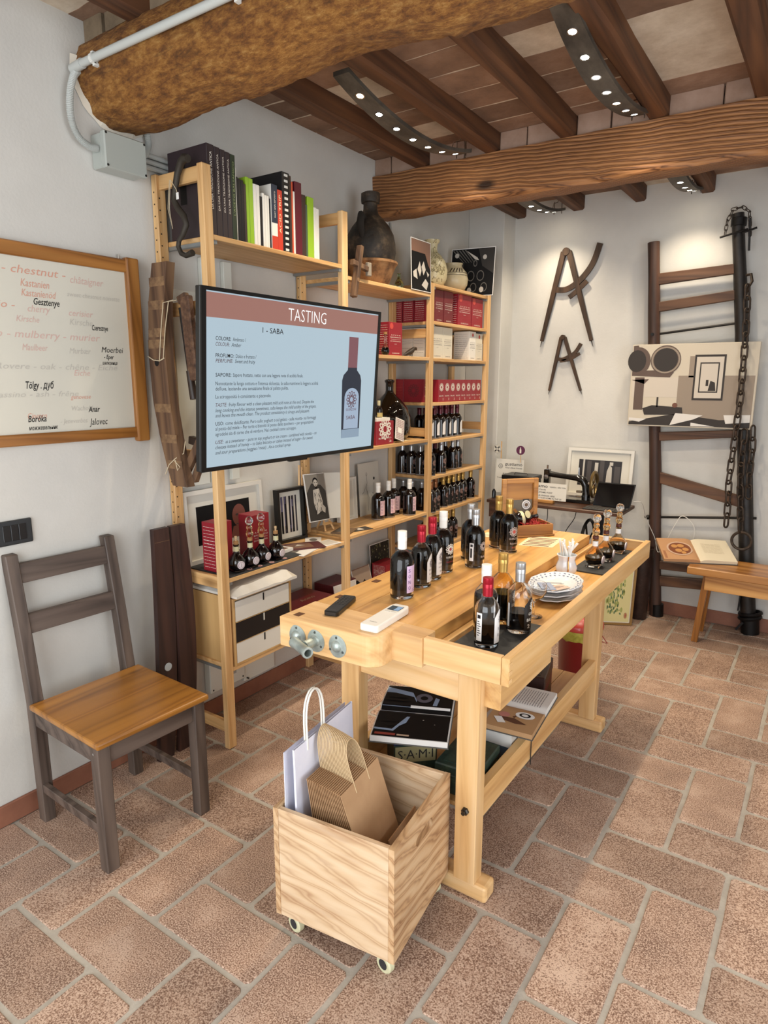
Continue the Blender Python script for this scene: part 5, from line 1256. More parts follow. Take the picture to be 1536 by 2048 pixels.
def flask(label, loc, group, stopper='cork', half=False, rot=0, kk=1.0):
    t = thing('balsamic_flask', label, 'flask', loc, 0, group); del t['_w']; t.rotation_euler = (0, 0, rot)
    k = kk
    prof = [(.023 * k, .010 * k), (.031 * k, .018 * k), (.0365 * k, .034 * k), (.036 * k, .046 * k), (.028 * k, .062 * k), (.017 * k, .074 * k), (.0105 * k, .084 * k), (.0098 * k, .108 * k), (.0125 * k, .110 * k), (.0125 * k, .114 * k), (.009 * k, .114 * k)]
    if half:
        inn = [(max(a - .002, .004), z) for a, z in prof[1:-1]]
        b = B().lathe(prof, 24, cap=False); b.lathe([(.0005, .014)] [::-1] + [], 24, cap=False) if False else None
        b.lathe(list(reversed([(.0005, .015 * k)] + inn)), 24, cap=False); b.lathe([(.0004, .0101 * k), (prof[0][0], .0101 * k)], 24, cap=False); b.lathe([prof[-1], inn[-1]], 24, cap=False)
        b.obj('glass', glass('glass_f7e6cc', 'f7e6cc'), t, world=False, smooth=True, weld=True, angle=60)
        zf = .042 * k
        B().lathe([(.0006, .0155 * k)] + [(a * 1.003, z) for a, z in inn if z < zf] + [(.0342 * k, zf), (.0005, zf)], 24, cap=False).obj('vinegar', liquid, t, world=False, smooth=True, weld=True)
        B().box(-.027 * k, .027 * k, -.027 * k, .027 * k, 0, .0105 * k).obj('square_foot', cglass, t, world=False, bevel=.003)
    else:
        B().lathe(prof, 20).obj('body', dglass, t, world=False, smooth=True, angle=60)
        B().box(-.024 * k, .024 * k, -.024 * k, .024 * k, 0, .0105 * k).obj('square_foot', dglass, t, world=False, bevel=.003)
    B().lathe([(.0114 * k, .086 * k), (.0114 * k, .106 * k)], 16, cap=False).obj('neck_label', plain('label_cream', 'cfc9a0', .5) if not half else white_l, t, world=False, smooth=True)
    a = radians(-2); d = Vector((cos(a), sin(a), -.05)).normalized(); c0 = Vector((0, 0, .035 * k)) + d * .0335 * k
    T = Matrix.Translation(c0) @ d.to_track_quat('Z', 'Y').to_matrix().to_4x4()
    lb = B().lathe([(.0165 * k, .0), (.0165 * k, .0035), (.0, .0045)], 20, T=T).obj('seal_label', plain('seal_pale', 'd9cfd2', .5), t, world=False, smooth=True)
    B().lathe([(.012 * k, .0047), (.0135 * k, .0047)], 20, T=T, cap=False).obj('seal_ring', plain('seal_grey', '8a7480', .5), lb, world=False)
    pt = Print().text('ABTM', 0, -.003 * k, .007 * k, width=.016 * k, align='c'); q = B(); q.add([T @ Vector((-v, u, .0052)) for u, v in pt.v], pt.f); q.obj('seal_text', g_ink, lb, world=False)
    if stopper == 'cork':
        B().lathe([(.008 * k, .113 * k), (.0105 * k, .115 * k), (.0105 * k, .128 * k), (0, .128 * k)], 14).obj('cork', plain('cork', 'a67c4e', .8), t, world=False, smooth=True)
        B().lathe([(.004, .128 * k), (.004, .136 * k), (.0055, .138 * k), (.0055, .148 * k), (0, .149 * k)], 10).obj('pourer', plain('cork_pale', 'd0b48a', .7), t, world=False, smooth=True)
    else:
        B().lathe([(.0085 * k, .112 * k), (.0115 * k, .115 * k), (.0115 * k, .126 * k), (.009 * k, .128 * k)], 14).obj('cork', plain('cork', 'a67c4e', .8) if stopper == 'globe' else plain('cork_dark', '4a1c14', .5), t, world=False, smooth=True)
        B().lathe([(.008 * k, .128 * k), (.013 * k, .134 * k), (.0155 * k, .146 * k), (.012 * k, .156 * k), (.0085 * k, .160 * k), (.0115 * k, .166 * k), (.012 * k, .174 * k), (.0075 * k, .180 * k)], 18).obj('stopper_stem', glass('glass_amber', 'f0cf9c'), t, world=False, smooth=True, angle=60)
        B().lathe([(.0, .178 * k), (.010 * k, .182 * k), (.0175 * k, .196 * k), (.0145 * k, .209 * k), (.006 * k, .2165 * k), (0, .2175 * k)], 20).obj('stopper_globe', cglass, t, world=False, smooth=True, angle=60)
    return t
GF = 'flasks on the left bay'
flask('round flask with small cork pourer, nearest the front post', (.247, 1.815, z8), GF, 'cork', rot=-.2)
flask('round flask with glass globe stopper, second from the front post', (.247, 1.893, z8), GF, 'globe')
flask('round flask with glass globe stopper, third from the front post', (.238, 1.970, z8), GF, 'globe', rot=.1)
flask('round flask with small cork pourer before the titled red box', (.248, 2.047, z8), GF, 'cork', rot=.1)
for k, (x, y) in enumerate(((.268, 1.865), (.268, 1.925), (.27, 1.995), (.27, 2.075))):
    t = thing('paper_seal', 'round paper seal lying on the slate, %s from the front post' % ORD[k], 'seal', (x, y, z8), 0, 'paper seals on the slate')
    B().lathe([(.0, 0), (.013, 0), (.013, .0008), (0, .0008)], 18, c=(x, y, z8 + .0002)).obj('disc', plain('seal_rose', '9a5a52', .5), t)
    B().lathe([(.007, .0012), (.0105, .0012)], 18, c=(x, y, z8), cap=False).obj('ring', plain('seal_pale', 'd9cfd2', .5), t)
# magazines and cards further right
def leaf(label, cx, cy, w_, d, rot, z, mat, prints, cat='magazine', th=.003, name='magazine', group='papers on the left bay'):
    t = thing(name, label, cat, (cx, cy, z), 0, group); del t['_w']; t.rotation_euler = (0, 0, rot)
    B().box(-w_ / 2, w_ / 2, -d / 2, d / 2, 0, th).obj('sheets', mat, t, world=False)
    for k, (m_, p) in enumerate(prints):
        p.v = [(a * w_ - w_ / 2, c * d - d / 2) for a, c in p.v]
        p.plane('printed_area', m_, t, (0, 0, th), (1, 0, 0), (0, 1, 0), .0004 * (k + 1), world=False)
    return t
leaf('pale magazine with grey photographs lying near the slate edge', .215, 2.225, .15, .17, .25, z7 + .0003, pwh, [(pg, Print().rect(.05, .6, .1, .45)), (pk, Print().rect(.1, .5, .55, .9)), (pl_, Print().rect(.2, .4, .6, .8))])
leaf('maroon photo leaflet lying on top of the pale magazine', .185, 2.285, .13, .21, -.55, z7 + .0036, plain('leaf_maroon', '54282c', .4), [(pb, Print().rect(.15, .8, .2, .75)), (pl_, Print().poly([(.25, .45), (.45, .6), (.5, .35)]))], th=.002, name='leaflet')
leaf('grey printed leaflet beside the maroon one', .235, 2.38, .09, .17, -.12, z7 + .0003, pwh, [(pg, Print().rect(.1, .9, .1, .4)), (pl_, Print().rect(.1, .9, .5, .95))], name='leaflet')
leaf('stack of brochures tucked behind the fourth flask', .16, 2.145, .11, .1, .1, z7 + .0062, pwh, [(pb, Print().rect(.1, .9, .2, .8))], th=.014, name='brochure_stack')
leaf('white cards scattered near the middle post', .14, 2.425, .08, .11, .7, z7 + .0003, pwh, [(pg, Print().disc(.5, .5, .25, 16))], name='card', th=.0012)
leaf('pile of small brown prints by the easel', .20, 2.60, .1, .13, .3, .7503, plain('leaf_brown', '6b543c', .6), [(pg, Print().rect(.1, .5, .2, .8))], th=.006, name='print_pile')
leaf('dark print overhanging the shelf behind the middle post', .235, 2.69, .07, .12, -.3, .7503, plain('leaf_dark', '3c3630', .6), [(pl_, Print().rect(.2, .8, .3, .6))], th=.002, name='photo_card')
framed('black-framed picture of birch trunks with white mount', (.055, 2.265, z7 + .001), (.08, 1, 0), (-.05, 0, 1), .185, .262, .014, plain('frame_black', '0e0d0d', .35), .026,
       [(plain('birch_violet', '5a5672', .5), Print().rect(.0, .3, .2, 1).rect(.55, .75, .1, .9)), (pl_, Print().rect(.12, .2, 0, 1).rect(.36, .5, 0, 1).rect(.8, .9, 0, 1).rect(.62, .67, 0, 1)), (pk, Print().rect(.0, .1, 0, .6).rect(.25, .33, .1, .8).rect(.52, .58, .2, 1).rect(.7, .78, 0, .7))], base=plain('birch_dark', '2a2630', .5), depth=.03)
t = thing('open_magazine', 'open black and white magazine showing a seated figure on a small easel', 'magazine', (.11, 2.57, z7 + .03))
Lm = Print().disc(.50, .80, .10, 16, .075).poly([(.34, .66), (.64, .68), (.74, .40), (.70, .22), (.40, .14), (.30, .40)]).poly([(.7, .35), (.85, .26), (.8, .15), (.66, .2)])
Lk = Print().disc(.50, .84, .125, 16, .075).disc(.52,.70,.05,10,.03).poly([(.38, .55), (.44, .56), (.46, .3), (.42, .3)]).poly([(.55, .6), (.6, .6), (.62, .35), (.57, .35)])
strokes = Print(); rq = random.Random(21)
for k in range(34):
    a_, b_ = rq.uniform(.36, .68), rq.uniform(.2, .62); strokes.line([(a_, b_), (a_ + rq.uniform(-.03, .03), b_ - rq.uniform(.03, .09))], rq.uniform(.008, .02))
Lh = Print().poly([(.02, .98), (.98, .98), (.98, .6), (.75, .75), (.3, .8), (.02, .6)])
pic(t, (.12, 2.428, z7 + .085), (-.04, 1, -.06), (-.16, 0, 1), .165, .242, [(plain('photo_midgrey', '8a857c', .4), Lh), (pk, Lk), (pl_, Lm), (pk, strokes), (pk, Print().disc(.46, .81, .018, 8, .012).disc(.55, .81, .018, 8, .012).line([(.46, .755), (.54, .755)], .012))], edge=pwh, base=plain('photo_dark', '33302d', .4), th=.006)
card(t, (.112, 2.596, z7 + .078), (.35, 1, -.06), (-.16, 0, 1), .115, .238, .004, matb, 'white_page')
t = thing('table_easel', 'little wooden display easel under the open magazine', 'easel', (.12, 2.56, z7 + .019))
for p0, p1 in (((.125, 2.54, z7 + .02), (.09, 2.562, z7 + .10)), ((.125, 2.61, z7 + .02), (.09, 2.588, z7 + .10)), ((.04, 2.575, z7 + .02), (.08, 2.575, z7 + .10))): B().bar(p0, p1, .008, .008).obj('leg', pine_z, t)
B().box(.115, .133, 2.53, 2.585, z7 + .055, z7 + .065).obj('ledge', pine_y, t)
for k, (a, c) in enumerate((((.055, 2.425, 1.0), (.048, 2.435, 1.10)), ((.06, 2.44, 1.0), (.052, 2.45, 1.09)))):
    solo(B().bar(a, c, .008, .006), 'wooden_peg', pine_z, 'slim wooden peg standing behind the open magazine, %s one' % ('left', 'right')[k], 'peg', 'wooden pegs')
framed('small pale framed drawing half hidden by the middle post', (.045, 2.75, .7508), (0, 1, 0), (-.05, 0, 1), .165, .235, .010, wf, .01, [(plain('sketch_line', '8f8a80', .6), Print().line([(.4, .8), (.5, .6), (.42, .4), (.5, .1)], .02).line([(.6, .7), (.55, .5), (.62, .3)], .015))], base=plain('sketch_paper', 'c9c4b8', .6))
t = thing('figure_sketch', 'unframed pencil sketch of two figures leaning on the wall behind pink bottles', 'drawing', (.03, 2.98, .7508))
sk = plain('sketch_line', '8f8a80', .6)
La = Print().line([(.38, .78), (.40, .62), (.36, .5), (.42, .3), (.40, .08)], .018).line([(.38, .6), (.22, .45), (.14, .42)], .014).line([(.36, .5), (.48, .3), (.5, .1)], .014).line([(.38, .82), (.42, .78), (.38, .74), (.35, .78), (.38, .82)], .012).line([(.7, .6), (.72, .4), (.66, .3)], .014)
Lb_ = Print().disc(.74, .68, .045, 10, .03).disc(.66, .40, .015, 8).disc(.6, .36, .012, 8)
pic(t, (.05, 2.945, .751), (0, 1, 0), (-.06, 0, 1), .20, .30, [(sk, La), (plain('sketch_dark', '2a2422', .6), Lb_)], base=plain('sketch_paper', 'c9c4b8', .6), edge=plain('sketch_paper', 'c9c4b8', .6))
# envelope, drawer box, red boxes below
t = thing('padded_envelope', 'crumpled white padded envelope on top of the drawer box', 'envelope', (.16, 1.93, .645))
b = B(); nx, ny = 8, 12; top = []; bot = []
for j_ in range(ny + 1):
    for i in range(nx + 1):
        u, v = i / nx, j_ / ny; x = .03 + .285 * u; y = 1.745 + .36 * v
        e = min(u, 1 - u, v, 1 - v) * 2
        top.append((x, y, .648 + .010 + .034 * min(1, e * 4.5) * (.55 + .6 * v) + .008 * noise.noise(Vector((u * 5, v * 6, 3)))))
        bot.append((x, y, .644 + .004 * (1 - min(1, e * 4))))
g = lambda i, j_: j_ * (nx + 1) + i
b.add(top, [(g(i, j_), g(i + 1, j_), g(i + 1, j_ + 1), g(i, j_ + 1)) for j_ in range(ny) for i in range(nx)])
b.add(bot, [(g(i, j_), g(i, j_ + 1), g(i + 1, j_ + 1), g(i + 1, j_)) for j_ in range(ny) for i in range(nx)])
o_ = len(top)
for i in range(nx):
    b.f.append((g(i, 0), o_ + g(i, 0), o_ + g(i + 1, 0), g(i + 1, 0))); b.f.append((g(i, ny), g(i + 1, ny), o_ + g(i + 1, ny), o_ + g(i, ny)))
for j_ in range(ny):
    b.f.append((g(0, j_), g(0, j_ + 1), o_ + g(0, j_ + 1), o_ + g(0, j_))); b.f.append((g(nx, j_), o_ + g(nx, j_), o_ + g(nx, j_ + 1), g(nx, j_ + 1)))
b.obj('envelope', mottled('envelope_paper', [(.3, 'c9c4ba'), (.7, 'dcd8d0')], scale=5, rough=.6, bmp=.4, bscale=12, bdist=.006), t, smooth=True, angle=30)
ply = wood('plywood', 'd2ae78', 'c49d66', 'a8804c', 'z', fine=10, rings=3, rough=.55, contrast=.25, bmp=.05, distort=5)
db = thing('drawer_box', 'plywood box with white, black and white drawers under the envelope', 'drawer unit', (.16, 1.92, .3525))
Z0, Z1 = .3525, .642
B().box(.02, .288, 1.748, 1.757, Z0, Z1).obj('side_panel', ply, db); B().box(.02, .288, 2.083, 2.092, Z0, Z1).obj('side_panel', ply, db)
B().box(.02, .288, 1.757, 2.083, Z1 - .009, Z1).obj('top_panel', ply, db); B().box(.02, .288, 1.757, 2.083, Z0, Z0 + .009).obj('bottom_panel', ply, db)
B().box(.02, .026, 1.757, 2.083, Z0 + .009, Z1 - .009).obj('back_panel', ply, db)
dm = [plain('drawer_white', 'd9d6cc', .45), plain('drawer_black', '121012', .5), plain('drawer_white', 'd9d6cc', .45)]
for k in range(3):
    a = Z1 - .012 - (k + 1) * .0895; d_ = B().box(.03, .287, 1.760, 2.080, a, a + .086).obj('drawer', dm[k], db, bevel=.001)
    B().box(.2872, .2885, 1.917, 1.924, a + .052, a + .084).obj('finger_slot', plain('slot_dark', '1a1714', .8) if k != 1 else plain('slot_pale', 'c9c4b8', .6), d_)
    B().box(.2872, .2882, 1.760, 2.080, a - .0028, a - .0004).obj('drawer_gap', ply, db)
t = thing('flat_red_box', 'large flat red box on the low shelf right of the drawers', 'box', (.15, 2.29, .3525))
B().box(.03, .282, 2.105, 2.478, .3525, .452).obj('carton', plain('box_red2', '7a1b22', .4), t, bevel=.003)
Print().text('Aceto', .0, 0, .04, width=.1).plane('gilt_text', plain('gilt', 'b9a88c', .4, .4), t, (.17, 2.30, .452), (0, 1, 0), (-1, 0, 0), .0005)
solo(B().box(.012, .15, 2.575, 2.765, .3525, .452), 'flat_red_box', plain('box_maroon2', '5a1d22', .5), 'maroon lidded box on the low shelf of the middle bay', 'box', bevel=.002)
t = thing('photo_booklet', 'white booklet leaning against the maroon lidded box', 'booklet', (.2, 2.6, .3525))
pic(t, (.17, 2.56, .3535), (.1, 1, 0), (-.12, 0, 1), .17, .105, [(plain('photo_dark', '33302d', .4), Print().rect(.6, 1, 0, .35))], base=plain('page_white', 'd8d4cc', .6), th=.004)
t = thing('photo_print', 'photograph of dark tree tops leaning low in the middle bay', 'photograph', (.1, 2.86, .3525))
pic(t, (.12, 2.80, .3535), (0, 1, 0), (-.25, 0, 1), .17, .125, [(pk, Print().poly([(.0, .0), (.98, .0), (.9, .3), (.75, .2), (.6, .42), (.4, .25), (.2, .5), (.0, .35)])), (pb, Print().rect(.0, .98, .96, 1.0))], base=plain('photo_tan', 'a89684', .5))
t = thing('photo_print', 'photograph of woodland leaning on the wall in the lower middle bay', 'photograph', (.04, 3.15, .3525))
Lw = Print(); rr = random.Random(2)
for k in range(40): Lw.disc(rr.uniform(.05, .95), rr.uniform(.3, .95), rr.uniform(.015, .04), 7)
Lx = Print()
for k in range(30): Lx.disc(rr.uniform(.05, .95), rr.uniform(.1, .95), rr.uniform(.01, .03), 6)
pic(t, (.045, 3.055, .3535), (0, 1, 0), (-.05, 0, 1), .205, .205, [(plain('wood_green', '4a4a2c', .6), Lw), (plain('wood_pale', 'a09a78', .6), Lx)], base=plain('wood_dark', '1d1b16', .6))
gift_box('red lined box with a white lid edge below the woodland photograph', .07, .17, 3.03, 3.18, .3525, .463, redb, w_ink, GR, face='')
# ================================================================ bags in the crate
def lb_(k): return ORD[k]
# crate-local x of world plane: bags stand with their faces towards the bench leg
wbag = paper_bag('paper_bag', 'large white paper bag with white cord handles at the left side of the crate', bagw, white_h, -.120, radians(-1.5), .305, .478, .075, .0, .012, (.042, .13), 'paper bags in the crate', hy=-.05, cord=.003)
paper_bag('paper_bag', 'second large white paper bag squeezed flat against the crate side', bagw, white_h, -.158, radians(0), .315, .468, .075, -.003, .004, (0, .0), 'paper bags in the crate')
kb0 = None; NB = 20
for k in range(NB):
    f_ = k / (NB - 1); th_ = radians(-8 - 11 * f_); x = -.050 + .178 * f_
    M = cr_M @ Matrix.Translation((x, -.03, .075)) @ Matrix.Rotation(th_, 4, 'Y')
    lbl = 'brown kraft bag with cord handle, %s from the right of the stack in the crate' % ORD[NB - 1 - k]
    if kb0 is None:
        kb0 = paper_bag('kraft_bag', lbl, kraft, kraft_h, x, th_, .205, .395, .075, -.03, .0032, (.036, .105), 'kraft bags in the crate', cord=.0017)
    else:
        r = dup(kb0, (0, 0, 0), None, lbl); r.matrix_world = M
t = thing('kraft_bag', 'folded brown kraft bag lying low at the right end of the kraft stack', 'paper bag', (0, 0, 0), 0, 'kraft bags in the crate'); del t['_w']
t.matrix_world = cr_M @ Matrix.Translation((.150, .055, .075)) @ Matrix.Rotation(radians(-16), 4, 'Y')
B().box(-.002, .002, -.09, .08, 0, .215).obj('bag_body', kraft, t, world=False)
B().add([(.0028, -.045, .10), (.0028, .078, .13), (.0028, .078, .212), (.0028, .02, .19)], [(0, 1, 2, 3)]).obj('folded_flap', plain('kraft_light', 'c4a27c', .75), t, world=False)
# ================================================================ things on the bench
t = thing('tv_remote', 'black remote control lying near the vice corner of the bench', 'remote', (1.052, 1.478, ZT + .0005), radians(16))
b = B(); b.prism([(-.019, -.078), (.019, -.078), (.0225, -.07), (.0225, .07), (.019, .078), (-.019, .078), (-.0225, .07), (-.0225, -.07)], 0, .016); b.obj('shell', plain('remote_black', '15120f', .35), t, world=False, bevel=.003)
for j_ in range(6):
    for i in range(3): B().cyl((-.011 + .011 * i, .058 - j_ * .013, .016), (-.011 + .011 * i, .058 - j_ * .013, .0172), .0036, n=8).obj('button', plain('remote_button', '2c2824', .5), t, world=False)
Print().text('SAMSUNG', 0, -.066, .006, width=.02, align='c').plane('logo', g_ink, t, (0, 0, .016), (1, 0, 0), (0, 1, 0), .0004, world=False)
t = thing('air_conditioner_remote', 'white air conditioner remote with small screen beside the lilac-labelled bottle', 'remote', (1.226, 1.463, ZT + .0005), radians(4))
b = B(); b.prism([(-.024, -.097), (.024, -.097), (.029, -.09), (.029, .08), (.022, .097), (-.022, .097), (-.029, .08), (-.029, -.09)], 0, .021); b.obj('shell', plain('remote_white', 'e6e2da', .35), t, world=False, bevel=.004, seg=2)
B().box(-.019, .019, .038, .074, .021, .0216).obj('screen', plain('remote_lcd', '4a5660', .2), t, world=False)
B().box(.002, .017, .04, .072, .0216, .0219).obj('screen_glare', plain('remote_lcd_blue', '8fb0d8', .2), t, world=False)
for i in range(2): B().box(-.017 + .019 * i, -.002 + .019 * i, .022, .03, .021, .0222).obj('button', plain('remote_key', 'cfcbc2', .4), t, world=False)
Print().text('DAIKIN', 0, -.07, .006, width=.022, align='c').plane('logo', g_ink, t, (0, 0, .021), (1, 0, 0), (0, 1, 0), .0004, world=False)
# gift case
oak = wood('case_oak', 'a8743c', '925f2c', '6a401c', 'x', fine=26, rings=10, rough=.45, contrast=.5, bmp=.1, coat=.2)
oakl = wood('case_lid', 'c08a48', 'ae7838', '84542a', 'x', fine=26, rings=10, rough=.45, contrast=.45, bmp=.1, coat=.2)
g_ = thing('gift_case', 'open wooden gift case with a flask on red shreds at the bench end', 'case', (1.122, 2.745, ZT + .001), radians(50))
def gb(b, n, m, par=None, **k): return b.obj(n, m, parent=par or g_, world=False, **k)
gb(B().box(-.093, .093, -.092, .086, .0, .007), 'base_lip', oak, bevel=.002)
gb(B().box(-.087, .087, -.085, -.077, .007, .052), 'wall', oak, bevel=.001); gb(B().box(-.087, .087, .073, .081, .007, .052), 'wall', oak, bevel=.001)
gb(B().box(-.087, -.079, -.077, .073, .007, .052), 'wall', oak); gb(B().box(.079, .087, -.077, .073, .007, .052), 'wall', oak)
lid = gb(B().box(-.087, .087, .081, .0845, .058, .225), 'lid', oakl)
for u0, u1, v0, v1 in ((-.09, -.068, .052, .235), (.068, .09, .052, .235), (-.068, .068, .213, .235), (-.068, .068, .052, .066)): gb(B().box(u0, u1, .066, .081, v0, v1), 'lid_frame', oakl, lid, bevel=.002)
gb(B().box(-.066, .066, .0785, .0808, .066, .135), 'lid_print', plain('lid_print', '6f6658', .5), lid)
gb(B().box(.02, .05, .0772, .0785, .10, .138), 'lid_print_dark', plain('photo_dark', '33302d', .4), lid)
T = Matrix.Translation((.034, .0745, .112)) @ Matrix.Rotation(radians(90), 4, 'X')
ld = gb(B().lathe([(.021, -.001), (.021, .003), (0, .0035)], 20, T=T), 'round_leaflet', white_l)
gb(B().lathe([(.013, .004), (.0155, .004)], 20, T=T, cap=False), 'leaflet_ring', g_ink, ld); gb(B().lathe([(0, .004), (.009, .004)], 12, T=T, cap=False), 'leaflet_emblem', plain('emblem_brown', '6a5440', .5), ld)
for s in (-1, 1): gb(B().bar((s * .012 + .02, .062, .055), (s * .05 + .02, .066, .095), .012, .005, up=(0, 1, 0)), 'lid_stay', oakl)
sh = B(); rs = random.Random(4)
for k in range(70):
    p0 = Vector((rs.uniform(-.072, .072), rs.uniform(-.07, .068), .036)); pts = [p0]
    for q in range(3): pts.append(Vector((max(-.076, min(.076, pts[-1].x + rs.uniform(-.02, .02))), max(-.074, min(.071, pts[-1].y + rs.uniform(-.02, .02))), rs.uniform(.03, .058))))
    sh.tube(pts, .0014, 4)
so = gb(sh, 'red_shreds', plain('shred_red', 'b02e2c', .6)); so['kind'] = 'stuff'
gb(B().box(-.078, .078, -.076, .072, .007, .036), 'shred_bed', plain('shred_dark', '7a1c1c', .8))
tb = thing('balsamic_flask', 'dark flask lying on red shreds in the open gift case', 'flask', (0, 0, 0)); del tb['_w']
tb.matrix_world = Matrix.Translation(g_.location) @ Matrix.Rotation(radians(50), 4, 'Z') @ Matrix.Translation((-.058, -.0, .062)) @ Matrix.Rotation(radians(84), 4, 'Y')
B().lathe([(.02, 0), (.029, .01), (.0335, .03), (.028, .055), (.014, .075), (.009, .085), (.009, .108), (.011, .112), (0, .113)], 20).obj('body', dglass, tb, world=False, smooth=True, angle=60)
B().lathe([(.0335, .022), (.0338, .036)], 20, cap=False).obj('label', plain('label_cream', 'cfc9a0', .5), tb, world=False, smooth=True)
T = Matrix.Translation((-.022, -.028, .05)) @ Vector((-.35, -1, .45)).to_track_quat('Z', 'Y').to_matrix().to_4x4()
B().lathe([(.017, 0), (.017, .002), (0, .0025)], 18, T=T).obj('round_tag', plain('label_cream', 'cfc9a0', .5), tb, world=False)
def sheet(label, pts, z, mat, lines_, name='paper_sheet', group='papers on the bench'):
    c = Vector((sum(p[0] for p in pts) / 4, sum(p[1] for p in pts) / 4, z))
    t = thing(name, label, 'paper', tuple(c), 0, group)
    B().prism(pts, z, z + .0006).obj('sheet', mat, t)
    P_ = [Vector((*p, z)) for p in pts]
    at = lambda u, v: (P_[0].lerp(P_[1], u)).lerp(P_[3].lerp(P_[2], u), v) + Vector((0, 0, .0010))
    for m_, u0, u1, v0, v1 in lines_: B().add([at(u0, v0), at(u1, v0), at(u1, v1), at(u0, v1)], [(0, 1, 2, 3)]).obj('printed_stripe', m_, t)
    return t
pap = plain('paper_tan', 'd8c8a4', .7); stm = plain('stripe_brown', '6a3428', .6)
sheet('printed sheet with dark stripes at the foot of the gift case', [(1.185, 2.505), (1.318, 2.545), (1.305, 2.735), (1.165, 2.695)], ZT + .0003, pap, [(stm, .10, .86, .07 + k * .14, .125 + k * .14) for k in range(6)])
sheet('blank cream sheet left of the gold-capped pair', [(.985, 2.56), (1.075, 2.575), (1.06, 2.665), (.975, 2.65)], ZT + .0003, pap, [(g_ink, .1, .8, .2, .24), (g_ink, .1, .7, .4, .44)])
# tray: plates, spoon jar, glass, flasks
chin = plain('china', 'dfe2e6', .15, coat=.5); cobalt = plain('china_blue', '4a557a', .3)
def plate(label, cx, cy, z, ax, ay, h, deco):
    t = thing('china_plate', label, 'plate', (cx, cy, z), 0, 'plates in the tray')
    n = 48; b = B(); rings = [(.50, .0), (.60, .001), (.72, .35), (1.0, 1.0), (.985, 1.14), (.72, .5), (.58, .18), (.0, .16)]
    vs = []
    for r, zz in rings:
        for k in range(n):
            a = 2 * pi * k / n; sc = 1 + (.022 * cos(a * 12) if r > .9 else 0)
            vs.append((cx + ax * r * sc * cos(a), cy + ay * r * sc * sin(a), z + h * zz))
    b.add(vs, [(j_ * n + k, j_ * n + (k + 1) % n, (j_ + 1) * n + (k + 1) % n, (j_ + 1) * n + k) for j_ in range(len(rings) - 1) for k in range(n)] + [tuple(range(n - 1, -1, -1))])
    b.obj('dish', chin, t, smooth=True, angle=60)
    if deco:
        for k in range(30):
            a = 2 * pi * k / 30
            for r in (.82, .92):
                x, y = cx + ax * r * cos(a), cy + ay * r * sin(a); zz = z + h * (.5 + (r - .72) / .265 * .64) + .0007
                B().add([(x - .0035, y - .0032, zz), (x + .0036, y - .0026, zz), (x + .003, y + .0034, zz), (x - .003, y + .003, zz)], [(0, 1, 2, 3)]).obj('blue_sprig', cobalt, t)
    return t
plate('bottom china dish of the stack in the tray', 1.497, 2.10, ZS + .0005, .082, .118, .018, False)
plate('middle china dish of the stack in the tray', 1.495, 2.10, ZS + .0165, .084, .122, .018, False)
plate('top scalloped china plate with blue sprigs in the tray', 1.493, 2.10, ZS + .0325, .086, .126, .020, True)
for k, (dx, dy, rz, lbl, m_) in enumerate(((-.01, .03, .4, 'folded white card lying on the top plate', pwh), (.012, -.02, 1.1, 'printed paper slip lying on the top plate', plain('slip_pink', 'd2b8a8', .6)), (-.02, -.03, 2.2, 'blue-edged paper slip on the top plate', plain('slip_blue', '9aa6c0', .6)))):
    t = thing('paper_slip', lbl, 'paper', (1.493 + dx, 2.10 + dy, ZS + .0325 + .0042 + k * .0022), rz, 'slips on the top plate')
    B().box(-.04, .04, -.022, .022, 0, .0012).obj('slip', m_, t, world=False)
    Print().rect(-.03, .02, .004, .007).rect(-.03, .028, -.004, -.001).plane('print', g_ink, t, (0, 0, .0012), (1, 0, 0), (0, 1, 0), .0004, world=False)
c = (1.438, 2.37, ZS + .0005)
t = thing('spoon_jar', 'white china jar with gilt stripe full of plastic tasting spoons', 'jar', c)
b = B(); n = 40; prof = [(.026, 0), (.030, .003), (.038, .020), (.040, .034), (.033, .052), (.030, .062), (.034, .074), (.037, .080), (.033, .081), (.028, .064), (.030, .050), (.034, .03), (0, .012)]
vs = []
for r, zz in prof:
    for k in range(n):
        a = 2 * pi * k / n; s_ = 1 + .02 * cos(a * 8); vs.append((c[0] + r * s_ * cos(a), c[1] + r * s_ * sin(a), c[2] + zz))
b.add(vs, [(j_ * n + k, j_ * n + (k + 1) % n, (j_ + 1) * n + (k + 1) % n, (j_ + 1) * n + k) for j_ in range(len(prof) - 1) for k in range(n)] + [tuple(range(n - 1, -1, -1))]); b.obj('jar', chin, t, smooth=True, angle=60)
ga = radians(-62)
B().tube([(c[0] + (r * 1.03 + .001) * cos(ga), c[1] + (r * 1.03 + .001) * sin(ga), c[2] + zz) for r, zz in prof[1:8]], .0022, 6).obj('gilt_stripe', plain('gilt_china', 'b98a3a', .3, .8), t)
rs = random.Random(8)
for k in range(16):
    a = rs.uniform(0, 6.28); rr = rs.uniform(.004, .024)
    a0 = radians(-62) + (k - 3) * .42
    p0 = Vector((c[0] + rr * cos(a), c[1] + rr * sin(a), c[2] + .05 + .0006 * k)); p1 = Vector((c[0] + (rr + .014) * cos(a0 * 1.7), c[1] + (rr + .014) * sin(a0 * 1.7), c[2] + .118 + rs.uniform(0, .022)))
    sp = thing('plastic_spoon', 'white plastic spoon handle in the china jar', 'spoon', tuple(p0), 0, 'spoons in the china jar')
    B().bar(p0, p1, .0095, .0045, up=(cos(a), sin(a), .1)).obj('handle', plain('spoon_white', 'ebe9e4', .35), sp, bevel=.001)
c = (1.505, 1.875, ZS + .0004)
t = thing('tasting_glass', 'small stemmed tasting glass between the silver-capped bottle and the plates', 'glass', c)
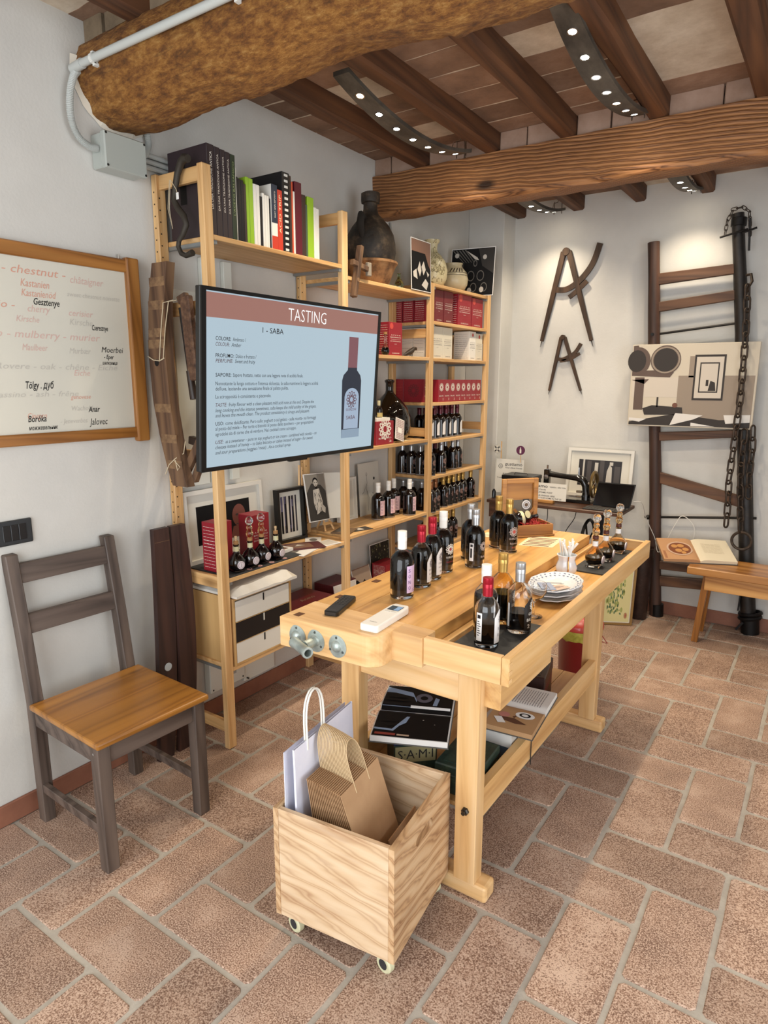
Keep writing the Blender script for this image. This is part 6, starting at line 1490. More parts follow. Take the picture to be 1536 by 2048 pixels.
B().lathe([(0.0005, 0), (.028, 0), (.028, .0012), (.006, .004), (.0032, .010), (.003, .045), (.008, .052), (.028, .066), (.038, .085), (.036, .108), (.0345, .108), (.0365, .085), (.0265, .068), (.007, .0545), (.0005, .053)], 28, c=c, cap=False).obj('glass', cglass, t, smooth=True, weld=True, angle=60)
GT = 'flasks at the tray end'
flask('half-full flask with amber globe stopper, nearest on the slate', (1.497, 2.525, Zs), GT, 'globe2', True, 0, .98)
flask('half-full flask with amber globe stopper, middle of the three on the slate', (1.505, 2.640, Zs), GT, 'globe2', True, .1, .98)
flask('half-full flask with amber globe stopper, farthest of the three on the slate', (1.512, 2.800, Zs), GT, 'globe2', True, .05, .98)
# ================================================================ on the bench shelf
zs = .2575
def tin(label, cx, cy, rot, w_, d, h, lidh, bodym, lidm, prints, name='biscuit_tin'):
    t = thing(name, label, 'tin', (cx, cy, zs + .0003), rot, 'tins under the bench')
    if '_w' in t: del t['_w']
    B().box(-w_ / 2, w_ / 2, -d / 2, d / 2, 0, h - lidh).obj('body', bodym, t, world=False, bevel=.003)
    l_ = B().box(-w_ / 2 - .002, w_ / 2 + .002, -d / 2 - .002, d / 2 + .002, h - lidh, h).obj('lid', lidm, t, world=False, bevel=.004)
    B().box(-w_ / 2 + .02, w_ / 2 - .02, -d / 2 + .02, d / 2 - .02, h, h + .002).obj('lid_panel', lidm, l_, world=False)
    for k, (m_, p, side) in enumerate(prints):
        if side == 'f': p.plane('print', m_, t, (-w_ / 2, -d / 2, 0), (1, 0, 0), (0, 0, 1), .0006 + .0004 * k, world=False)
        else: p.plane('print', m_, t, (w_ / 2, -d / 2, 0), (0, 1, 0), (0, 0, 1), .0006 + .0004 * k, world=False)
    return t
olive = mottled('tin_olive', [(.3, '1d2a26'), (.6, '2f3f34'), (.75, '4c5a44')], scale=30, rough=.4, bmp=0); navy = mottled('tin_navy', [(.3, '141c34'), (.55, '27386a'), (.7, '5a6a8a')], scale=36, rough=.4, bmp=0); tan_ = plain('tin_tan', '9a9068', .5)
tin('old blue biscuit tin lettered BISCOTTI under the dark photo book', 1.175, 1.692, radians(43), .14, .14, .155, .045, olive, navy,
    [(tan_, Print().rect(.004, .136, .05, .105), 'f'), (k_ink, Print().text('S·A·M·I', .07, .062, .044, width=.115, align='c'), 'f'), (tan_, Print().rect(.004, .136, .05, .105), 'r'), (k_ink, Print().text('BISCOTTI', .07, .062, .044, width=.122, align='c'), 'r')])
tin('dark green embossed tin at the near end under the bench', 1.372, 1.715, radians(4), .14, .19, .095, .03, olive, olive, [(tan_, Print().rect(.02, .17, .012, .055), 'r'), (k_ink, Print().text('TORINO', .095, .02, .03, width=.12, align='c'), 'r')])
flo = Print(); rs = random.Random(5)
for k in range(26): flo.disc(rs.uniform(.01, .19), rs.uniform(.01, .085), rs.uniform(.006, .014), 8)
flg = Print()
for k in range(22): flg.disc(rs.uniform(.01, .19), rs.uniform(.01, .085), rs.uniform(.005, .01), 7)
flo2 = Print()
for k in range(16): flo2.poly([(x0 := rs.uniform(.01, .18), z0 := rs.uniform(.01, .05)), (x0 + .012, z0 + .005), (x0 + .008, z0 + .04)])
tin('red floral tin with dark brown lid at the far end under the bench', 1.300, 2.335, radians(12), .20, .21, .150, .05, plain('tin_red', '5a1a1c', .4), plain('tin_brown', '2c1a16', .35), [(plain('floral_red', 'a8323a', .5), flo, 'f'), (plain('floral_green', '7f8a4a', .5), flg, 'f'), (plain('floral_tan', '6a5a3c', .5), flo2, 'r')])
def open_book(label, cx, cy, z, rot, w_, d, th, leftm, rightm, lprints, rprints, gutter=.5, name='open_book', cat='book', tilt=0.0):
    """lying open book: local x across the spread, y up the page"""
    t = thing(name, label, cat, (cx, cy, z), rot)
    if '_w' in t: del t['_w']
    t.rotation_euler = (tilt, 0, rot)
    B().box(-w_ * gutter - .003, w_ * (1 - gutter) + .003, -d / 2 - .003, d / 2 + .003, 0, .003).obj('cover', plain('cover_grey', '55524e', .5), t, world=False)
    n = 10
    for s, m_, pr_, ww in ((-1, leftm, lprints, w_ * gutter), (1, rightm, rprints, w_ * (1 - gutter))):
        prof = []
        for k in range(n + 1):
            u = k / n; prof.append((s * ww * u, .003 + th * (1 - .25 * u) * min(1, .45 + u * 4)))
        vs = [(x, -d / 2, zz) for x, zz in prof] + [(x, d / 2, zz) for x, zz in prof] + [(x, -d / 2, .003) for x, zz in prof] + [(x, d / 2, .003) for x, zz in prof]
        N1 = n + 1; fs = []
        for k in range(n):
            q = [(k, k + 1, N1 + k + 1, N1 + k), (2 * N1 + k, 2 * N1 + k + 1, k + 1, k), (N1 + k, N1 + k + 1, 3 * N1 + k + 1, 3 * N1 + k)]
            fs += q if s > 0 else [f[::-1] for f in q]
        e = (n, 2 * N1 + n, 3 * N1 + n, N1 + n); fs.append(e if s < 0 else e[::-1])
        pg_ = B().add(vs, fs).obj('page_block', m_, t, world=False, smooth=True, angle=40)
        def hz(x):
            u = min(1, abs(x) / ww); return .003 + th * (1 - .25 * u) * min(1, .45 + u * 4)
        for i_, (pm, p) in enumerate(pr_):
            # fractions of the page (0..1 from the gutter outwards for s>0, from the outer edge for s<0)
            V_ = [((a * ww) if s > 0 else (-ww + a * ww), -d / 2 + c * d) for a, c in p.v]
            # rows follow the page curve
            q = B().add([(x, y, hz(x) + (.0006 if i_ == 0 else .0012 + .0004 * i_)) for x, y in V_], p.f); q.obj('printed_area', pm, pg_, world=False)
    return t
def textrows(n, u0=.12, u1=.88, v0=.15, v1=.85, th=.008):
    p = Print(); r_ = random.Random(n)
    for k in range(n):
        v = v1 - (v1 - v0) * k / (n - 1)
        a = u0
        while a < u1:
            e = min(u1, a + r_.uniform(.08, .16)); p.rect(a, e, v, v + th); a = e + .015
    return p
page = plain('page_white2', 'dcd9d4', .55); slate_b = plain('photo_steel', '8fa8c8', .35)
def grid(u0, u1, v0, v1, nu=6):
    p = Print()
    for k in range(nu): p.rect(u0 + (u1 - u0) * k / nu, u0 + (u1 - u0) * (k + 1) / nu, v0, v1)
    return p
# the big photo book: dark spread with a pale blue picture
open_book('large open photo book with dark and pale blue picture on the biscuit tin', 1.178, 1.712, zs + .159, radians(24 + 90), .345, .24, .024, page, page,
          [(pk, grid(.015, .99, .01, .985, 12)), (slate_b, Print().poly([(.22, .98), (.2, .72), (.38, .66), (.5, .58), (.7, .55), (.98, .5), (.98, .98)])), (pk, Print().poly([(.5, .92), (.5, .70), (.58, .68), (.6, .9)]).poly([(.34, .8), (.4, .7), (.46, .76), (.42, .88)]).disc(.8, .6, .03, 8)), (plain('photo_red', '8a3a30', .5), Print().rect(.05, .12, .68, .95)), (plain('photo_sand', 'b8a08a', .5), Print().rect(.05, .1, .5, .66)), (pl_, Print().disc(.62, .36, .012, 8).disc(.5, .2, .008, 6))],
          [(pk, grid(.01, .985, .01, .985, 12)), (slate_b, Print().poly([(.1, .98), (.1, .5), (.4, .52), (.72, .6), (.9, .98)])), (pwh, grid(.09, .15, .03, .58, 2)), (plain('photo_lens', '5a5e70', .3), Print().ring(.5, .42, .09, .2, 18, .6)), (slate_b, Print().poly([(.2, .28), (.55, .26), (.5, .2), (.2, .22)])), (pk, Print().rect(.3, .36, .62, .95).rect(.45, .5, .66, .92))], name='photo_book')
open_book('open cookbook with text page and still-life photo on the shelf edge', 1.425, 2.02, zs + .115, radians(96), .33, .165, .022, plain('page_tan', 'b08a62', .5), page,
          [(plain('still_dark', '5a3a2c', .5), Print().poly([(.3, .2), (.45, .5), (.4, .8), (.3, .7), (.25, .4)]).poly([(.45, .5), (.6, .45), (.5, .55)])), (pwh, Print().disc(.62, .32, .13, 18, .2).poly([(.2, .6), (.4, .75), (.35, .9), (.15, .75)])), (plain('still_rose', 'b87a70', .5), Print().disc(.5, .72, .1, 12, .12)), (pk, Print().ring(.62, .32, .05, .08, 12, 1.5))],
          [(g_ink, textrows(14, th=.012))])
solo(B().box(1.33, 1.450, 1.88, 2.19, zs + .0003, zs + .055), 'stacked_book', plain('book_blue_grey', '4d5a6a', .5), 'blue-grey closed book at the bottom of the pile under the cookbook', 'book', 'pile under the cookbook', bevel=.002)
t = thing('stacked_book', 'white closed book in the pile right under the cookbook', 'book', (1.40, 2.03, zs + .0555), 0, 'pile under the cookbook')
B().box(1.325, 1.451, 1.875, 2.185, zs + .056, zs + .110).obj('pages', page, t); B().box(1.323, 1.453, 1.873, 2.187, zs + .110, zs + .1135).obj('cover', WH, t)
solo(B().tube([(1.478, 1.955, zs + .13), (1.489, 1.955, zs + .06), (1.489, 1.957, zs - .03)], .0018, 5), 'ribbon', plain('ribbon_black', '141414', .6), 'thin black ribbon hanging from the cookbook over the stretcher', 'ribbon')
# ================================================================ beyond the bench: bin, framed print, dark bin
binr = plain('bin_red', '7c1a1a', .35, coat=.2); binl = plain('bin_lid_red', 'b03a30', .35, coat=.3)
c = (1.300, 3.05, .0005)
t = thing('waste_bin', 'dark red waste bin with orange-red lid and yellow liner behind the bench', 'bin', c)
B().lathe([(.084, 0), (.088, .004), (.100, .33), (.103, .335)], 32, c=c).obj('bucket', binr, t, smooth=True, angle=50)
b = B(); n = 40; vs = []
for k in range(n):
    a = 2 * pi * k / n; f_ = .018 * noise.noise(Vector((cos(a) * 2, sin(a) * 2, 1))) + .012 * noise.noise(Vector((cos(a) * 6, sin(a) * 6, 4)))
    vs += [(c[0] + .1045 * cos(a), c[1] + .1045 * sin(a), .345), (c[0] + (.108 + f_ * .2) * cos(a), c[1] + (.108 + f_ * .2) * sin(a), .32), (c[0] + .1035 * cos(a), c[1] + .1035 * sin(a), .288 + f_)]
b.add(vs, [(k * 3 + i, ((k + 1) % n) * 3 + i, ((k + 1) % n) * 3 + i + 1, k * 3 + i + 1) for k in range(n) for i in range(2)]); b.obj('liner', mottled('liner_yellow', [(.3, '8f8a2e'), (.7, 'c6bb55')], scale=30, rough=.35, bmp=.5, bscale=40, bdist=.004), t, smooth=True, angle=60)
B().lathe([(.109, .338), (.112, .340), (.112, .362), (.106, .372), (.08, .392), (.04, .404), (0, .407)], 32, c=(c[0], c[1], 0)).obj('lid', binl, t, smooth=True, angle=50)
B().tube([(c[0] + .09, c[1] - .06, .33), (c[0] + .125, c[1] - .06, .335), (c[0] + .15, c[1] - .055, .30), (c[0] + .12, c[1] - .06, .305), (c[0] + .095, c[1] - .065, .325)], .0025, 6).obj('drawstring', plain('drawstring_red', '8a2420', .6), t)
Uv = Vector((.135, .072, 0)).normalized()
o_ = Vector((1.302, 4.118, .002)) - Uv * .20
fr_gold = plain('frame_gold', '8a6a3a', .4, .4)
rs = random.Random(12); gl = Print(); gd = Print()
for k in range(60): gl.disc(rs.uniform(.12, .75), rs.uniform(.15, .8), rs.uniform(.02, .05), 7)
for k in range(50): gd.disc(rs.uniform(.15, .7), rs.uniform(.12, .6), rs.uniform(.012, .03), 6)
framed('framed botanical print of a leafy tree standing on the floor behind the bench', tuple(o_), tuple(Uv), (.0, .10, 1), .20, .44, .012, fr_gold, .006, [(plain('botanic_light', '9aa05a', .6), gl), (plain('botanic_dark', '4c6a44', .6), gd), (plain('stamp_red', 'a05038', .6), Print().ring(.86, .1, .045, .06, 16, .75).disc(.86, .1, .03, 10))], base=plain('botanic_paper', 'cdc48c', .6))
c = (1.300, 4.292, .0005)
t = thing('dark_bucket', 'tall dark brown metal bucket in front of the ladder foot', 'bucket', c)
B().lathe([(.050, 0), (.052, .004), (.068, .46), (.071, .462), (.071, .472), (.064, .472), (.048, .02), (0, .015)], 28, c=c).obj('bucket', mottled('bucket_brown', [(.35, '1f1310'), (.6, '33201a'), (.75, '4a3a34')], scale=30, rough=.45, bmp=.2), t, smooth=True, angle=50)
# ================================================================ back wall: divider compasses
cw_ = wood('compass_wood', '4c3521', '3a2717', '21150a', 'z', fine=24, rings=8, rough=.6, contrast=.45, bmp=.3)
def divider(label, ax, az, lx, lz, rx, rz, w_, arcpts, arc2, y=4.448):
    t = thing('divider_compass', label, 'compass', (ax, y, min(lz, rz)))
    for ex, ez in ((lx, lz), (rx, rz)):
        d = Vector((ex - ax, 0, ez - az)); e = Vector((ax, y, az)) + d * .96
        b = B(); p0, p1 = Vector((ax + (.012 if ex > ax else -.012) * w_ / .02, y, az)), e; dn = d.normalized(); r_ = Vector((dn.z, 0, -dn.x))
        q = []
        for p, hw in ((p0, w_ * .62), (p0.lerp(p1, .5), w_ * .55), (p1, w_ * .38)):
            for s, yy in ((-1, -.010), (1, -.010), (1, .010), (-1, .010)): q.append(p + r_ * s * hw + Vector((0, yy, 0)))
        b.add(q, [(3, 2, 1, 0), (8, 9, 10, 11)] + [(j_ * 4 + i, j_ * 4 + (i + 1) % 4, j_ * 4 + 4 + (i + 1) % 4, j_ * 4 + 4 + i) for j_ in range(2) for i in range(4)])
        b.obj('leg', cw_, t, bevel=.0015)
        B().cyl(e - dn * .004, e + dn * .028 * (w_ / .02), .0035, .0012, n=8).obj('point', darkiron, t)
    B().cyl((ax, y - .014, az), (ax, y + .014, az), w_ * .85, n=18).obj('hinge', cw_, t, smooth=True)
    for pts, hw, nm in ((arcpts, w_ * .62, 'arc'), (arc2, w_ * .5, 'arc_block')):
        P_ = [Vector((x, y - .002, z)) for x, z in pts]; q = []
        S_ = []
        for i in range(len(P_) - 1):
            for k in range(4): S_.append(P_[i].lerp(P_[i + 1], k / 4))
        S_.append(P_[-1])
        if len(pts) > 3:
            S_ = []
            for i in range(len(P_) - 1):
                a0, a1, a2, a3 = P_[max(i - 1, 0)], P_[i], P_[i + 1], P_[min(i + 2, len(P_) - 1)]
                for k in range(5):
                    u = k / 5; S_.append(.5 * ((2 * a1) + (a2 - a0) * u + (2 * a0 - 5 * a1 + 4 * a2 - a3) * u * u + (3 * a1 - a0 - 3 * a2 + a3) * u ** 3))
            S_.append(P_[-1])
        for i, p in enumerate(S_):
            d = (S_[min(i + 1, len(S_) - 1)] - S_[max(i - 1, 0)]).normalized(); r_ = Vector((d.z, 0, -d.x))
            for s, yy in ((-1, -.006), (1, -.006), (1, .006), (-1, .006)): q.append(p + r_ * s * hw + Vector((0, yy, 0)))
        m_ = len(S_)
        B().add(q, [(3, 2, 1, 0), tuple((m_ - 1) * 4 + i for i in range(4))] + [(j_ * 4 + i, j_ * 4 + (i + 1) % 4, j_ * 4 + 4 + (i + 1) % 4, j_ * 4 + 4 + i) for j_ in range(m_ - 1) for i in range(4)]).obj(nm, cw_, t)
    return t
divider('large wooden divider compass with a curved arm on the back wall', .636, 2.345, .49, 1.755, .845, 1.748, .029, [(.575, 2.11), (.64, 2.105), (.70, 2.13), (.765, 2.185), (.82, 2.265), (.855, 2.375)], [(.672, 2.055), (.72, 2.09), (.785, 2.15)])
divider('small wooden divider compass hung below the large one', .644, 1.80, .564, 1.43, .791, 1.433, .0185, [(.605, 1.66), (.65, 1.655), (.69, 1.672), (.735, 1.70), (.77, 1.755)], [(.635, 1.643), (.70, 1.652), (.765, 1.692)])
# ================================================================ old ladder-like cart frame on the back wall
lad = wood('ladder_wood', '54382a', '3c261c', '20130d', 'z', fine=22, rings=7, rough=.6, contrast=.45, bmp=.5, bdist=.003); ladx = wood('ladder_rung', '6e4c32', '513522', '2c1a10', 'x', fine=22, rings=7, rough=.6, contrast=.45, bmp=.5, bdist=.003)
ld_ = thing('old_ladder', 'dark old wooden ladder frame leaning against the back wall', 'ladder', (1.55, 4.42, 0))
def pole(p0, p1, r0, r1, mat, name, n=26):
    p0, p1 = Vector(p0), Vector(p1); pts = []; rr = []
    for k in range(n + 1):
        u = k / n; q = p0.lerp(p1, u) + Vector((.006 * noise.noise(Vector((u * 4, r0 * 99, 1))), 0, 0)); pts.append(q); rr.append((r0 + (r1 - r0) * u) * (1 + .07 * noise.noise(Vector((u * 9, 3, r1 * 50)))))
    return B().tube(pts, rr, 12).obj(name, mat, ld_, smooth=True, angle=60)
YL = 4.400
pole((1.387, YL, .001), (1.192, YL, 2.335), .038, .034, lad, 'pole'); 
blk = mottled('pole_black', [(.35, '100d0b'), (.6, '1f1915'), (.78, '3a2e24')], scale=22, rough=.5, bmp=.4, bscale=40)
pole((1.928, YL, .001), (1.636, YL, 2.44), .045, .033, blk, 'pole')
B().tube([(1.394, YL, .0), (1.390, YL, .08)], .0405, 14).obj('iron_shoe', plain('iron_black', '141110', .5, .4), ld_, smooth=True)
for (x0, za, zb_), (x1_, zc, zd) in (((1.235, 2.151, 2.085), (1.655, 2.170, 2.115)), ((1.25, 1.984, 1.926), (1.668, 2.026, 1.971)), ((1.30, 1.197, 1.142), (1.775, 1.230, 1.188)), ((1.33, .950, .880), (1.81, .838, .770)), ((1.385, .372, .318), (1.86, .39, .335)), ((1.39, .272, .206), (1.88, .312, .245))):
    B().add([(x0, YL - .016, zb_), (x1_, YL - .016, zd), (x1_, YL + .016, zd), (x0, YL + .016, zb_), (x0, YL - .016, za), (x1_, YL - .016, zc), (x1_, YL + .016, zc), (x0, YL + .016, za)], [(0, 3, 2, 1), (4, 5, 6, 7), (0, 1, 5, 4), (1, 2, 6, 5), (2, 3, 7, 6), (3, 0, 4, 7)]).obj('rung', ladx, ld_, bevel=.003)
iron = plain('iron_black', '141110', .5, .4)
B().cyl((1.235, YL, 1.793), (1.68, YL, 1.841), .007, n=8).obj('iron_rod', iron, ld_); B().cyl((1.27, YL, .648), (1.90, YL, .714), .008, n=8).obj('iron_rod', iron, ld_)
B().cyl((1.235, YL - .045, 1.793), (1.235, YL - .03, 1.793), .01, n=6).obj('nut', iron, ld_); B().cyl((1.285, YL - .01, .65), (1.298, YL - .01, .65), .016, n=6).obj('nut', iron, ld_)
# iron fittings on the dark pole
B().tube([(1.935, YL, .0), (1.925, YL, .10)], .052, 14).obj('iron_shoe', iron, ld_, smooth=True)
for dz in (.10, .125): B().tube([(1.925 + .056 * cos(a), YL + .052 * sin(a), dz + .01 * cos(a)) for a in [2 * pi * k / 16 for k in range(16)]], .012, 6, closed=True).obj('iron_band', iron, ld_, smooth=True)
B().bar((1.86, YL - .03, .14), (1.865, YL - .03, .28), .022, .008).obj('iron_strap', iron, ld_)
B().bar((1.86, YL - .04, .02), (1.895, YL - .04, .075), .02, .012).obj('iron_spike', iron, ld_)
B().lathe([(.038, 2.372), (.041, 2.374), (.041, 2.415), (.038, 2.417)], 14, c=(1.645, YL, 0)).obj('iron_collar', iron, ld_, smooth=True)
B().cyl((1.56, YL - .04, 2.315), (1.70, YL - .04, 2.345), .006, n=6).obj('iron_pin', iron, ld_)
B().bar((1.705, YL - .04, 2.40), (1.715, YL - .04, 2.23), .022, .010).obj('iron_strap', iron, ld_)
B().cyl((1.675, YL - .05, 2.325), (1.745, YL - .05, 2.345), .006, n=6).obj('iron_pin', iron, ld_)
# ---------------------------------------------------------------- chains
chm = mottled('chain_iron', [(.35, '2a221c'), (.65, '4a3c30')], scale=50, rough=.55, bmp=.3, metal=.4)
def link_mesh(L, W, r):
    pts = []; h = L / 2 - W / 2
    for k in range(7): a = pi * k / 6; pts.append((W / 2 * cos(a), 0, h + W / 2 * sin(a)))
    for k in range(7): a = pi + pi * k / 6; pts.append((W / 2 * cos(a), 0, -h + W / 2 * sin(a)))
    return B().tube(pts, r, 6, closed=True).mesh('chain_link', smooth=True, angle=80)
LKM = link_mesh(.088, .036, .0055); LKS = link_mesh(.034, .017, .0024)
def chain(label, path, mesh, step, name='iron_chain', mat=chm):
    t = thing(name, label, 'chain', tuple(path[0]), 0)
    P_ = [Vector(p) for p in path]; seg = [(P_[i + 1] - P_[i]).length for i in range(len(P_) - 1)]; T_ = sum(seg); n = max(1, int(T_ / step))
    for k in range(n + 1):
        s = T_ * k / n if n else 0; i = 0
        while i < len(seg) - 1 and s > seg[i]: s -= seg[i]; i += 1
        p = P_[i].lerp(P_[i + 1], s / seg[i]); d = (P_[i + 1] - P_[i]).normalized()
        o = link('chain_link', mesh, mat, t)
        o.matrix_local = Matrix.Translation(p - P_[0]) @ d.to_track_quat('Z', 'Y').to_matrix().to_4x4() @ Matrix.Rotation((pi / 2 if k % 2 else 0) + .5, 4, 'Z')
    return t
t = chain('long heavy iron chain hanging in front of the dark ladder pole', [(1.735, 4.308, 2.0), (1.745, 4.308, 1.86), (1.752, 4.308, 1.66), (1.756, 4.308, 1.42), (1.752, 4.308, 1.24), (1.748, 4.308, 1.10), (1.742, 4.308, .95), (1.750, 4.308, .80), (1.752, 4.308, .70)], LKM, .064)
B().tube([(1.715, 4.375, 2.10), (1.74, 4.345, 2.10), (1.75, 4.337, 2.06), (1.735, 4.308, 2.02), (1.725, 4.338, 1.99)], .008, 8).obj('hook', chm, t, smooth=True)
chain('shorter iron chain loop bunched below the painting', [(1.838, 4.322, 1.22), (1.845, 4.322, 1.10), (1.842, 4.322, .98), (1.85, 4.322, .88)], LKM, .064)
t = chain('iron chain ending in a big ring beside the bench', [(1.797, 4.312, 1.20), (1.797, 4.312, 1.06), (1.80, 4.312, .95), (1.815, 4.312, .80), (1.828, 4.312, .68)], LKM, .064)
B().tube([(1.842 + .052 * cos(a), 4.315, .585 + .052 * sin(a)) for a in [2 * pi * k / 24 for k in range(24)]], .0085, 8, closed=True).obj('ring', chm, t, smooth=True)
chain('thin chain looped over the top of the dark pole', [(1.585, 4.37, 2.34), (1.59, 4.365, 2.40), (1.615, 4.37, 2.46), (1.66, 4.38, 2.468), (1.695, 4.375, 2.44), (1.705, 4.37, 2.38), (1.71, 4.37, 2.32)], LKS, .026)
# ---------------------------------------------------------------- canvas
cv = thing('canvas_print', 'unframed canvas print of barrels and a framed picture hung on the ladder', 'canvas', (1.48, 4.365, 1.236))
B().box(1.132, 1.828, 4.338, 4.358, 1.237, 1.732).obj('canvas', plain('canvas_cream', 'c4baa8', .8), cv, bevel=.002)
W_, H_ = .696, .495
def cp(p, m_, k):
    p.v = [(a * W_, c * H_) for a, c in p.v]; p.plane('painted_area', m_, cv, (1.132, 4.338, 1.237), (1, 0, 0), (0, 0, 1), .0005 * k)
dkb = plain('paint_dark', '2e2825', .7); brn = plain('paint_brown', '5a4a42', .7); tau = plain('paint_taupe', '8f8172', .7); lit = plain('paint_light', 'c4baac', .7)
cp(Print().rect(.40, .985, .015, .62).rect(.48, .60, .6, .85), tau, 1)
cp(Print().rect(.02, .4, .36, .6), lit, 1)
cp(Print().poly([(.01, .62), (.33, .60), (.36, .66), (.33, .69), (.01, .68)]).rect(.04, .12, .2, .6).poly([(.01, .57), (.12, .52), (.16, .58)]), brn, 2)
cp(Print().poly([(.01, .985), (.05, .99)] + [(.055 + .105 * cos(a), .80 + .17 * sin(a)) for a in [pi / 2 - pi * k / 12 for k in range(13)]] + [(.01, .63)]).disc(.285, .81, .125, 28, .175), brn, 3)
cp(Print().disc(.045, .80, .078, 20, .135).disc(.285, .81, .098, 26, .142), dkb, 4)
cp(Print().ring(.285, .81, .104, .118, 28, 1.36), tau, 5)
cp(Print().rect(.52, .76, .33, .865), dkb, 3); cp(Print().rect(.535, .745, .355, .84), lit, 4); cp(Print().rect(.565, .715, .42, .775), dkb, 5); cp(Print().rect(.575, .705, .435, .76), lit, 6); cp(Print().poly([(.64, .44), (.70, .44), (.69, .54), (.655, .56)]).rect(.62, .64, .5, .57), dkb, 7)
cp(Print().poly([(.12, .22), (.2, .26), (.45, .24), (.46, .15), (.14, .14)]).rect(.235, .25, .24, .36).poly([(.01, .05), (.18, .1), (.4, .16), (.75, .1), (.98, .12), (.98, .015), (.01, .015)]), dkb, 3)
cp(Print().disc(.39, .265, .022, 12, .03), plain('paint_rust', '6a4436', .7), 4)
cp(Print().poly([(.01, .1), (.16, .09), (.1, .05), (.01, .07)]).poly([(.36, .02), (.40, .17), (.62, .15), (.55, .10)]).poly([(.53, .06), (.72, .02), (.53, .02)]).poly([(.78, .16), (.98, .17), (.98, .08), (.80, .06)]), plain('paint_white', 'd4d0ca', .7), 5)
# ================================================================ little bench with an open book by the ladder
bench_y = wood('bench_amber', 'bf8848', 'a8702f', '7c4a1c', 'x', fine=18, rings=7, rough=.35, contrast=.5, bmp=.1, coat=.4, knots=3)
bench_l = wood('bench_leg', 'b27836', '9c6428', '6e4216', 'z', fine=18, rings=7, rough=.4, contrast=.5, bmp=.1, coat=.3)
sb = thing('low_bench', 'amber pine bench at the right edge below the chain', 'bench', (1.98, 4.13, 0))
B().box(1.612, 2.46, 3.985, 4.285, .425, .468).obj('top', bench_y, sb, bevel=.004)
B().box(1.705, 2.40, 4.02, 4.045, .335, .425).obj('apron', wood('bench_apron', 'd0a060', 'bd8748', '8f5a28', 'x', fine=18, rings=7, rough=.4, contrast=.5, bmp=.1, knots=3), sb, bevel=.002)
B().box(1.705, 2.40, 4.235, 4.258, .335, .425).obj('apron', bench_y, sb, bevel=.002)
for x0, x1_ in ((1.675, 1.712), (2.37, 2.34)):
    for yf, yt in ((4.075, 4.05), (4.275, 4.24)):
        B().bar((x0, yf, .0), (x1_, yt, .425), .034, .038, up=(0, 1, 0)).obj('leg', bench_l, sb, bevel=.002)
ck = open_book('open cookbook with a photograph of food resting on the amber bench', 1.615, 4.195, .506, radians(24), .40, .25, .022, plain('page_food', 'b98c64', .5), plain('page_cream', 'd8cdb4', .6),
          [(plain('food_cloth', '9c6a48', .5), Print().poly([(.05, .05), (.95, .05), (.95, .45), (.5, .3), (.05, .4)])), (plain('food_dish', 'c8a890', .4), Print().disc(.55, .5, .36, 24, .32)), (plain('food_brown', '7a4426', .5), Print().disc(.55, .5, .31, 24, .27)), (plain('food_gold', 'c08a4e', .5), Print().disc(.42, .6, .09, 10, .08).disc(.6, .62, .1, 10, .08).disc(.7, .45, .09, 10, .08).disc(.5, .4, .1, 10, .08).disc(.62, .3, .07, 10, .06))],
          [(plain('ink_faint', 'b4a68c', .6), textrows(8, .2, .75, .35, .75, .012))], tilt=radians(16))
# ================================================================ sewing table and what stands on it
dkw = wood('sewing_wood', '5a3a26', '472c1c', '28170e', 'x', fine=22, rings=8, rough=.4, contrast=.45, bmp=.1, coat=.2)
castiron = plain('cast_iron', '0f0e0e', .45, .5)
stb = thing('sewing_table', 'old treadle sewing machine table with dark top against the back wall', 'table', (.8, 4.08, 0))
ZW = .742
B().box(.365, 1.235, 3.93, 4.262, ZW - .022, ZW).obj('top', dkw, stb, bevel=.004)
B().box(.375, .47, 3.95, 4.2, ZW - .12, ZW - .022).obj('drawer', dkw, stb, bevel=.003)
for x in (.50, 1.10):
    for yy in (3.99, 4.20): B().bar((x, yy, .03), (x, 4.09 + (yy - 4.09) * .55, ZW - .022), .022, .014).obj('iron_leg', castiron, stb)
    B().bar((x, 3.96, .02), (x, 4.23, .02), .03, .03).obj('iron_foot', castiron, stb); B().bar((x, 4.0, .35), (x, 4.18, .35), .018, .018).obj('iron_brace', castiron, stb)
B().box(.5, 1.1, 4.06, 4.12, .10, .125).obj('treadle', castiron, stb)
B().tube([(1.02, 4.03 + .14 * cos(a), .52 + .14 * sin(a)) for a in [2 * pi * k / 28 for k in range(28)]], .010, 8, closed=True).obj('flywheel', castiron, stb, smooth=True)
for k in range(4): B().cyl((1.02, 4.03, .52), (1.02, 4.03 + .14 * cos(k * pi / 2 + .4), .52 + .14 * sin(k * pi / 2 + .4)), .006, n=6).obj('spoke', castiron, stb)
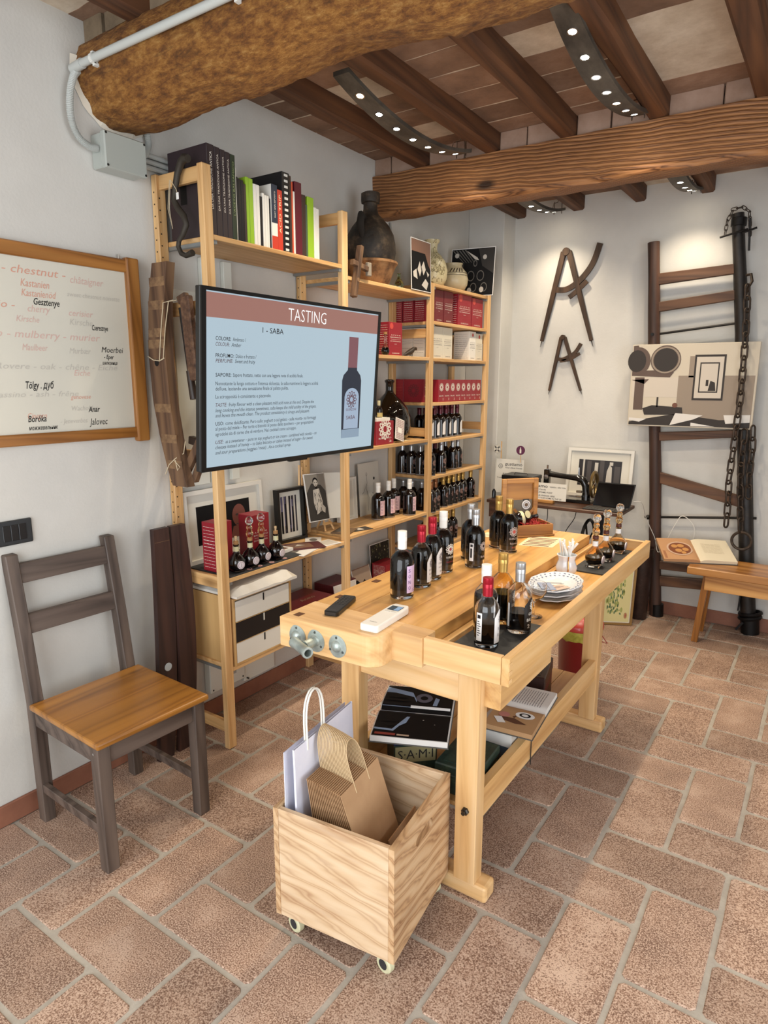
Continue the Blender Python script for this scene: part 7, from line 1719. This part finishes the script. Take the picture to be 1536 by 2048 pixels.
# machine
smb = plain('machine_black', '0d0c0c', .18, .2, coat=.6)
sm = thing('sewing_machine', 'antique black sewing machine on the old table', 'sewing machine', (.82, 4.16, ZW))
B().box(.70, .995, 4.115, 4.205, ZW + .0005, ZW + .022).obj('bed', smb, sm, bevel=.006, seg=2)
b = B(); b.tube([(.955, 4.16, ZW + .02), (.953, 4.16, ZW + .07), (.948, 4.16, ZW + .11), (.93, 4.16, ZW + .145), (.89, 4.16, ZW + .158), (.82, 4.16, ZW + .160), (.74, 4.16, ZW + .166), (.70, 4.16, ZW + .172)], [.030, .024, .024, .027, .022, .017, .019, .020], 12); b.obj('arm', smb, sm, smooth=True, angle=80)
B().box(.672, .708, 4.138, 4.182, ZW + .085, ZW + .20).obj('head', smb, sm, bevel=.006, seg=2)
B().cyl((.69, 4.16, ZW + .20), (.69, 4.16, ZW + .228), .006, n=8).obj('tension_knob', chrome, sm); B().cyl((.69, 4.16, ZW + .022), (.69, 4.16, ZW + .086), .004, n=8).obj('needle_bar', chrome, sm)
B().cyl((.668, 4.135, ZW + .15), (.712, 4.135, ZW + .15), .001, n=6)
B().lathe([(.016, 0), (.016, .003), (0, .004)], 16, T=Matrix.Translation((.69, 4.138, ZW + .15)) @ Matrix.Rotation(radians(90), 4, 'X')).obj('face_plate', chrome, sm)
B().cyl((.90, 4.16, ZW + .158), (.898, 4.16, ZW + .225), .002, n=6).obj('spool_pin', chrome, sm)
brass = plain('old_brass', '7a6642', .35, .8)
B().tube([(1.0, 4.16 + .066 * cos(a), ZW + .125 + .078 * sin(a)) for a in [2 * pi * k / 28 for k in range(28)]], .011, 8, closed=True).obj('hand_wheel', brass, sm, smooth=True)
for k in range(5): B().cyl((1.0, 4.16, ZW + .125), (1.0, 4.16 + .064 * cos(k * 1.257), ZW + .125 + .075 * sin(k * 1.257)), .005, n=6).obj('wheel_spoke', brass, sm)
B().cyl((.96, 4.16, ZW + .125), (1.012, 4.16, ZW + .125), .010, n=10).obj('shaft', chrome, sm)
for zz in (.045, .075): B().cyl((.90, 4.13, ZW + zz), (.935, 4.13, ZW + zz), .008, n=8).obj('gear', chrome, sm)
# framed photo, signs, box, tablet
Lp = Print().rect(.10, .14, .0, 1).rect(.38, .46, .1, .9).poly([(.66, .1), (.80, .1), (.78, .75), (.72, .85), (.67, .6)]).rect(.72, .8, .82, .95)
Lq = Print().rect(.2, .3, .1, .95).rect(.5, .6, .2, 1).rect(.84, .97, .1, .8)
framed('white-framed black and white photograph leaning on the back wall behind the machine', (.735, 4.40, ZW + .001), (1, 0, 0), (0, .12, 1), .435, .325, .020, wf, .055, [(plain('photo_dark2', '4a4442', .4), Lq), (pl_, Lp)], base=plain('photo_deep', '241f20', .4))
def sign(label, o, w_, h, rows, base=None, cat='sign', foot=None):
    t = thing('paper_sign', label, cat, (o[0] + w_ / 2, o[1], o[2]))
    card(t, o, (1, 0, 0), (0, .08, 1), w_, h, .003, plain('sign_paper', 'd9d5ca', .6))
    for tx, u, v, s, ww, al in rows: Print().text(tx, u * w_, v * h, s, width=ww * w_, align=al, bold=.008).plane('sign_text', k_ink, t, o, (1, 0, 0), (0, .08, 1), .0005)
    return t
s1 = sign('tall white gustiamo sign leaning behind the black box', (.285, 4.225, ZW + .001), .205, .235, [('gustiamo', .95, .82, .030, .62, 'r'), ("Italy's Best Foods", .95, .735, .012, .6, 'r'), ('BUY HERE YOUR', .52, .55, .014, .5, 'c'), ('Traditional Balsamic Vinegar', .5, .43, .012, .88, 'c')])
Print().ring(.035, .185, .013, .016, 18).text('G', .035, .178, .02, width=.013, align='c').plane('sign_emblem', k_ink, s1, (.285, 4.225, ZW + .001), (1, 0, 0), (0, .08, 1), .0005)
s2 = sign('wide white gustiamo sign on a wooden foot in front of the machine', (.605, 4.02, ZW + .020), .265, .108, [('gustiamo', .03, .72, .028, .50, 'l'), ('VIGNOLA - NEW YORK', .98, .74, .012, .40, 'r'), ("Italy's Best Foods", .03, .56, .012, .46, 'l'), ('GUSTIAMO POINT', .46, .38, .015, .40, 'c'), ('GET YOUR VINEGAR HERE', .42, .19, .014, .60, 'c'), ("OR SENT TO YOUR HOME IN THE US", .46, .05, .014, .86, 'c')])
B().box(.64, .79, 4.005, 4.045, ZW + .0005, ZW + .0195).obj('wooden_foot', oakl, s2, bevel=.002)
t = thing('badge', 'round cream badge with dark star on a stick above the tall sign', 'badge', (.30, 4.22, ZW + .235))
T = Matrix.Translation((.30, 4.218, ZW + .305)) @ Matrix.Rotation(radians(90), 4, 'X')
B().lathe([(.030, -.002), (.030, .002), (0, .0022)], 24, T=T).obj('disc', plain('badge_cream', 'd8d2c4', .5), t); B().lathe([(.0275, .003), (.029, .003)], 24, T=T, cap=False).obj('badge_rim', k_ink, t); B().lathe([(.008, .003), (.011, .003)], 16, T=T, cap=False).obj('badge_ring', k_ink, t)
for k in range(4): B().add([T @ Vector((.013 * cos(a_) , .013 * sin(a_), .003)) for a_ in (pi / 4 + k * pi / 2 - .35, )] + [T @ Vector((.024 * cos(pi / 4 + k * pi / 2 - .22), .024 * sin(pi / 4 + k * pi / 2 - .22), .003)), T @ Vector((.024 * cos(pi / 4 + k * pi / 2 + .22), .024 * sin(pi / 4 + k * pi / 2 + .22), .003)), T @ Vector((.013 * cos(pi / 4 + k * pi / 2 + .35), .013 * sin(pi / 4 + k * pi / 2 + .35), .003))], [(0, 1, 2, 3)]).obj('badge_ray', k_ink, t)
B().box(.325, .331, 4.222, 4.226, ZW + .24, ZW + .36).obj('stick', pine_z, t)
t = thing('badge', 'round purple badge with a white bottle above the tall sign', 'badge', (.47, 4.22, ZW + .24))
T = Matrix.Translation((.472, 4.218, ZW + .305)) @ Matrix.Rotation(radians(90), 4, 'X')
B().lathe([(.031, -.002), (.031, .002), (0, .0022)], 24, T=T).obj('disc', plain('badge_purple', '5c2848', .45), t)
bp = [(-.006, -.02), (.006, -.02), (.006, .004), (.0028, .010), (.0028, .02), (-.0028, .02), (-.0028, .010), (-.006, .004)]
B().add([T @ Vector((u, v, .003)) for u, v in bp], [tuple(range(8))]).obj('bottle_mark', w_ink, t)
B().box(.470, .474, 4.222, 4.225, ZW + .22, ZW + .285).obj('stick', pine_z, t)
t = thing('cash_box', 'black metal box with a handle before the tall sign', 'box', (.53, 4.13, ZW))
B().box(.42, .635, 4.045, 4.20, ZW + .0005, ZW + .125).obj('body', black, t, bevel=.004); B().box(.416, .639, 4.041, 4.204, ZW + .125, ZW + .155).obj('lid', black, t, bevel=.006, seg=2)
B().tube([(.48, 4.11, ZW + .155), (.485, 4.11, ZW + .166), (.57, 4.11, ZW + .166), (.575, 4.11, ZW + .155)], .004, 6).obj('handle', chrome, t)
t = thing('tablet', 'black tablet propped over its keyboard at the table end', 'tablet', (1.15, 4.07, ZW))
card(t, (1.03, 4.055, ZW + .012), (1, .02, 0), (.10, .34, 1), .222, .15, .010, black, 'screen_slab')
card(t, (1.035, 4.05, ZW + .018), (1, .02, 0), (.10, .34, 1), .211, .138, .001, plain('tablet_glass', '060607', .08), 'screen_glass')
B().box(1.0, 1.235, 3.95, 4.055, ZW + .0004, ZW + .008).obj('keyboard', plain('keyboard_grey', '2c2a28', .5), t, bevel=.002)
for j_ in range(4):
    for i in range(11): B().box(1.008 + i * .0204, 1.024 + i * .0204, 3.958 + j_ * .0215, 3.974 + j_ * .0215, ZW + .008, ZW + .0095).obj('key', plain('key_grey', '4a4744', .5), t)
card(t, (1.06, 4.14, ZW + .001), (1, .02, 0), (.0, -.25, 1), .15, .09, .004, black, 'stand')
solo(B().tube([(.385, 4.0, ZW + .0005), (.385, 4.0, ZW + .045), (.385, 4.0, ZW + .06)], [.013, .013, .006], 10), 'black_knob', black, 'small black bottle-shaped knob at the left end of the sewing table', 'knob', smooth=True)
# cables
def cable(label, pts, m_=None, r=.0028, group=None):
    P_ = [Vector(p) for p in pts]; S_ = []
    for i in range(len(P_) - 1):
        a0, a1, a2, a3 = P_[max(i - 1, 0)], P_[i], P_[i + 1], P_[min(i + 2, len(P_) - 1)]
        for k in range(6):
            u = k / 6; S_.append(.5 * ((2 * a1) + (a2 - a0) * u + (2 * a0 - 5 * a1 + 4 * a2 - a3) * u * u + (3 * a1 - a0 - 3 * a2 + a3) * u ** 3))
    S_.append(P_[-1])
    return solo(B().tube(S_, r, 6), 'cable', m_ or plain('cable_black', '121212', .5), label, 'cable', group, smooth=True, angle=80)
cable('black cable sagging from the sewing table to the shelving, upper one', [(.42, 4.0, .62), (.40, 3.97, .52), (.36, 3.95, .45), (.31, 3.94, .42)])
cable('black cable sagging from the sewing table to the shelving, lower one', [(.45, 4.0, .62), (.44, 3.97, .50), (.38, 3.95, .41), (.31, 3.95, .38)])
cable('black cable hanging under the middle of the sewing table, left one', [(.66, 4.27, .72), (.665, 4.272, .6), (.65, 4.275, .5), (.66, 4.27, .3)])
cable('black cable hanging under the middle of the sewing table, curved one', [(.86, 4.27, .72), (.855, 4.272, .62), (.80, 4.275, .52), (.77, 4.28, .42), (.77, 4.28, .25)])
cable('black cable hanging near the flywheel of the sewing table', [(1.02, 4.27, .72), (1.02, 4.272, .55), (1.02, 4.27, .35)])
wc = plain('cable_white', 'd8d6d0', .5)
cable('white charging cable from the tablet to the ladder rod', [(1.262, 4.09, ZW + .05), (1.30, 4.15, ZW + .04), (1.30, 4.30, .66), (1.35, 4.353, .53), (1.385, 4.350, .44), (1.46, 4.362, .62), (1.50, 4.375, .685), (1.57, 4.38, .62), (1.57, 4.38, .50)], wc, .0024)
cable('white cable low on the back wall behind the dark bucket', [(1.345, 4.348, .30), (1.34, 4.352, .20), (1.33, 4.37, .12), (1.31, 4.40, .06), (1.29, 4.43, .04)], wc, .003)
cable('thin grey cable down the wall behind the demijohn', [(.008, 3.30, 2.39), (.008, 3.31, 2.32), (.008, 3.30, 2.26), (.008, 3.27, 2.20), (.008, 3.26, 2.05)], plain('cable_grey', '9a9a94', .5), .006)
t = thing('wall_socket', 'small round white cover on the back wall near the skirting', 'socket', (2.02, YB, .2))
B().lathe([(.03, 0), (.028, .004), (0, .005)], 20, T=Matrix.Translation((2.035, YB - .0005, .235)) @ Matrix.Rotation(radians(90), 4, 'X')).obj('cover', trunk, t)
# ---------------------------------------------------------------- tidy
for o in bpy.data.objects:
    if '_w' in o: del o['_w']
